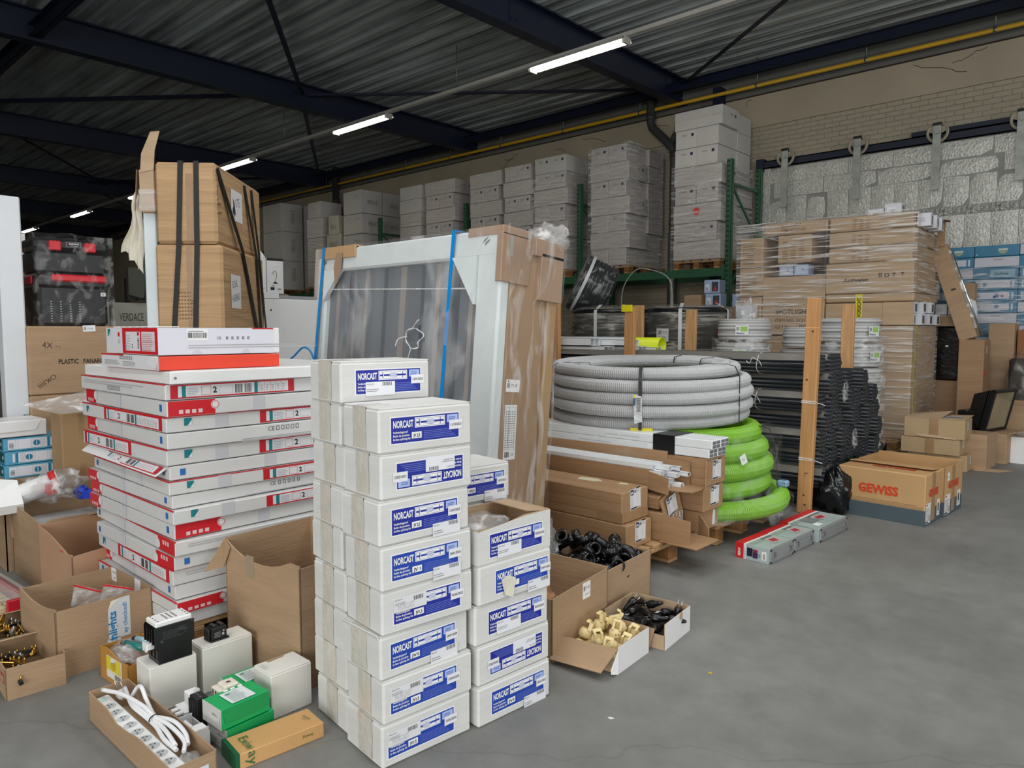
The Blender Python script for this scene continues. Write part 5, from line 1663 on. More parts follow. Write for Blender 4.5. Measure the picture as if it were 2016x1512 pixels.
MB().cbox(-W_ + 0.03, 0.075, 0.03, -0.002, T_, H_ - 0.035, 0.008).build('kraft_side', mat('satin kraft board', (164, 134, 104), 0.55, var=0.05, vs=2.0, bump=0.08, bs=8), cr)
b = MB()
b.cbox(-W_ + 0.18, T_ + 0.001, 0.03, 0.012, T_ + 0.075, H_ - 0.06, 0.008)
b.build('rear_board', mat('golden kraft board', (170, 138, 98), 0.6, var=0.06), cr)
KB = mat('corner kraft', (188, 152, 112), 0.65, var=0.06, bump=0.12, bs=9)
PK = mat('pinkish taped kraft', (166, 138, 115), 0.4, var=0.07, bump=0.2, bs=10)
b = MB().cbox(-0.235, -0.006, H_ - 0.03, 0.012, 0.19, H_ + 0.014, 0.003).cbox(-0.028, -0.008, H_ - 0.26, 0.012, 0.20, H_ - 0.02, 0.003)
b.build('corner_protector', PK, cr)
b = MB().cbox(-0.10, 0.22, H_ - 0.10, 0.03, T_ + 0.09, H_ - 0.012, 0.003).cbox(-0.02, 0.27, H_ - 0.32, 0.03, T_ + 0.09, H_ - 0.08, 0.003)
b.build('corner_protector', PK, cr)
MB().box(0.0125, 0.045, H_ - 0.13, 0.0135, 0.07, H_ - 0.03).build('torn_slot', mat('torn foil slot', (190, 192, 186), 0.3, 0.4), cr)
b = MB().cbox(-W_ + 0.085, -0.012, H_ - 0.062, -W_ + 0.41, -0.002, H_ + 0.012, 0.002).cbox(-W_ + 0.085, -0.01, H_ + 0.004, -W_ + 0.41, 0.10, H_ + 0.012, 0.002)
b.build('kraft_strip', KB, cr)
MB().cbox(-W_ - 0.012, -0.006, H_ - 0.30, -W_ + 0.02, 0.10, H_ + 0.008, 0.004).cbox(-W_ - 0.01, -0.008, H_ - 0.05, -W_ + 0.09, 0.08, H_ + 0.006, 0.003).build('corner_protector', PK, cr)
MB().slab([(-W_ + 0.22, -0.016, H_ - 0.03), (-W_ + 0.205, -0.018, H_ - 0.12), (-W_ + 0.235, -0.02, H_ - 0.235), (-W_ + 0.285, -0.02, H_ - 0.14), (-W_ + 0.29, -0.016, H_ - 0.03)], 0.001).build('hanging_tape', PK, cr)
for x0_, z0_ in ((-W_ + 0.055, H_ - 0.088), (-0.135, H_ - 0.07)):
    Lab().poly([(0, 0), (0.03, 0.018), (0.045, 0.036), (0.014, 0.02)], (84, 90, 94), 0).poly([(0.02, -0.01), (0.05, 0.01), (0.052, 0.022), (0.022, 0.004)], (84, 90, 94), 0).on('printed_logo', cr, (x0_, 0.0, z0_), (1, 0, 0), (0, 0, 1))
STRAP = mat('blue strapping', (0, 138, 216), 0.35, var=0.03)
for xt, xb_, zb_ in ((-1.515, -1.545, 1.10), (-0.33, -0.37, 0.30)):
    n_ = Vector((0.012, 0, 0.002))
    p, q = Vector((xt, -0.018, H_ + 0.014)), Vector((xb_, -0.016, zb_))
    MB().slab([p - n_, q - n_, q + n_, p + n_], 0.0015).slab([p - n_, p + n_, p + n_ + Vector((0, T_ + 0.05, 0)), p - n_ + Vector((0, T_ + 0.05, 0))], 0.0015).build('strap', STRAP, cr)
MB().tube(curve([(-1.545, -0.02, 1.16), (-1.57, -0.04, 1.22), (-1.62, -0.06, 1.235), (-1.70, -0.08, 1.17), (-1.78, -0.10, 1.13)], 6), 0.006, 6).build('loose_strap', STRAP, cr)
MB().cbox(-1.558, -0.032, 1.10, -1.531, -0.012, 1.135, 0.006).cbox(-1.555, -0.034, 1.06, -1.535, -0.012, 1.09, 0.005).build('strap_buckle', BLACKP, cr)
Lab().rect(0, 0, 0.10, 0.062, WHITE, 0).bars(0.008, 0.02, 0.02, 0.024, DGREY, 6, True, 1).text('77-19', 0.036, 0.024, 0.016, DGREY, 0.01, 0.045, 0, 1).disc(0.016, 0.053, 0.005, DGREY, 1).on('price_label', cr, (-0.0012, 0.092, 1.055), (0, 1, 0), (0, 0, 1), 0.0006)
L = Lab().rect(0, 0, 0.088, 0.275, (230, 230, 230), 0).frame(0.006, 0.05, 0.024, 0.215, 0.0015, GREY, 1).frame(0.034, 0.05, 0.045, 0.215, 0.0015, GREY, 1).bars(0.01, 0.012, 0.035, 0.028, BLACK, 9, True, 1).text('CE', 0.055, 0.02, 0.012, DGREY, 0, None, 0, 1)
for i in range(5):
    L.lines(0.009 + i * 0.0145, 0.06, 0.010, 0.19, 16, (110, 110, 112), 1)
L.on('shipping_label', cr, (-0.0012, 0.10, 0.715), (0, 1, 0.02), (0, -0.02, 1), 0.0006)
# film over the front, with the torn hole, and over the side
b = MB()
vs, fs, ok = [], [], []
nx, nz = 44, 40
hx, hz = -0.60, 1.305
for j in range(nz + 1):
    for i in range(nx + 1):
        x, z = -W_ - 0.012 + (W_ + 0.02) * i / nx, 0.1 + (H_ - 0.09) * j / nz
        y = -0.004 - 0.010 * noise.noise(Vector((x * 5, 0, z * 1.6))) - 0.006 * noise.noise(Vector((x * 2, 3, z * 5)))
        vs.append((x, y - 0.008, z))
for j in range(nz):
    for i in range(nx):
        a = j * (nx + 1) + i
        x, z = vs[a][0], vs[a][2]
        if ((x - hx) / 0.062) ** 2 + ((z - hz) / 0.05) ** 2 > 1:
            fs.append([a, a + 1, a + nx + 2, a + nx + 1])
b.add(vs, fs, 0, None, True)
b.build('front_film', FILMV, cr)
b = MB()
pts = [(hx + 0.066 * math.cos(a) * (1 + 0.25 * math.sin(3 * a)), -0.016 + 0.008 * math.sin(5 * a), hz + 0.056 * math.sin(a)) for a in [i * 2 * PI / 28 for i in range(28)]]
b.tube(pts, [0.002 + 0.003 * abs(math.sin(i * 0.9)) for i in range(28)], 5, closed=True)
b.tube(curve([(hx - 0.06, -0.015, hz + 0.01), (hx - 0.12, -0.025, hz - 0.005), (hx - 0.135, -0.03, hz - 0.045)], 5), 0.004, 5)
b.tube(curve([(hx - 0.02, -0.015, hz + 0.05), (hx + 0.03, -0.025, hz + 0.09), (hx + 0.045, -0.025, hz + 0.10)], 5), 0.003, 5)
b.tube(curve([(hx - 0.02, -0.015, hz - 0.055), (hx - 0.03, -0.02, hz - 0.10), (hx - 0.05, -0.02, hz - 0.14)], 5), 0.003, 5)
b.build('torn_film_edge', film('curled film edge', 0.55, 0.85, (5, 5, 5), 3, 0.15), cr)
MB().slab([(-W_ + 0.09, -0.014, 1.60), (-0.16, -0.014, 1.555), (-0.16, -0.014, 1.562), (-W_ + 0.09, -0.014, 1.607)], 0.001).build('film_fold', film('film fold', 0.35, 0.6, (5, 5, 5), 3, 0.2), cr)
b = MB()
vs, fs = [], []
for j in range(31):
    for i in range(15):
        y, z = -0.01 + 0.46 * i / 14, 0.05 + (H_ - 0.03) * j / 30
        vs.append((0.020 + 0.014 * noise.noise(Vector((y * 7, 1, z * 3))) + (0.02 if z > H_ - 0.3 else 0), y, z))
for j in range(30):
    for i in range(14):
        a = j * 15 + i
        fs.append([a, a + 1, a + 16, a + 15])
b.add(vs, fs, 0, None, True)
b.build('side_film', film('side film', 0.03, 0.32, (5, 6, 1.4), 2.4, 0.1), cr)
bag('bunched clear film on top of the glass unit', -2.46, 2.98, 1.82, 0.16, 0.22, 0.16, POLY, 12, 10)
bag('clear polythene bag slumped between the carton stack and the long cartons', -2.42, 2.62, 0.28, 0.42, 0.5, 0.30, POLY, 15, 12, 'plastic_bag')

# ================================================================== TALL STRAPPED CARTON (behind the panel stack)
st = thing('strapped_load', 'tall pair of creased cartons strapped with black webbing, a white panel at its left', 'load', (-4.88, 2.31, 0.0), rad(46))
st.scale = (0.93, 1, 1)
st.location = (-4.855, 2.333, 0.0)
# local x runs right along the front, y goes away from the camera; near right front corner is the origin
CB = MB().cbox(-0.435, 0, 1.93, 0.0, 1.05, 2.475, 0.02).build('upper_carton', CREASED, st)
b = MB()
n_ = 10
MB().cbox(-0.45, 0.0, 0.15, 0.03, 1.0, 1.925, 0.02).build('lower_carton', CREASED, st)
MB().cbox(-0.548, 0.05, 0.15, -0.455, 0.9, 2.33, 0.008).build('white_panel', mat('bluish white panel wrap', (214, 224, 228), 0.4, var=0.04, bump=0.2, bs=6), st)
b = MB()
b.slab([(-0.53, -0.005, 2.40), (-0.435, -0.005, 2.42), (-0.435, 0.02, 2.55), (-0.53, 0.02, 2.53)], 0.005).slab([(-0.53, 0.02, 2.53), (-0.435, 0.02, 2.55), (-0.395, 0.02, 2.68), (-0.46, 0.02, 2.675)], 0.005)
b.box(-0.54, 0.0, 2.14, -0.44, 0.8, 2.42)
b.build('raised_flap', KRAFT2, st)
MB().box(-0.545, -0.006, 2.15, -0.435, 0.5, 2.29).build('film_band', film('band film', 0.25, 0.7, (1, 1, 12), 2, 0.12), st)
MB().slab([(-0.555, 0.0, 2.42), (-0.585, 0.02, 2.15), (-0.59, 0.3, 2.15), (-0.56, 0.3, 2.42)], 0.004).build('torn_side_flap', KRAFT3, st)
WEB = mat('black webbing strap', (12, 12, 13), 0.55, var=0.1, vs=30)


def web(pts, wv):
    b = MB()
    wv = Vector(wv) / 2
    for p, q in zip(pts[:-1], pts[1:]):
        p, q = Vector(p), Vector(q)
        b.slab([p - wv, q - wv, q + wv, p + wv], 0.004)
    return b.build('strap', WEB, st)


web([(-0.205, 1.0, 2.48), (-0.245, -0.008, 2.482), (-0.275, -0.010, 1.9), (-0.33, -0.012, 1.3), (-0.33, -0.012, 0.2)], (0.036, 0, 0))
web([(-0.10, 1.0, 2.48), (-0.135, -0.008, 2.482), (-0.145, -0.010, 1.9), (-0.175, -0.012, 1.3), (-0.175, -0.012, 0.2)], (0.036, 0, 0))
web([(0.008, 0.02, 2.44), (0.045, 0.42, 1.93), (0.05, 0.80, 1.25), (0.05, 0.95, 0.4)], (0, 0.05, 0.02))
web([(0.008, 0.62, 2.44), (0.042, 0.78, 1.93), (0.045, 0.88, 1.25)], (0, 0.045, 0.01))
web([(0.008, 0.80, 2.44), (0.042, 0.86, 1.93), (0.045, 1.02, 1.25)], (0, 0.04, 0.01))
MB().box(-0.225, -0.0015, 0.4, -0.19, -0.0005, 1.92).box(-0.215, -0.0015, 1.95, -0.165, -0.0005, 2.4).build('brown_tape', BTAPE, st)
L = Lab()
for i in range(5):
    L.lines(i * 0.02, 0, 0.014, 0.2, 8, (122, 84, 48), 0)
L.text('H21-33', 0.115, 0.02, 0.028, (122, 84, 48), 0.02, 0.11, 90, 0).on('printed_text', st, (-0.29, -0.001, 1.42), (1, 0, 0), (0, 0, 1))
Lab().rect(0, 0, 0.26, 0.22, (232, 232, 232), 0).text('OTE', 0.10, 0.10, 0.06, (90, 92, 96), 0, 0.10, 10, 1).disc(0.06, 0.07, 0.03, (70, 72, 74), 1).poly([(0.04, 0.16), (0.08, 0.13), (0.10, 0.05), (0.06, 0.02)], (96, 98, 102), 1).on('paper_sheet', st, (0.002, 0.30, 2.14), (0, 1, 0), (0, 0, 1), 0.002)
Lab().rect(0, 0, 0.22, 0.24, (230, 230, 230), 0).text('SCHL', 0.03, 0.14, 0.05, (70, 72, 76), 0, 0.12, 10, 1).text('HOREAS', 0.03, 0.04, 0.05, (70, 72, 76), 0, 0.16, 10, 1).on('paper_sheet', st, (0.032, 0.16, 1.50), (0, 1, 0), (0, 0, 1), 0.002)
b = MB()
for i in range(9):
    b.tube([(0.002 + 0.006 * math.sin(i), 0.005 + 0.01 * i, 2.40 - 0.03 * i + 0.02 * math.sin(i * 2)), (0.01, -0.004 - 0.006 * math.cos(i), 2.38 - 0.03 * i)], 0.004, 4)
b.build('torn_edge', EDGE, st)
# scruffy tissue cloth hanging at the left
b = MB()
vs, fs = [], []
for j in range(15):
    v = j / 14
    for i in range(10):
        u = i / 9
        wd = 0.03 + 0.11 * v ** 0.8
        vs.append((-0.555 - wd * u - 0.01 * math.sin(v * 9), 0.05 + 0.03 * math.sin(u * 14 + v * 3), 2.27 - 0.54 * v + 0.16 * u * v + 0.02 * math.sin(u * 17)))
for j in range(14):
    for i in range(9):
        a = j * 10 + i
        fs.append([a, a + 1, a + 11, a + 10])
b.add(vs, fs, 0, None, True)
b.build('tissue_cloth', mat('cream tissue wrap', (222, 216, 200), 0.8, var=0.06, vs=9, bump=0.4, bs=12), st)
pallet('wooden pallet under the tall strapped cartons', (-5.42, 2.55, 0.003), rad(136))

# ================================================================== WHITE APPLIANCE, LAMP BOXES
ap = thing('white_appliance', 'white flat sided appliance standing between strapped carton and glass unit', 'appliance', (-6.15, 3.70, 0), 0)
APW = mat('white enamel', (228, 230, 230), 0.35, var=0.015)
MB().cbox(-0.25, -0.55, 0.02, 0.25, 0.55, 1.62, 0.008).build('cabinet', APW, ap)
MB().cbox(-0.20, -0.35, 1.62, 0.246, 0.55, 1.65, 0.004).build('grey_top', mat('grey top panel', (150, 154, 156), 0.4), ap)
MB().cbox(-0.1, -0.52, 1.62, 0.256, -0.32, 1.675, 0.004).build('top_block', APW, ap)
MB().cyl((0.25, -0.40, 1.52), (0.254, -0.40, 1.52), 0.008, n=8).build('screw_hole', BLACKM, ap)
MB().box(-0.2, -0.5, 0, 0.2, 0.5, 0.02).build('feet', BLACKM, ap)
hz = 0
for k, (h, w_) in enumerate(((0.48, 0.46), (0.48, 0.46), (0.46, 0.44), (0.30, 0.40))):
    carton('brown film-wrapped carton, %s of the pile under the lamp boxes' % ('topmost' if k == 3 else ORD[k]), (-7.25, 3.92, hz), rad(RND.uniform(-3, 3)), (0.5, w_, h - 0.004), KRAFT3, 'carton', 'box', 'brown cartons under the lamp boxes')
    hz += h
bag('crumpled film round the brown carton under the lamp boxes', -7.2, 3.98, 1.58, 0.62, 0.50, 0.34, POLY, 21, 10)
for i, y in enumerate((3.735, 3.93)):
    sz = (0.20, 0.185, 0.36)
    o = carton('white box with desk lamp picture, %s of the two on the brown cartons' % ('left' if i == 0 else 'right'), (-7.02, y, hz), 0, sz, WGLOSS, 'desk_lamp_box', 'box', 'desk lamp boxes', 0.003, False)
    L = Lab().rect(0, 0.335, 0.185, 0.025, BLACK, 0) if i else Lab()
    L.poly([(0.06, 0.10), (0.12, 0.10), (0.105, 0.118), (0.075, 0.118)], BLACK, 1).poly([(0.088, 0.118), (0.094, 0.118), (0.112, 0.20), (0.106, 0.20)], BLACK, 1).poly([(0.106, 0.2), (0.112, 0.2), (0.095, 0.235), (0.088, 0.232)], DGREY, 1)
    L.poly([(0.088, 0.232), (0.095, 0.238), (0.07, 0.225), (0.062, 0.21)], BLACK, 1).disc(0.066, 0.205, 0.018, (200, 200, 190), 1).frame(0.02, 0.085, 0.145, 0.185, 0.001, (190, 190, 192), 1)
    L.rect(0.035, 0.035, 0.045, 0.03, BLACK, 1).bars(0.11, 0.04, 0.05, 0.014, BLACK, 9, True, 1).rect(0.05, 0.072, 0.01, 0.01, BLACK, 1).rect(0.07, 0.072, 0.01, 0.01, BLACK, 1)
    L.on('printed_picture', o, *face(sz, 'R'))
    if i == 0:
        flap(o, (0.1, -0.09, 0.36), (0.1, 0.09, 0.36), (-0.05, -0.02, 0.08), WGLOSS, 0.002)

# ================================================================== TOOLBOX ON KRAFT CARTONS (left)
for k, (z, h) in enumerate(((0, 0.465), (0.468, 0.462), (0.933, 0.438))):
    sz = (0.42, 0.66, h)
    o = carton('big kraft carton, %s' % ('lowest of the three under the toolbox', 'middle of the three under the toolbox', 'with black capital lettering, directly under the toolbox')[k], (-5.52, 1.64, z), rad(RND.uniform(-.5, .5)), sz, KRAFT, 'big_carton', 'box', 'big cartons under the toolbox', 0.008)
    if k == 2:
        Lab().text('PLASTIC   PANARO', 0, 0, 0.030, (24, 20, 18), 0.012, 0.27).on('printed_text', o, *face(sz, 'R', 0.165, 0.195))
        Lab().text('4X', 0, 0, 0.040, (60, 44, 36), -0.012, 0.06).on('hand_writing', o, *face(sz, 'R', 0.075, 0.30, -4))
        Lab().text('*1', 0, 0, 0.012, (60, 44, 36), 0, 0.025).on('hand_writing', o, *face(sz, 'R', 0.15, 0.30))
        Lab().text('OKIIII', 0, 0, 0.030, (84, 62, 46), -0.01, 0.12).on('hand_writing', o, *face(sz, 'R', 0.14, 0.135, 215))
        Lab().rect(0, 0, 0.075, 0.04, (232, 236, 236), 0).bars(0.006, 0.01, 0.014, 0.02, DGREY, 5, True, 1).text('77-02', 0.026, 0.012, 0.013, DGREY, 0, 0.034, 0, 1).on('price_label', o, *face(sz, 'R', 0.315, 0.402, 2), 0.0015)
        Lab().rect(0, 0, 0.06, 0.11, (226, 228, 230), 0).rect(0, 0, 0.06, 0.012, RED, 1).rect(0, 0.09, 0.06, 0.02, (224, 200, 60), 1).on('shipping_label', o, *face(sz, 'L', 0.33, 0.16))
tb = thing('toolbox', 'black stacking toolbox with red latches and handle, wrapped in clear film', 'toolbox', (-5.545, 1.60, 1.372), 0)
TBK = mat('toolbox black plastic', (22, 23, 26), 0.38, var=0.08, vs=8)
TRD = mat('toolbox red plastic', (206, 24, 44), 0.35, var=0.03)
MB().cbox(-0.17, -0.205, 0, 0.17, 0.205, 0.27, 0.02).build('lower_box', TBK, tb)
b = MB().cbox(-0.18, -0.22, 0.245, 0.19, 0.22, 0.34, 0.02)
b.build('lower_lid', TBK, tb)
MB().cbox(-0.17, -0.205, 0.335, 0.17, 0.205, 0.49, 0.02).build('upper_box', TBK, tb)
b = MB().cbox(-0.18, -0.218, 0.485, 0.185, 0.218, 0.565, 0.022)
for y in (-0.15, -0.03, 0.09):
    b.cbox(-0.15, y, 0.56, 0.16, y + 0.07, 0.575, 0.006)
b.build('upper_lid', TBK, tb)
for y in (-0.105, 0.10):
    l_ = MB().cbox(0.168, y - 0.034, 0.485, 0.205, y + 0.034, 0.545, 0.006).build('latch', TRD, tb)
    b = MB()
    for i in range(3):
        b.box(0.2045, y - 0.024 + i * 0.018, 0.525, 0.2052, y - 0.013 + i * 0.018, 0.545)
    b.build('latch_ribs', REDC, l_)
MB().cbox(0.185, -0.135, 0.286, 0.215, 0.188, 0.332, 0.01).build('handle', TRD, tb)
MB().cbox(-0.10, -0.232, 0.27, 0.12, -0.218, 0.32, 0.004).build('side_latch', TRD, tb)
L = Lab().rect(-0.004, -0.003, 0.088, 0.034, (120, 122, 126), 0).rect(0, 0, 0.08, 0.028, BLACK, 1).poly([(0.004, 0.018), (0.014, 0.025), (0.010, 0.012)], RED, 2).text('ELEMATIC', 0.014, 0.014, 0.009, WHITE, 0.02, 0.060, 0, 2).lines(0.018, 0.004, 0.05, 0.006, 1, (200, 200, 202), 2)
L.on('logo_plate', tb, (0.186, -0.035, 0.515), (0, 1, 0), (0, 0, 1), 0.001)
Lab().rect(0, 0, 0.03, 0.024, WHITE, 0).bars(0.006, 0.005, 0.018, 0.014, DGREY, 6, True, 1).on('barcode', tb, (0.171, 0.16, 0.20), (0, 1, 0), (0, 0, 1), 0.001)
L = Lab()
for k in range(4):
    L.lines(0.02 + k * 0.055, 0.01, 0.012, 0.14, 9, (150, 152, 156), 0)
L.on('printed_text', tb, (0.171, -0.16, 0.02), (0, 1, 0), (0, 0, 1), 0.001)
fs_ = film_shell('clear glossy film wrapped round the black toolbox', -0.20, -0.232, 0.0, 0.226, 0.228, 0.585, film('toolbox film', 0.01, 0.14, (4, 6, 5), 2.2, 0.07, bump=0.8), 0.02, 16, 18, 0, True, 'film', (-5.545, 1.60, 1.374), 7.0)

# tall white carton at the left edge, things behind the toolbox
sz = (0.12, 0.125, 2.17)
o = carton('tall narrow white carton standing at the left edge', (-5.40, 1.25, 0), 0, sz, mat('bluish white carton', (222, 226, 230), 0.5, var=0.03, bump=0.15, bs=5), 'tall_white_carton', 'box', None, 0.008, False)
L = Lab()
for i in range(3):
    L.bars(0.075, 0.80 - i * 0.03, 0.045 + 0.004 * i, 0.016, DGREY, 10, True, 0)
L.on('barcode', o, *face(sz, 'R', 0.01, 0.0))
MB().slab([(0.051, -0.02, 1.0), (0.051, 0.07, 1.0), (0.051, 0.07, 1.17), (0.051, -0.015, 1.17)], 0.001).build('taped_patch', WGLOSS, o)
dk = thing('display_unit', 'dark glass fronted panel standing behind the tall white carton', 'display', (-5.48, 1.07, 0), 0)
MB().cbox(-0.03, -0.12, 0, 0.03, 0.12, 2.0, 0.006).build('body', mat('dark panel', (58, 52, 46), 0.4, var=0.08), dk)
MB().box(0.03, -0.09, 0.9, 0.034, 0.09, 1.2).box(0.03, -0.09, 1.4, 0.034, 0.09, 1.85).build('inset', BLACKM, dk)
zz = 0
for k, h in enumerate((0.46, 0.46, 0.46, 0.24, 0.235)):
    carton('brown carton, %s of the column left of the toolbox' % ('topmost' if k == 4 else ORD[k]), (-6.35, 1.46, zz), rad(RND.uniform(-2, 2)), (0.34, 0.34, h - 0.004), KRAFT3, 'carton', 'box', 'brown cartons left of the toolbox')
    zz += h
sz = (0.16, 0.22, 0.19)
o = carton('white lamp box on the brown carton column left of the toolbox', (-6.30, 1.44, zz), 0, sz, WGLOSS, 'desk_lamp_box', 'box', None, 0.003, False)
Lab().disc(0.13, 0.13, 0.02, DGREY, 0).bars(0.12, 0.03, 0.06, 0.012, BLACK, 8, True, 0).on('printed_picture', o, *face(sz, 'R'))
carton('upright narrow kraft carton far left behind the white lamp box', (-6.7, 1.55, 0), 0, (0.12, 0.12, 2.22), KRAFT, 'narrow_carton', 'box', None)
zz = 0
for k in range(6):
    h = 0.265
    for j, y in enumerate((2.20, 2.44)):
        sz = (0.30, 0.21 if j == 0 else 0.30, h - 0.004)
        o = carton('grey-white carton, %s %s of the low stack between toolbox and strapped carton' % ('left' if j == 0 else 'right', 'topmost' if k == 5 else ORD[k]), (-7.0, y + (0.05 if j else 0), zz), rad(RND.uniform(-2, 2)), sz, mat('grey-white carton', (196, 194, 182), 0.65, var=0.04), 'grey_carton', 'box', 'grey cartons behind the toolbox', 0.004, False)
        if j and k > 3:
            txt_lab(o, sz, 'R', 0.05, h * 0.38, 'VERDACE', 0.07, (80, 78, 72), 0, 0, 'printed_text', 0.2)
    zz += h
t = thing('cable_bundle', 'tangled black cable lying on the grey cartons beside the white panel', 'cable', (-6.9, 2.45, zz))
MB().tube(curve([(0.05, 0.0, 0.01), (0.08, 0.06, 0.05), (0.02, 0.10, 0.02), (0.06, 0.02, 0.06), (0.1, 0.12, 0.03), (0.06, 0.16, 0.09), (0.0, 0.2, 0.35), (-0.02, 0.24, 0.6)], 6), 0.008, 6).build('cable', BLACKM, t)
# dark steel stand far back at the left
t = thing('steel_stand', 'dark steel stand with slanting bars far behind the toolbox', 'stand', (-14.5, 5.2, 0))
b = MB().box(-0.03, -0.03, 0, 0.03, 0.03, 2.3).box(-0.03, 0.47, 0, 0.03, 0.53, 2.9).box(-0.02, -0.03, 2.2, 0.02, 0.53, 2.26).slab([(0, 0.5, 2.5), (0, 0.53, 2.5), (0, 1.0, 1.2), (0, 0.97, 1.2)], 0.03)
b.build('frame', BLACKM, t)
MB().cbox(-0.1, 0.0, 1.9, 0.1, 0.42, 2.5, 0.01).build('control_box', mat('grey cabinet', (120, 120, 112), 0.5), t)
MB().cbox(-0.3, -0.4, 0.0, 0.3, 0.6, 1.6, 0.01).build('base_cabinet', mat('grey cabinet', (120, 120, 112), 0.5), t)


# ================================================================== OPEN CARTONS OF FITTINGS (front, right of the stacks)
sz = (0.40, 0.43, 0.268)
cx, cy = at_corner((-1.808, 2.213), sz[0], sz[1], rad(4))
o = open_carton('open kraft carton with a white price label and orange bag, right of the white stacks', (cx, cy), rad(4), sz, KRAFT, {'R': lambda u: 0.262 + 0.02 * u, 'L': lambda u: 0.262, 'B': lambda u: 0.29}, 'open_carton', 0.006)
Lab().rect(0, 0, 0.06, 0.072, WHITE, 0).bars(0.006, 0.035, 0.014, 0.02, DGREY, 5, True, 1).text('77-20', 0.022, 0.04, 0.012, DGREY, 0, 0.03, 0, 1).text('JAN 2017', 0.018, 0.014, 0.008, GREY, 0, 0.034, 0, 1).on('price_label', o, *face(sz, 'R', 0.225, 0.196))
bag('orange printed clear bag in the open kraft carton', cx - 0.02, cy - 0.10, 0.215, 0.30, 0.16, 0.15, film('orange tinted bag', 0.35, 0.8, (6, 6, 6), 2, 0.15, (236, 176, 130), 0.9), 31, 10)
sz = (0.44, 0.44, 0.252)
cx, cy = at_corner((-1.862, 2.655), sz[0], sz[1], rad(4))
o = open_carton('open kraft carton full of black pipe fittings', (cx, cy), rad(4), sz, KRAFT, {'L': lambda u: 0.25 - 0.004 * math.sin(9 * u)}, 'fittings_carton', 0.007)
MB().box(-sz[0] / 2 + 0.008, -sz[1] / 2 + 0.008, 0.008, sz[0] / 2 - 0.008, sz[1] / 2 - 0.008, 0.17).build('lower_filling', mat('heap of black fittings', (16, 16, 18), 0.5, var=0.2, vs=20, bump=1.0, bs=20), o)
FIT = mat('glossy black fitting', (20, 20, 22), 0.22, var=0.04, vs=10)


def elbow_mesh():
    b = MB()
    pts = [(0, 0, -0.05), (0, 0, 0), (0.012, 0, 0.022), (0.034, 0, 0.034), (0.075, 0, 0.036)]
    b.tube(pts, 0.026, 12, caps=False)
    b.lathe([(0.024, 0.0), (0.033, 0.0), (0.034, 0.03), (0.027, 0.034), (0.024, 0.03)], 16, 0, Matrix.Translation((0, 0, -0.075)))
    b.lathe([(0.022, 0.0), (0.024, 0.03), (0.033, 0.03), (0.033, 0.0), (0.026, -0.006)], 16, 0, Matrix.Translation((0.072, 0, 0.036)) @ Matrix.Rotation(rad(90), 4, 'Y'))
    b.lathe([(0.0, -0.045), (0.025, -0.045)], 12)
    return b.mesh('fitting_body', FIT)


def tee_mesh():
    b = MB()
    b.pipe((-0.06, 0, 0), (0.06, 0, 0), 0.027, 0.023, 14).pipe((0, 0, 0.0), (0, 0.01, 0.065), 0.026, 0.022, 14)
    b.pipe((-0.075, 0, 0), (-0.045, 0, 0), 0.034, 0.024, 16).pipe((0.045, 0, 0), (0.075, 0, 0), 0.034, 0.024, 16).pipe((0, 0.008, 0.05), (0, 0.012, 0.075), 0.033, 0.022, 16)
    return b.mesh('fitting_body', FIT)


fits = [('elbow', 'near corner, mouth facing the camera', .10, -.15, .235, (1.4, .2, .9)), ('elbow', 'standing at the far side with round mouth up', .06, .10, .27, (.5, .3, 2.2)), ('tee', 'tallest one leaning at the left', -.13, -.02, .285, (1.0, -.5, .6)),
        ('elbow', 'right end, ring shaped mouth up', .15, .15, .235, (.2, .3, 3.5)), ('tee', 'in the middle of the heap', -.02, .03, .245, (.8, 1.0, 0.2)), ('elbow', 'left front, lying flat', -.15, -.12, .235, (1.5, .6, 1.7)),
        ('tee', 'between middle and right end', .10, .06, .235, (.3, 1.2, 2.6)), ('elbow', 'behind the tall one', -.11, .10, .245, (2.0, .5, .2)), ('tee', 'front edge centre', .02, -.10, .235, (1.2, .3, 2.9)), ('elbow', 'rear centre', -.02, .15, .25, (.9, 2.1, 1.1)),
        ('tee', 'rear right', .10, .17, .228, (1.9, .2, .5)), ('elbow', 'far left corner', -.17, .17, .23, (.4, 1.4, .7)), ('tee', 'right of the near corner', .16, .0, .228, (1.3, 1.1, .3))]
me_e, me_t = elbow_mesh(), tee_mesh()
for kd, where, x, y, z, r_ in fits:
    t = thing('pipe_fitting', 'black plastic %s in the fittings carton, %s' % ('elbow' if kd == 'elbow' else 'tee piece', where), 'fitting', (cx + x, cy + y, z), 0, 'black pipe fittings')
    put('fitting_body', me_e if kd == 'elbow' else me_t, t, (0, 0, 0), r_)

# small white-sided trays
CRM = mat('cream plug plastic', (232, 212, 158), 0.42, var=0.03, vs=10)


def tray(label, cr_, sx, sy, h, rz, fl_len, side):
    cx, cy = at_corner(cr_, sx, sy, rz)
    o = open_carton(label, (cx, cy), rz, (sx, sy, h), KRAFT2, {'R': lambda u: h, 'L': lambda u: h * 0.55 if side == 'open' else h, 'B': lambda u: h * 1.02}, 'parts_tray', 0.004, 'box', 'white sided trays of parts')
    b = MB()
    b.box(sx / 2, -sy / 2, 0.0, sx / 2 + 0.0015, sy / 2, h + 0.001)
    b.build('white_facing', WGLOSS, o)
    return o, cx, cy


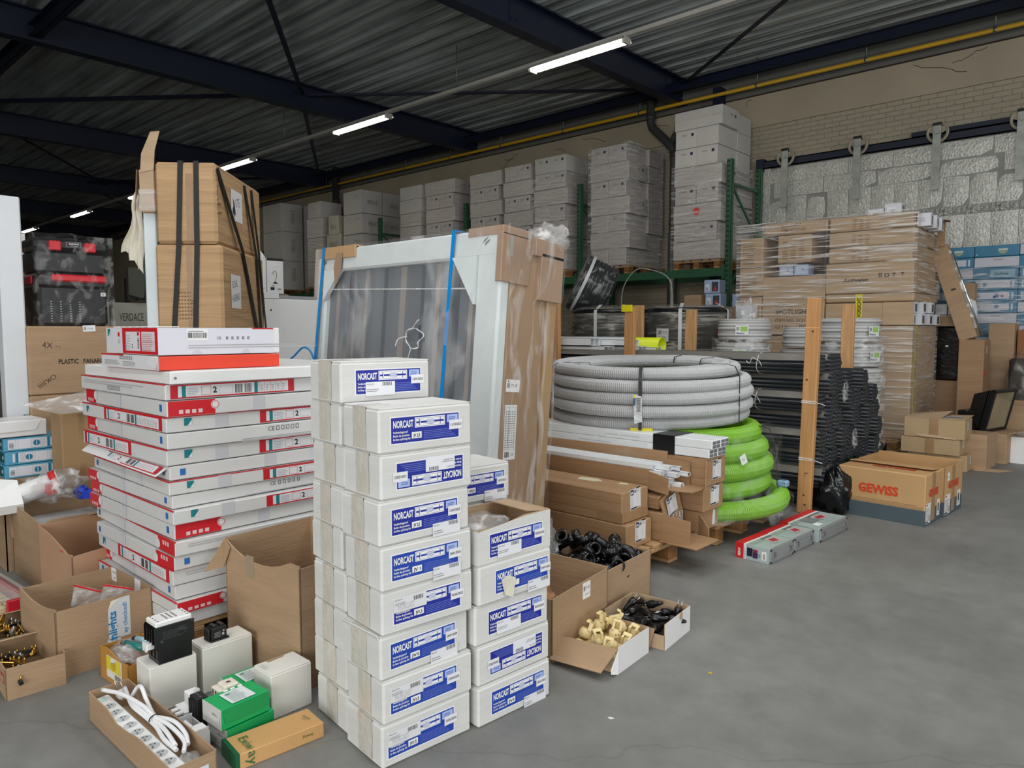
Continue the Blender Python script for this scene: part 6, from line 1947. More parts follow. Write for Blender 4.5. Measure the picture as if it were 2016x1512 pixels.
o, cx, cy = tray('white sided carton tray of cream plugs with its front flap folded down', (-1.556, 2.312), 0.265, 0.252, 0.108, rad(4), 0.1, 'open')
flap(o, (-0.1325, -0.127, 0.085), (0.1325, -0.127, 0.100), (-0.01, -0.09, -0.068), KRAFT, 0.004, 0.012)
MB().slab([(0.1335, -0.127, 0.10), (0.1335, -0.127, 0.0), (0.125, -0.165, 0.012), (0.122, -0.16, 0.03)], 0.002).build('side_flap', WGLOSS, o)
MB().box(-0.125, -0.12, 0.004, 0.125, 0.12, 0.045).build('lower_filling', mat('heap of cream plugs', (214, 194, 144), 0.6, var=0.15, vs=30, bump=0.8, bs=30), o)


def plug_mesh():
    b = MB()
    b.lathe([(0.0, 0.0), (0.024, 0.0), (0.026, 0.004), (0.026, 0.024), (0.022, 0.028), (0.021, 0.034), (0.0, 0.036)], 16)
    # handle loop
    b.slab([(-0.020, -0.008, 0.034), (-0.012, -0.008, 0.034), (-0.010, -0.008, 0.066), (-0.018, -0.008, 0.066)][::-1], 0.016)
    b.slab([(0.012, -0.008, 0.034), (0.020, -0.008, 0.034), (0.018, -0.008, 0.066), (0.010, -0.008, 0.066)][::-1], 0.016)
    b.cbox(-0.019, -0.009, 0.062, 0.019, 0.009, 0.072, 0.003)
    return b.mesh('plug_body', CRM)


pm = plug_mesh()
hm_ = MB().cyl((0.0262, 0, 0.014), (0.0266, 0, 0.014), 0.003, n=6).cyl((0, -0.0262, 0.014), (0, -0.0266, 0.014), 0.003, n=6).cyl((0.012, -0.0236, 0.016), (0.0122, -0.024, 0.016), 0.003, n=6).mesh('holes', mat('dark hole', (40, 34, 28), 0.8))
pw = ['near corner', 'beside the near corner', 'right rim', 'far right', 'centre', 'far corner, tipped up', 'rear middle', 'left rear', 'lower left', 'at the folded flap', 'under the centre one', 'left rim']
pp = [(.07, -.09, .055, .1, .15, .5), (.0, -.06, .062, .2, -.1, 1.0), (.09, .02, .05, .3, .2, .2), (.08, .09, .06, .2, .2, .1), (.03, .02, .075, -.2, .2, .7), (-.04, .10, .085, .5, .3, 2.2), (.02, .09, .08, .2, -.4, .3), (-.07, .05, .075, 0, .1, 1.8), (-.09, -.03, .06, .3, .2, 2.0), (-.07, -.09, .05, 1.5, .2, .3), (.04, -.02, .048, 1.2, .3, 1.3), (-.10, .09, .055, .6, .2, 1.0)]
for wv, (x, y, z, a, b_, c_) in zip(pw, pp):
    t = thing('cream_plug', 'cream plug with loop handle in the white tray, %s' % wv, 'plug', (cx + x, cy + y, z), 0, 'cream plugs in the tray')
    h_ = put('plug_body', pm, t, (0, 0, 0), (a, b_, c_))
    put('holes', hm_, t, (0, 0, 0), (a, b_, c_))

o, cx, cy = tray('white sided carton tray of black mains plugs with a notched side', (-1.530, 2.622), 0.29, 0.262, 0.112, rad(6), 0.1, 'open')
flap(o, (-0.145, -0.131, 0.085), (0.10, -0.131, 0.085), (0.0, -0.035, -0.08), KRAFT, 0.004, 0.012)
MB().lathe([(0.0, 0), (0.018, 0.0)], 14).build('thumb_notch', KRAFT2, o, (0.1468, 0.03, 0.10), (0, rad(90), 0))
MB().box(-0.138, -0.124, 0.004, 0.138, 0.124, 0.05).build('lower_filling', mat('heap of black plugs', (18, 18, 20), 0.45, var=0.2, vs=30, bump=0.9, bs=30), o)
b = MB()
b.lathe([(0.0, -0.026), (0.017, -0.026), (0.0185, -0.02), (0.0185, 0.0), (0.013, 0.016), (0.010, 0.034), (0.006, 0.05), (0.0, 0.05)], 14)
bp_ = b.mesh('plug_body', FIT)
pin_ = MB().cyl((-0.0095, 0, -0.026), (-0.0095, 0, -0.058), 0.0024, n=8).cyl((0.0095, 0, -0.026), (0.0095, 0, -0.058), 0.0024, n=8).mesh('pins', STEEL)
bw = ['left end, pins pointing up', 'right end, pins pointing up', 'front rim', 'front left', 'centre', 'rear centre', 'rear right', 'rear left', 'right of centre', 'front right', 'left of centre', 'lying crosswise in front', 'lowest at the right rim', 'behind the notch']
bpz = [(-.10, .02, .10, 2.2, .5, 0), (.10, .09, .085, 2.9, .1, 0), (.03, -.08, .07, 1.5, .2, .4), (-.06, -.09, .07, 1.6, .3, 2.0), (.0, .0, .085, 1.4, 1.0, .6), (-.02, .08, .10, 1.2, .4, 1.5), (.06, .07, .085, 1.7, .6, 2.6), (-.09, .09, .09, 1.3, .2, .9), (.06, -.01, .08, 1.5, .9, 2.0), (.09, -.07, .065, 1.6, .2, 3.1), (-.06, -.02, .09, 1.3, .4, 2.8), (-.01, -.10, .065, 1.5, .1, 1.2), (.11, .01, .065, 1.7, .6, .2), (.11, .05, .07, 1.5, 1.2, 1.8)]
for wv, (x, y, z, a, b_, c_) in zip(bw, bpz):
    t = thing('mains_plug', 'black mains plug in the notched white tray, %s' % wv, 'plug', (cx + x, cy + y, z), 0, 'black mains plugs in the tray')
    put('plug_body', bp_, t, (0, 0, 0), (a, b_, c_))
    put('pins', pin_, t, (0, 0, 0), (a, b_, c_))

# ================================================================== PALLET OF LONG TRUNKING CARTONS
pallet('wooden pallet under the long trunking cartons', (-2.70, 3.68, 0.003), 0)
TRK = mat('white trunking plastic', (232, 236, 238), 0.35, var=0.02, vs=5)


def jlabel(par, O, s=1.0, rot=0):
    L = Lab().rect(0, 0, 0.105, 0.115, (230, 230, 232), 0).rect(0.004, 0.082, 0.032, 0.03, (30, 40, 76), 1).text('JSL', 0.007, 0.090, 0.012, WHITE, 0.04, 0.026, 0, 2)
    L.bars(0.042, 0.09, 0.022, 0.018, BLACK, 7, True, 1).lines(0.07, 0.092, 0.03, 0.018, 3, GREY, 1).rect(0.064, 0.112, 0.04, 0.008, (44, 44, 50), 1)
    for i in range(5):
        L.lines(0.006, 0.018 + i * 0.0125, 0.03 - 0.002 * i, 0.008, 2, (150, 152, 156), 1)
    L.frame(0.058, 0.056, 0.026, 0.022, 0.001, GREY, 1).frame(0.068, 0.03, 0.01, 0.018, 0.001, GREY, 1).rect(0.004, 0.002, 0.062, 0.009, (56, 60, 76), 1).lines(0.07, 0.002, 0.032, 0.01, 2, DGREY, 1)
    U, V = Vector((0, math.cos(rot), math.sin(rot))), Vector((0, -math.sin(rot), math.cos(rot)))
    return L.on('shipping_label', par, O, U, V)


LK = mat('striped long carton kraft', (170, 134, 98), 0.65, var=0.06, vs=3, bump=0.12, bs=16, st=(0.3, 8, 8))
LN = 2.6


def long_carton(label, xe, y0, z, wy, h, lab=True, rz=0.0):
    t = put('long_carton', MB().cbox(-LN, 0, 0, 0, wy, h, 0.005).mesh('long_carton', LK), None, (xe, y0, z), rz)
    tag(t, label, 'box', 'long trunking cartons')
    MB().box(-LN + 0.1, -0.0006, h * 0.30, -0.003, 0, h * 0.315).box(-LN + 0.1, -0.0006, h * 0.66, -0.003, 0, h * 0.67).build('score_line', EDGE, t)
    if lab:
        jlabel(t, (0, wy * 0.34, h * 0.20), 1)
    return t


long_carton('long carton lying at the lower front of the trunking pallet', -2.155, 3.27, 0.147, 0.255, 0.138)
t = long_carton('long dusty carton with taped end on top of the lower front one', -2.19, 3.275, 0.287, 0.265, 0.172, False)
jlabel(t, (0, 0.085, 0.062), 1, 0.06)
MB().box(-0.16, -0.0012, 0.004, 0.0012, 0.2, 0.062).box(-0.0, -0.0012, 0.004, 0.0016, 0.262, 0.056).build('packing_tape', BTAPE, t)
MB().slab([(-0.42, 0.15, 0.1726), (-0.30, 0.16, 0.1726), (-0.27, 0.20, 0.1726), (-0.33, 0.235, 0.1726), (-0.44, 0.215, 0.1726)], 0.0004).slab([(-0.16, 0.20, 0.1726), (-0.10, 0.22, 0.1726), (-0.13, 0.245, 0.1726), (-0.17, 0.235, 0.1726)], 0.0004).build('torn_paper', mat('cream torn paper', (220, 214, 184), 0.7), t)
# open lower carton in the middle with its flaps out
t = long_carton('open long carton at the lower middle with flaps hanging out', -2.115, 3.56, 0.147, 0.25, 0.16, False)
flap(t, (0, 0.0, 0.155), (0, 0.0, 0.005), (0.19, -0.012, 0.0), LK, 0.005, 0.006)
flap(t, (0, -0.02, 0.003), (0, 0.25, 0.003), (0.26, -0.05, 0.012), LK, 0.005, 0.004)
b = MB()
for i in range(6):
    for j in range(3):
        y, z = 0.02 + i * 0.037, 0.02 + j * 0.042
        b.box(0.002, y, z, 0.006, y + 0.032, z + 0.002).box(0.002, y, z + 0.034, 0.006, y + 0.032, z + 0.036).box(0.002, y, z, 0.006, y + 0.002, z + 0.036).box(0.002, y + 0.03, z, 0.006, y + 0.032, z + 0.036)
b.build('trunking_ends', TRK, t)
t = long_carton('tilted long carton wedged in the middle of the trunking pallet', -2.145, 3.585, 0.318, 0.20, 0.075, False)
t.rotation_euler = (rad(7), 0, 0)
e = MB().slab([(0.02, -0.02, 0.06), (0.045, 0.03, -0.11), (0.03, 0.215, -0.06), (0.005, 0.20, 0.11)], 0.006).build('label_flap', LK, t)
jlabel(t, (0.038, 0.045, -0.055), 1, 0.24)
# open upper carton full of white trunking
oc = put('long_carton', None, None, (-2.245, 3.60, 0.425), 0)
tag(oc, 'long carton torn open on top, full of white plastic trunking', 'box', 'long trunking cartons')
b = MB()
b.box(-LN, 0, 0, 0.02, 0.006, 0.115).box(-LN, 0.235, 0, 0.02, 0.241, 0.15).box(-LN, 0, 0, 0.06, 0.241, 0.006)
b.build('tray', LK, oc)
flap(oc, (0.02, 0.0, 0.105), (0.02, 0.0, 0.0), (0.14, -0.02, -0.015), LK, 0.005, 0.004)
flap(oc, (0.06, 0.0, 0.004), (0.06, 0.24, 0.004), (0.22, 0.02, 0.006), LK, 0.005, 0.02)
flap(oc, (0.02, 0.24, 0.0), (0.02, 0.24, 0.148), (0.14, -0.01, 0.0), LK, 0.005, 0.006)
MB().slab([(-LN, 0.236, 0.15), (0.0, 0.236, 0.15), (0.0, 0.246, 0.19), (-LN, 0.246, 0.17)], 0.005).build('raised_flap', LK, oc)
r = random.Random(4)
U_ = MB()
a, h_ = 0.036, 0.024
U_.box(-2.5, 0, 0, 0, a, 0.002).box(-2.5, 0, 0, 0, 0.002, h_).box(-2.5, a - 0.002, 0, 0, a, h_).box(-2.5, 0, h_ - 0.002, 0, 0.013, h_).box(-2.5, a - 0.013, h_ - 0.002, 0, a, h_)
U_.box(-2.5, 0.0125, h_ - 0.0005, -0.004, a - 0.0125, h_ + 0.0015)
um_ = U_.mesh('trunking_length', TRK)
rowsn = ['bottom row', 'second row', 'third row', 'top row', 'loose top row']
for j in range(5):
    for i in range(6 - (j > 3) * 2):
        t = tag(put('trunking_length', um_, None, (-2.235 + 0.06 + r.uniform(-0.03, 0.10) - 0.03 * (j > 3), 3.610 + i * 0.0375 + r.uniform(-.001, .001), 0.433 + j * 0.0268), (rad(r.uniform(-3, 3)), rad(r.uniform(-.1, .1)), rad(r.uniform(-.12, .12)))),
                'length of white plastic trunking in the torn carton, %s, %s from the front' % (rowsn[j], ('first', 'second', 'third', 'fourth', 'fifth', 'sixth')[i]), 'trunking', 'white trunking in the torn carton')
# right hand column of three cartons
for k, (z, h, xe) in enumerate(((0.147, 0.125, -2.035), (0.275, 0.150, -2.005), (0.428, 0.168, -1.995))):
    t = long_carton('long carton, %s in the far column of the trunking pallet' % ('lowest, flap torn', 'middle, label torn', 'topmost')[k], xe, 3.852, z, 0.245, h, k > 0)
    if k == 0:
        flap(t, (0, 0.0, 0.12), (0, 0.0, 0.0), (0.10, -0.07, -0.05), LK, 0.005)
        MB().slab([(0.001, 0.18, 0.115), (0.001, 0.165, 0.02), (0.001, 0.20, 0.02), (0.001, 0.205, 0.10)], 0.001).build('torn_label', mat('paper', (232, 234, 234), 0.7), t)
    if k == 2:
        flap(t, (0, 0.0, 0.165), (0, 0.0, 0.0), (0.05, -0.10, 0.0), LK, 0.005)
# bundle of wide white ducts with black tape
dn = ['lower front', 'lower rear', 'upper front', 'upper rear']
D_ = MB()
D_.cbox(-2.5, 0, 0, -0.001, 0.105, 0.053, 0.004)
dm = D_.mesh('duct', TRK)
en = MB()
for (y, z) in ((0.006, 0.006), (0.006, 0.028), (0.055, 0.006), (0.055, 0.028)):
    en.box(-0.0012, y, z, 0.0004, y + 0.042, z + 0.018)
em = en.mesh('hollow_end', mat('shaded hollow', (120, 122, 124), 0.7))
for i in range(4):
    t = tag(put('duct', dm, None, (-1.975 + (0.018 if i > 1 else 0), 3.85 + (i % 2) * 0.107, 0.600 + (i // 2) * 0.0545), 0), 'white plastic duct in the black taped bundle, %s one' % dn[i], 'duct', 'taped bundle of white ducts')
    put('hollow_end', em, t, (0.0, 0, 0))
    if i == 0 or i == 2:
        Lab().text('A.WAVIN  CONDUFLEX', 0, 0, 0.010, (170, 172, 174), 0, 0.26).on('printed_text', t, (-0.95 + 0.2 * (i > 0), 0.0, 0.02), (1, 0, 0), (0, 0, 1))
tag(MB().box(-2.35, 3.846, 0.597, -2.20, 3.8485, 0.712).box(-2.35, 3.846, 0.7095, -2.20, 4.066, 0.712).box(-2.35, 4.0635, 0.597, -2.20, 4.066, 0.712).build('black_tape', BLACKP), 'band of black tape round the bundle of white ducts', 'tape')

# ================================================================== PALLET OF CORRUGATED HOSE COILS
pallet('wooden pallet under the green hose coil', (-2.66, 4.53, 0.003), 0)


def coil(name, label, c, rings, rt, m, pitch, tilt=(0, 0), group=None, wob=0.02, seg=12, seed=1, band=None):
    """corrugated hose wound in rings; rings = list of (radius, z, dx, dy)"""
    t = thing(name, label, 'hose coil', (c[0], c[1], c[2]), (tilt[0], tilt[1], 0), group)
    r = random.Random(seed)
    for (R_, z, dx, dy) in rings:
        n_ = int(2 * PI * R_ / (pitch / 2))
        n_ += n_ % 2
        ph = r.uniform(0, 6)
        path, rad_ = [], []
        for i in range(n_):
            a = 2 * PI * i / n_
            k = R_ + wob * math.sin(2 * a + ph) * 0.6
            path.append((dx + k * math.cos(a), dy + k * math.sin(a), z + wob * 0.6 * math.sin(a + ph)))
            rad_.append(rt * (1.0 if i % 2 else 0.92))
        MB().tube(path, rad_, seg, closed=True, smooth=False).build('hose_turn', m, t)
    return t


GHOSE = mat('pale grey hose', (178, 179, 180), 0.5, var=0.04, vs=3)
GRH = mat('lime green hose', (122, 178, 38), 0.4, var=0.05, vs=3)
t = coil('grey_hose_coil', 'big coil of pale grey corrugated hose lying on the green coil', (-2.83, 4.56, 0.72), [(0.66, 0.045, 0.0, 0.0), (0.685, 0.125, 0.01, 0), (0.68, 0.205, .01, .0), (0.67, 0.285, 0.01, .0), (0.635, 0.365, -0.03, .0), (0.55, 0.362, -0.03, 0.02), (0.47, 0.355, -0.02, 0.03), (0.59, .27, 0, 0)], 0.042, GHOSE, 0.0125, (rad(2.0), rad(0.5)), None, 0.012, 12, 3)
TIE = mat('black tie', (34, 34, 36), 0.5)
for a in (-62, -128, -5, 60, 95):
    ca, sa = math.cos(rad(a)), math.sin(rad(a))
    prof_ = [(0.735, 0.02), (0.735, 0.33), (0.70, 0.40), (0.635, 0.412), (0.44, 0.405), (0.42, 0.36)]
    wv = Vector((-sa, ca, 0)) * (0.011 if a == -62 else 0.004)
    b = MB()
    for p, q in zip(prof_[:-1], prof_[1:]):
        P_, Q_ = Vector((p[0] * ca, p[0] * sa, p[1])), Vector((q[0] * ca, q[0] * sa, q[1]))
        b.slab([P_ - wv, P_ + wv, Q_ + wv, Q_ - wv], 0.003)
    b.build('tie_band', TIE, t)
ca, sa = math.cos(rad(-63)), math.sin(rad(-63))
tg = MB().slab([(0.74 * ca, 0.74 * sa, 0.235), (0.745 * ca - 0.03 * sa * -1, 0.745 * sa - 0.03 * ca, 0.225), (0.75 * ca + 0.028 * -sa * -1, 0.75 * sa - 0.03 * ca, 0.07), (0.75 * ca + 0.01, 0.75 * sa + 0.01, 0.06)], 0.002)
b = MB()
wv = Vector((-sa, ca, 0)) * 0.028
o_ = Vector((0.748 * ca, 0.748 * sa, 0))
b.slab([o_ - wv + Vector((0, 0, .25)), o_ - wv * 0.8 + Vector((0, 0, .06)), o_ + wv + Vector((0, 0, .075)), o_ + wv * 0.9 + Vector((0, 0, .235))], 0.003)
lt = b.build('product_tag', mat('crinkled tag', (206, 210, 212), 0.25, var=0.1, vs=30, bump=0.6, bs=30), t)
Lab().bars(0.02, 0.07, 0.026, 0.09, DGREY, 10, False, 0).rect(0.0, 0.11, 0.014, 0.06, (40, 90, 120), 0).rect(0.0, 0.155, 0.014, 0.02, (220, 206, 60), 1).on('tag_print', t, o_ - wv + Vector((0, 0, 0.07)) + Vector((ca, sa, 0)) * 0.004, (-sa, ca, 0), (0, 0, 1))
MB().slab([(0.72 * ca - 0.05 * -sa, 0.72 * sa - 0.05 * ca, 0.03), (0.72 * ca - 0.05 * -sa, 0.72 * sa - 0.05 * ca, -0.03), (0.72 * ca + 0.09 * -sa, 0.72 * sa + 0.09 * ca, -0.03), (0.72 * ca + 0.09 * -sa, 0.72 * sa + 0.09 * ca, 0.03)], 0.004).build('yellow_tape', mat('yellow tape', (222, 208, 30), 0.4), t)
g = coil('green_hose_coil', 'stack of lime green corrugated hose coils under the grey coil', (-2.70, 4.56, 0.148), [(0.66, 0.064, 0.14, 0.02), (0.66, 0.178, 0.02, 0), (0.665, 0.292, 0.02, 0.01), (0.655, 0.405, 0.005, 0), (0.615, 0.50, -0.02, 0.02), (0.53, 0.08, 0, 0), (0.53, 0.2, 0, 0), (0.53, 0.32, 0, 0)], 0.064, GRH, 0.0145, (0, 0), None, 0.006, 12, 8)
for a in (-48, 20, 110):
    ca, sa = math.cos(rad(a)), math.sin(rad(a))
    prof_ = [(0.80, 0.05), (0.745, 0.16), (0.75, 0.30), (0.735, 0.42), (0.69, 0.53), (0.58, 0.555)]
    wv = Vector((-sa, ca, 0)) * 0.014
    b = MB()
    for p, q in zip(prof_[:-1], prof_[1:]):
        P_, Q_ = Vector((p[0] * ca + .03, p[0] * sa, p[1])), Vector((q[0] * ca + .03, q[0] * sa, q[1]))
        b.slab([P_ - wv, P_ + wv, Q_ + wv, Q_ - wv], 0.003)
    b.build('tie_band', TIE, g)
a = -18
ca, sa = math.cos(rad(a)), math.sin(rad(a))
b = Lab().poly([(0, 0), (0.055, 0.018), (0.045, 0.075), (-0.01, 0.055)], (222, 230, 226), 0).lines(0.008, 0.028, 0.03, 0.02, 2, GREY, 1)
b.on('price_label', g, (0.725 * ca + 0.02, 0.725 * sa - 0.02, 0.345), (-sa, ca, 0), (-0.25, 0, 1), 0.004)
MB().cbox(0.72, 0.28, 0.13, 0.79, 0.34, 0.175, 0.01).build('print_scrap', mat('blue white film scrap', (150, 190, 220), 0.3, var=0.3, vs=20), g)
b = MB()
vs, fs = [], []
n1, n2 = 48, 9
for j in range(n2):
    for i in range(n1 + 1):
        a = rad(-95 + 170 * i / n1)
        z = 0.0 + 0.52 * j / (n2 - 1)
        R_ = 0.755 + (0.11 if j < 2 else 0.02) * (1 if j < 2 else 1) * max(0, math.cos(a)) + 0.012 * noise.noise(Vector((a * 6, z * 14, 0)))
        vs.append((0.03 + R_ * math.cos(a), R_ * math.sin(a), z + 0.01))
for j in range(n2 - 1):
    for i in range(n1):
        k = j * (n1 + 1) + i
        fs.append([k, k + 1, k + n1 + 2, k + n1 + 1])
b.add(vs, fs, 0, None, True)
tag(b.build('stretch_film', film('coil film', 0.02, 0.12, (4, 4, 5), 2.0, 0.1), None, (-2.70, 4.56, 0.15)), 'clear stretch film round the green hose coils', 'film')
bag('loose film hanging over the pallet corner beside the green coil', -2.00, 4.86, 0.11, 0.10, 0.16, 0.22, POLY, 41, 9)

# ================================================================== BLACK TUBE BUNDLES WITH POSTS
TUBK = mat('dusty black tube', (40, 44, 48), 0.28, var=0.12, vs=4, st=(0.3, 3, 3))
DUST = mat('dust on black tube', (120, 116, 108), 0.7, var=0.1, vs=4, st=(0.3, 4, 4))
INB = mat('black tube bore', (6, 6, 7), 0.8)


def bundle_mesh(k):
    b = MB()
    s_ = 0.034
    rows_ = {0: (3, 4, 5, 4, 3), 1: (4, 5, 4), 2: (5, 6, 5, 4)}[k]
    for j, n_ in enumerate(rows_):
        for i in range(n_):
            y, z = (i - (n_ - 1) / 2) * s_, (j - (len(rows_) - 1) / 2) * s_ * 0.87
            b.pipe((-3.0, y, z), (0, y, z), 0.0165, 0.0138, 8, 0)
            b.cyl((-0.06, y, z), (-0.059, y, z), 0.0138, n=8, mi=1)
    return b.mesh('tubes', [TUBK, INB])


bms = [bundle_mesh(k) for k in range(3)]
ty, tz = 0.165, 0.138
STRG = mat('white string', (226, 226, 222), 0.7)
r = random.Random(9)
for j in range(8):
    for i in range(8 if j < 6 else (6 if j == 6 else 3)):
        y = 5.51 + i * 0.176 + (0.082 if j % 2 == 0 else 0) + r.uniform(-.004, .004)
        z = 0.10 + j * 0.141
        kk = 0
        lab = 'bundle of black plastic tubes, %s, %s from the post' % (('bottom row', 'second row', 'third row', 'fourth row', 'fifth row', 'sixth row', 'seventh row', 'top row')[j], ('first', 'second', 'third', 'fourth', 'fifth', 'sixth', 'seventh', 'eighth')[i])
        t = thing('tube_bundle', lab, 'tubes', (-1.90 + r.uniform(-.05, .035), y, z), 0, 'bundles of black tubes')
        o = put('tubes', bms[kk], t)
        o['kind'] = 'stuff'
        if i == 0 and j % 2:
            xs = -0.42 - 0.12 * r.random()
            pts = [(xs + 0.004 * math.sin(3 * a), 0.09 * math.cos(a), 0.082 * math.sin(a)) for a in [q * 2 * PI / 16 for q in range(16)]]
            MB().tube(pts, 0.003, 5, closed=True).tube(curve([(xs, -0.09, 0.03), (xs - 0.03, -0.105, 0.045), (xs - 0.05, -0.10, 0.0), (xs - 0.08, -0.10, 0.02)], 4), 0.0028, 5).tube(curve([(xs, -0.09, 0.03), (xs + 0.03, -0.11, 0.02), (xs + 0.05, -0.105, -0.02)], 4), 0.0028, 5).build('string', STRG, t)
        if i < 2 and r.random() < 0.85:
            MB().box(-2.9, -0.05, 0.0765, -0.02, 0.05, 0.078).slab([(-2.9, -0.05, 0.078), (-2.9, -0.078, 0.032), (-0.02, -0.078, 0.032), (-0.02, -0.05, 0.078)], 0.001).build('dusty_film', film('dusty film', 0.55, 0.85, (1, 6, 6), 2, 0.35, (136, 132, 124)), t)
for k, (y, z) in enumerate(((5.74, 0.88), (6.0, 0.50))):
    bag('scrap of clear film caught between black tube ends, %s' % ('upper', 'middle', 'lower', 'right')[k], -1.84, y, z, 0.03, 0.11, 0.15, film('thin scrap film', 0.05, 0.4, (9, 9, 9), 2, 0.1, bump=0.8), 50 + k, 8)
o = bag('crumpled black polythene bag at the foot of the front wooden post', -1.83, 5.52, 0.155, 0.24, 0.26, 0.33, mat('black polythene', (16, 17, 19), 0.18, var=0.05, vs=9, bump=0.9, bs=9), 61, 14, 'black_bag', 0, 0.5)


def post(label, x, y, z1, m, lean=(0, 0), z0=0.0, wd=0.095, th=0.045, face_=True):
    t = tag(put('wooden_post', MB().cbox(-wd / 2, -th / 2, 0, wd / 2, th / 2, z1 - z0, 0.004).mesh('wooden_post', m), None, (x, y, z0), (rad(lean[0]), rad(lean[1]), 0)), label, 'post', 'wooden posts of the tube rack')
    return t


p = post('tall orange pine post standing in front of the black tubes', -1.975, 5.345, 1.575, WOODO, (0, 1.2), 0.0, 0.098, 0.05)
DK = mat('dark knot', (92, 56, 28), 0.7)
b = MB()
for x, z in ((0.005, 1.33), (-0.02, 0.98), (0.0, 0.13), (0.01, 0.06)):
    b.box(x - 0.008, -0.0258, z, x + 0.008, -0.025, z + 0.012)
b.box(0.0, -0.0258, 0.30, 0.025, -0.025, 0.306).box(0.0, -0.0258, 0.28, 0.004, -0.025, 0.306)
b.build('knot', DK, p)
MB().box(-0.0495, -0.0258, 1.36, 0.0495, -0.025, 1.365).build('pencil_band', mat('pale band', (226, 170, 110), 0.6), p)
for z in (0.815, 0.395):
    MB().box(-0.05, -0.029, z, 0.05, -0.0252, z + 0.006).box(-0.05, -0.029, z + 0.012, 0.05, -0.0252, z + 0.018).tube([(0.05, -0.027, z + 0.01), (0.09, -0.03, z + 0.004), (0.12, -0.028, z - 0.006)], 0.0025, 5).build('string', STRG, p)
post('pale pine post rising behind the black tubes at right', -2.245, 7.02, 1.575, WOOD, (0, 0), 0, 0.11)
post('pine post with a rough grain among the black rolls, left of two', -3.52, 5.345, 1.54, WOODO, (0, .5))
post('rough sawn pine post just right of its smoother neighbour', -4.50, 7.02, 1.62, WOOD, (0, 0), 0, 0.13)
post('pine post in front of the pink label on the black rolls', -3.86, 7.02, 1.56, WOOD, (0, .8), 0, 0.12)
post('pine post beside the film edge of the glass unit', -4.33, 5.345, 1.59, WOODO, (0, -.3))
tag(MB().cbox(-3.58, 5.31, 1.5, -3.47, 5.32, 1.56, 0.003).build('yellow_wrap', mat('yellow tape', (222, 208, 30), 0.4)), 'yellow tape patch at the top of a pine post', 'tape')

# white profiles lying on the rack of tubes
pn_ = ['lowest front', 'lowest rear', 'upper front', 'upper rear', 'topmost', 'small front']
for i, (x, y, z, wd, h) in enumerate(((-3.86, 5.46, 1.135, 0.16, 0.06), (-3.62, 5.66, 1.135, 0.14, 0.06), (-4.0, 5.44, 1.20, 0.15, 0.07), (-3.70, 5.62, 1.20, 0.16, 0.055), (-3.82, 5.80, 1.21, 0.10, 0.07), (-3.55, 5.84, 1.135, 0.09, 0.05))):
    b = MB().box(-2.2, 0, 0, 0, wd, 0.004).box(-2.2, 0, 0, 0, 0.004, h).box(-2.2, wd - 0.004, 0, 0, wd, h).box(-2.2, 0, h - 0.004, 0, wd, h).box(-2.2, wd * 0.5, 0, -0.003, wd * 0.5 + 0.004, h)
    t = tag(b.build('white_profile', TRK, None, (x, y, z)), 'white hollow plastic profile end behind the grey coil, %s one' % pn_[i], 'profile', 'white hollow profiles behind the grey coil')
t = tag(MB().pipe((-6.0, 5.95, 1.20), (-3.55, 5.95, 1.20), 0.075, 0.068, 20).build('yellow_pipe', mat('fluorescent yellow pipe', (214, 226, 20), 0.35, var=0.03)), 'fluorescent yellow pipe lying behind the white profiles', 'pipe')

# ================================================================== BLACK WRAPPED HOSE ROLLS
BH = mat('shiny black hose', (26, 28, 31), 0.2, var=0.05, vs=3)
BF = film('grey dusty wrap', 0.14, 0.72, (1.5, 1.5, 9), 1.8, 0.16, (186, 182, 172))
WTAPE = mat('white strapping tape', (208, 212, 210), 0.3)


def ribs(R_, h, n_):
    """wall of stacked hose turns"""
    prof_ = []
    for i in range(n_):
        for k in range(6):
            a = PI * k / 5
            prof_.append((R_ + h / n_ * 0.5 * math.sin(a), h * (i + 0.5) / n_ - h / n_ * 0.5 * math.cos(a)))
    return [(R_ * 0.3, 0)] + prof_ + [(R_ * 0.98, h), (R_ * 0.5, h), (R_ * 0.45, h * 0.6), (0, h * 0.6)]


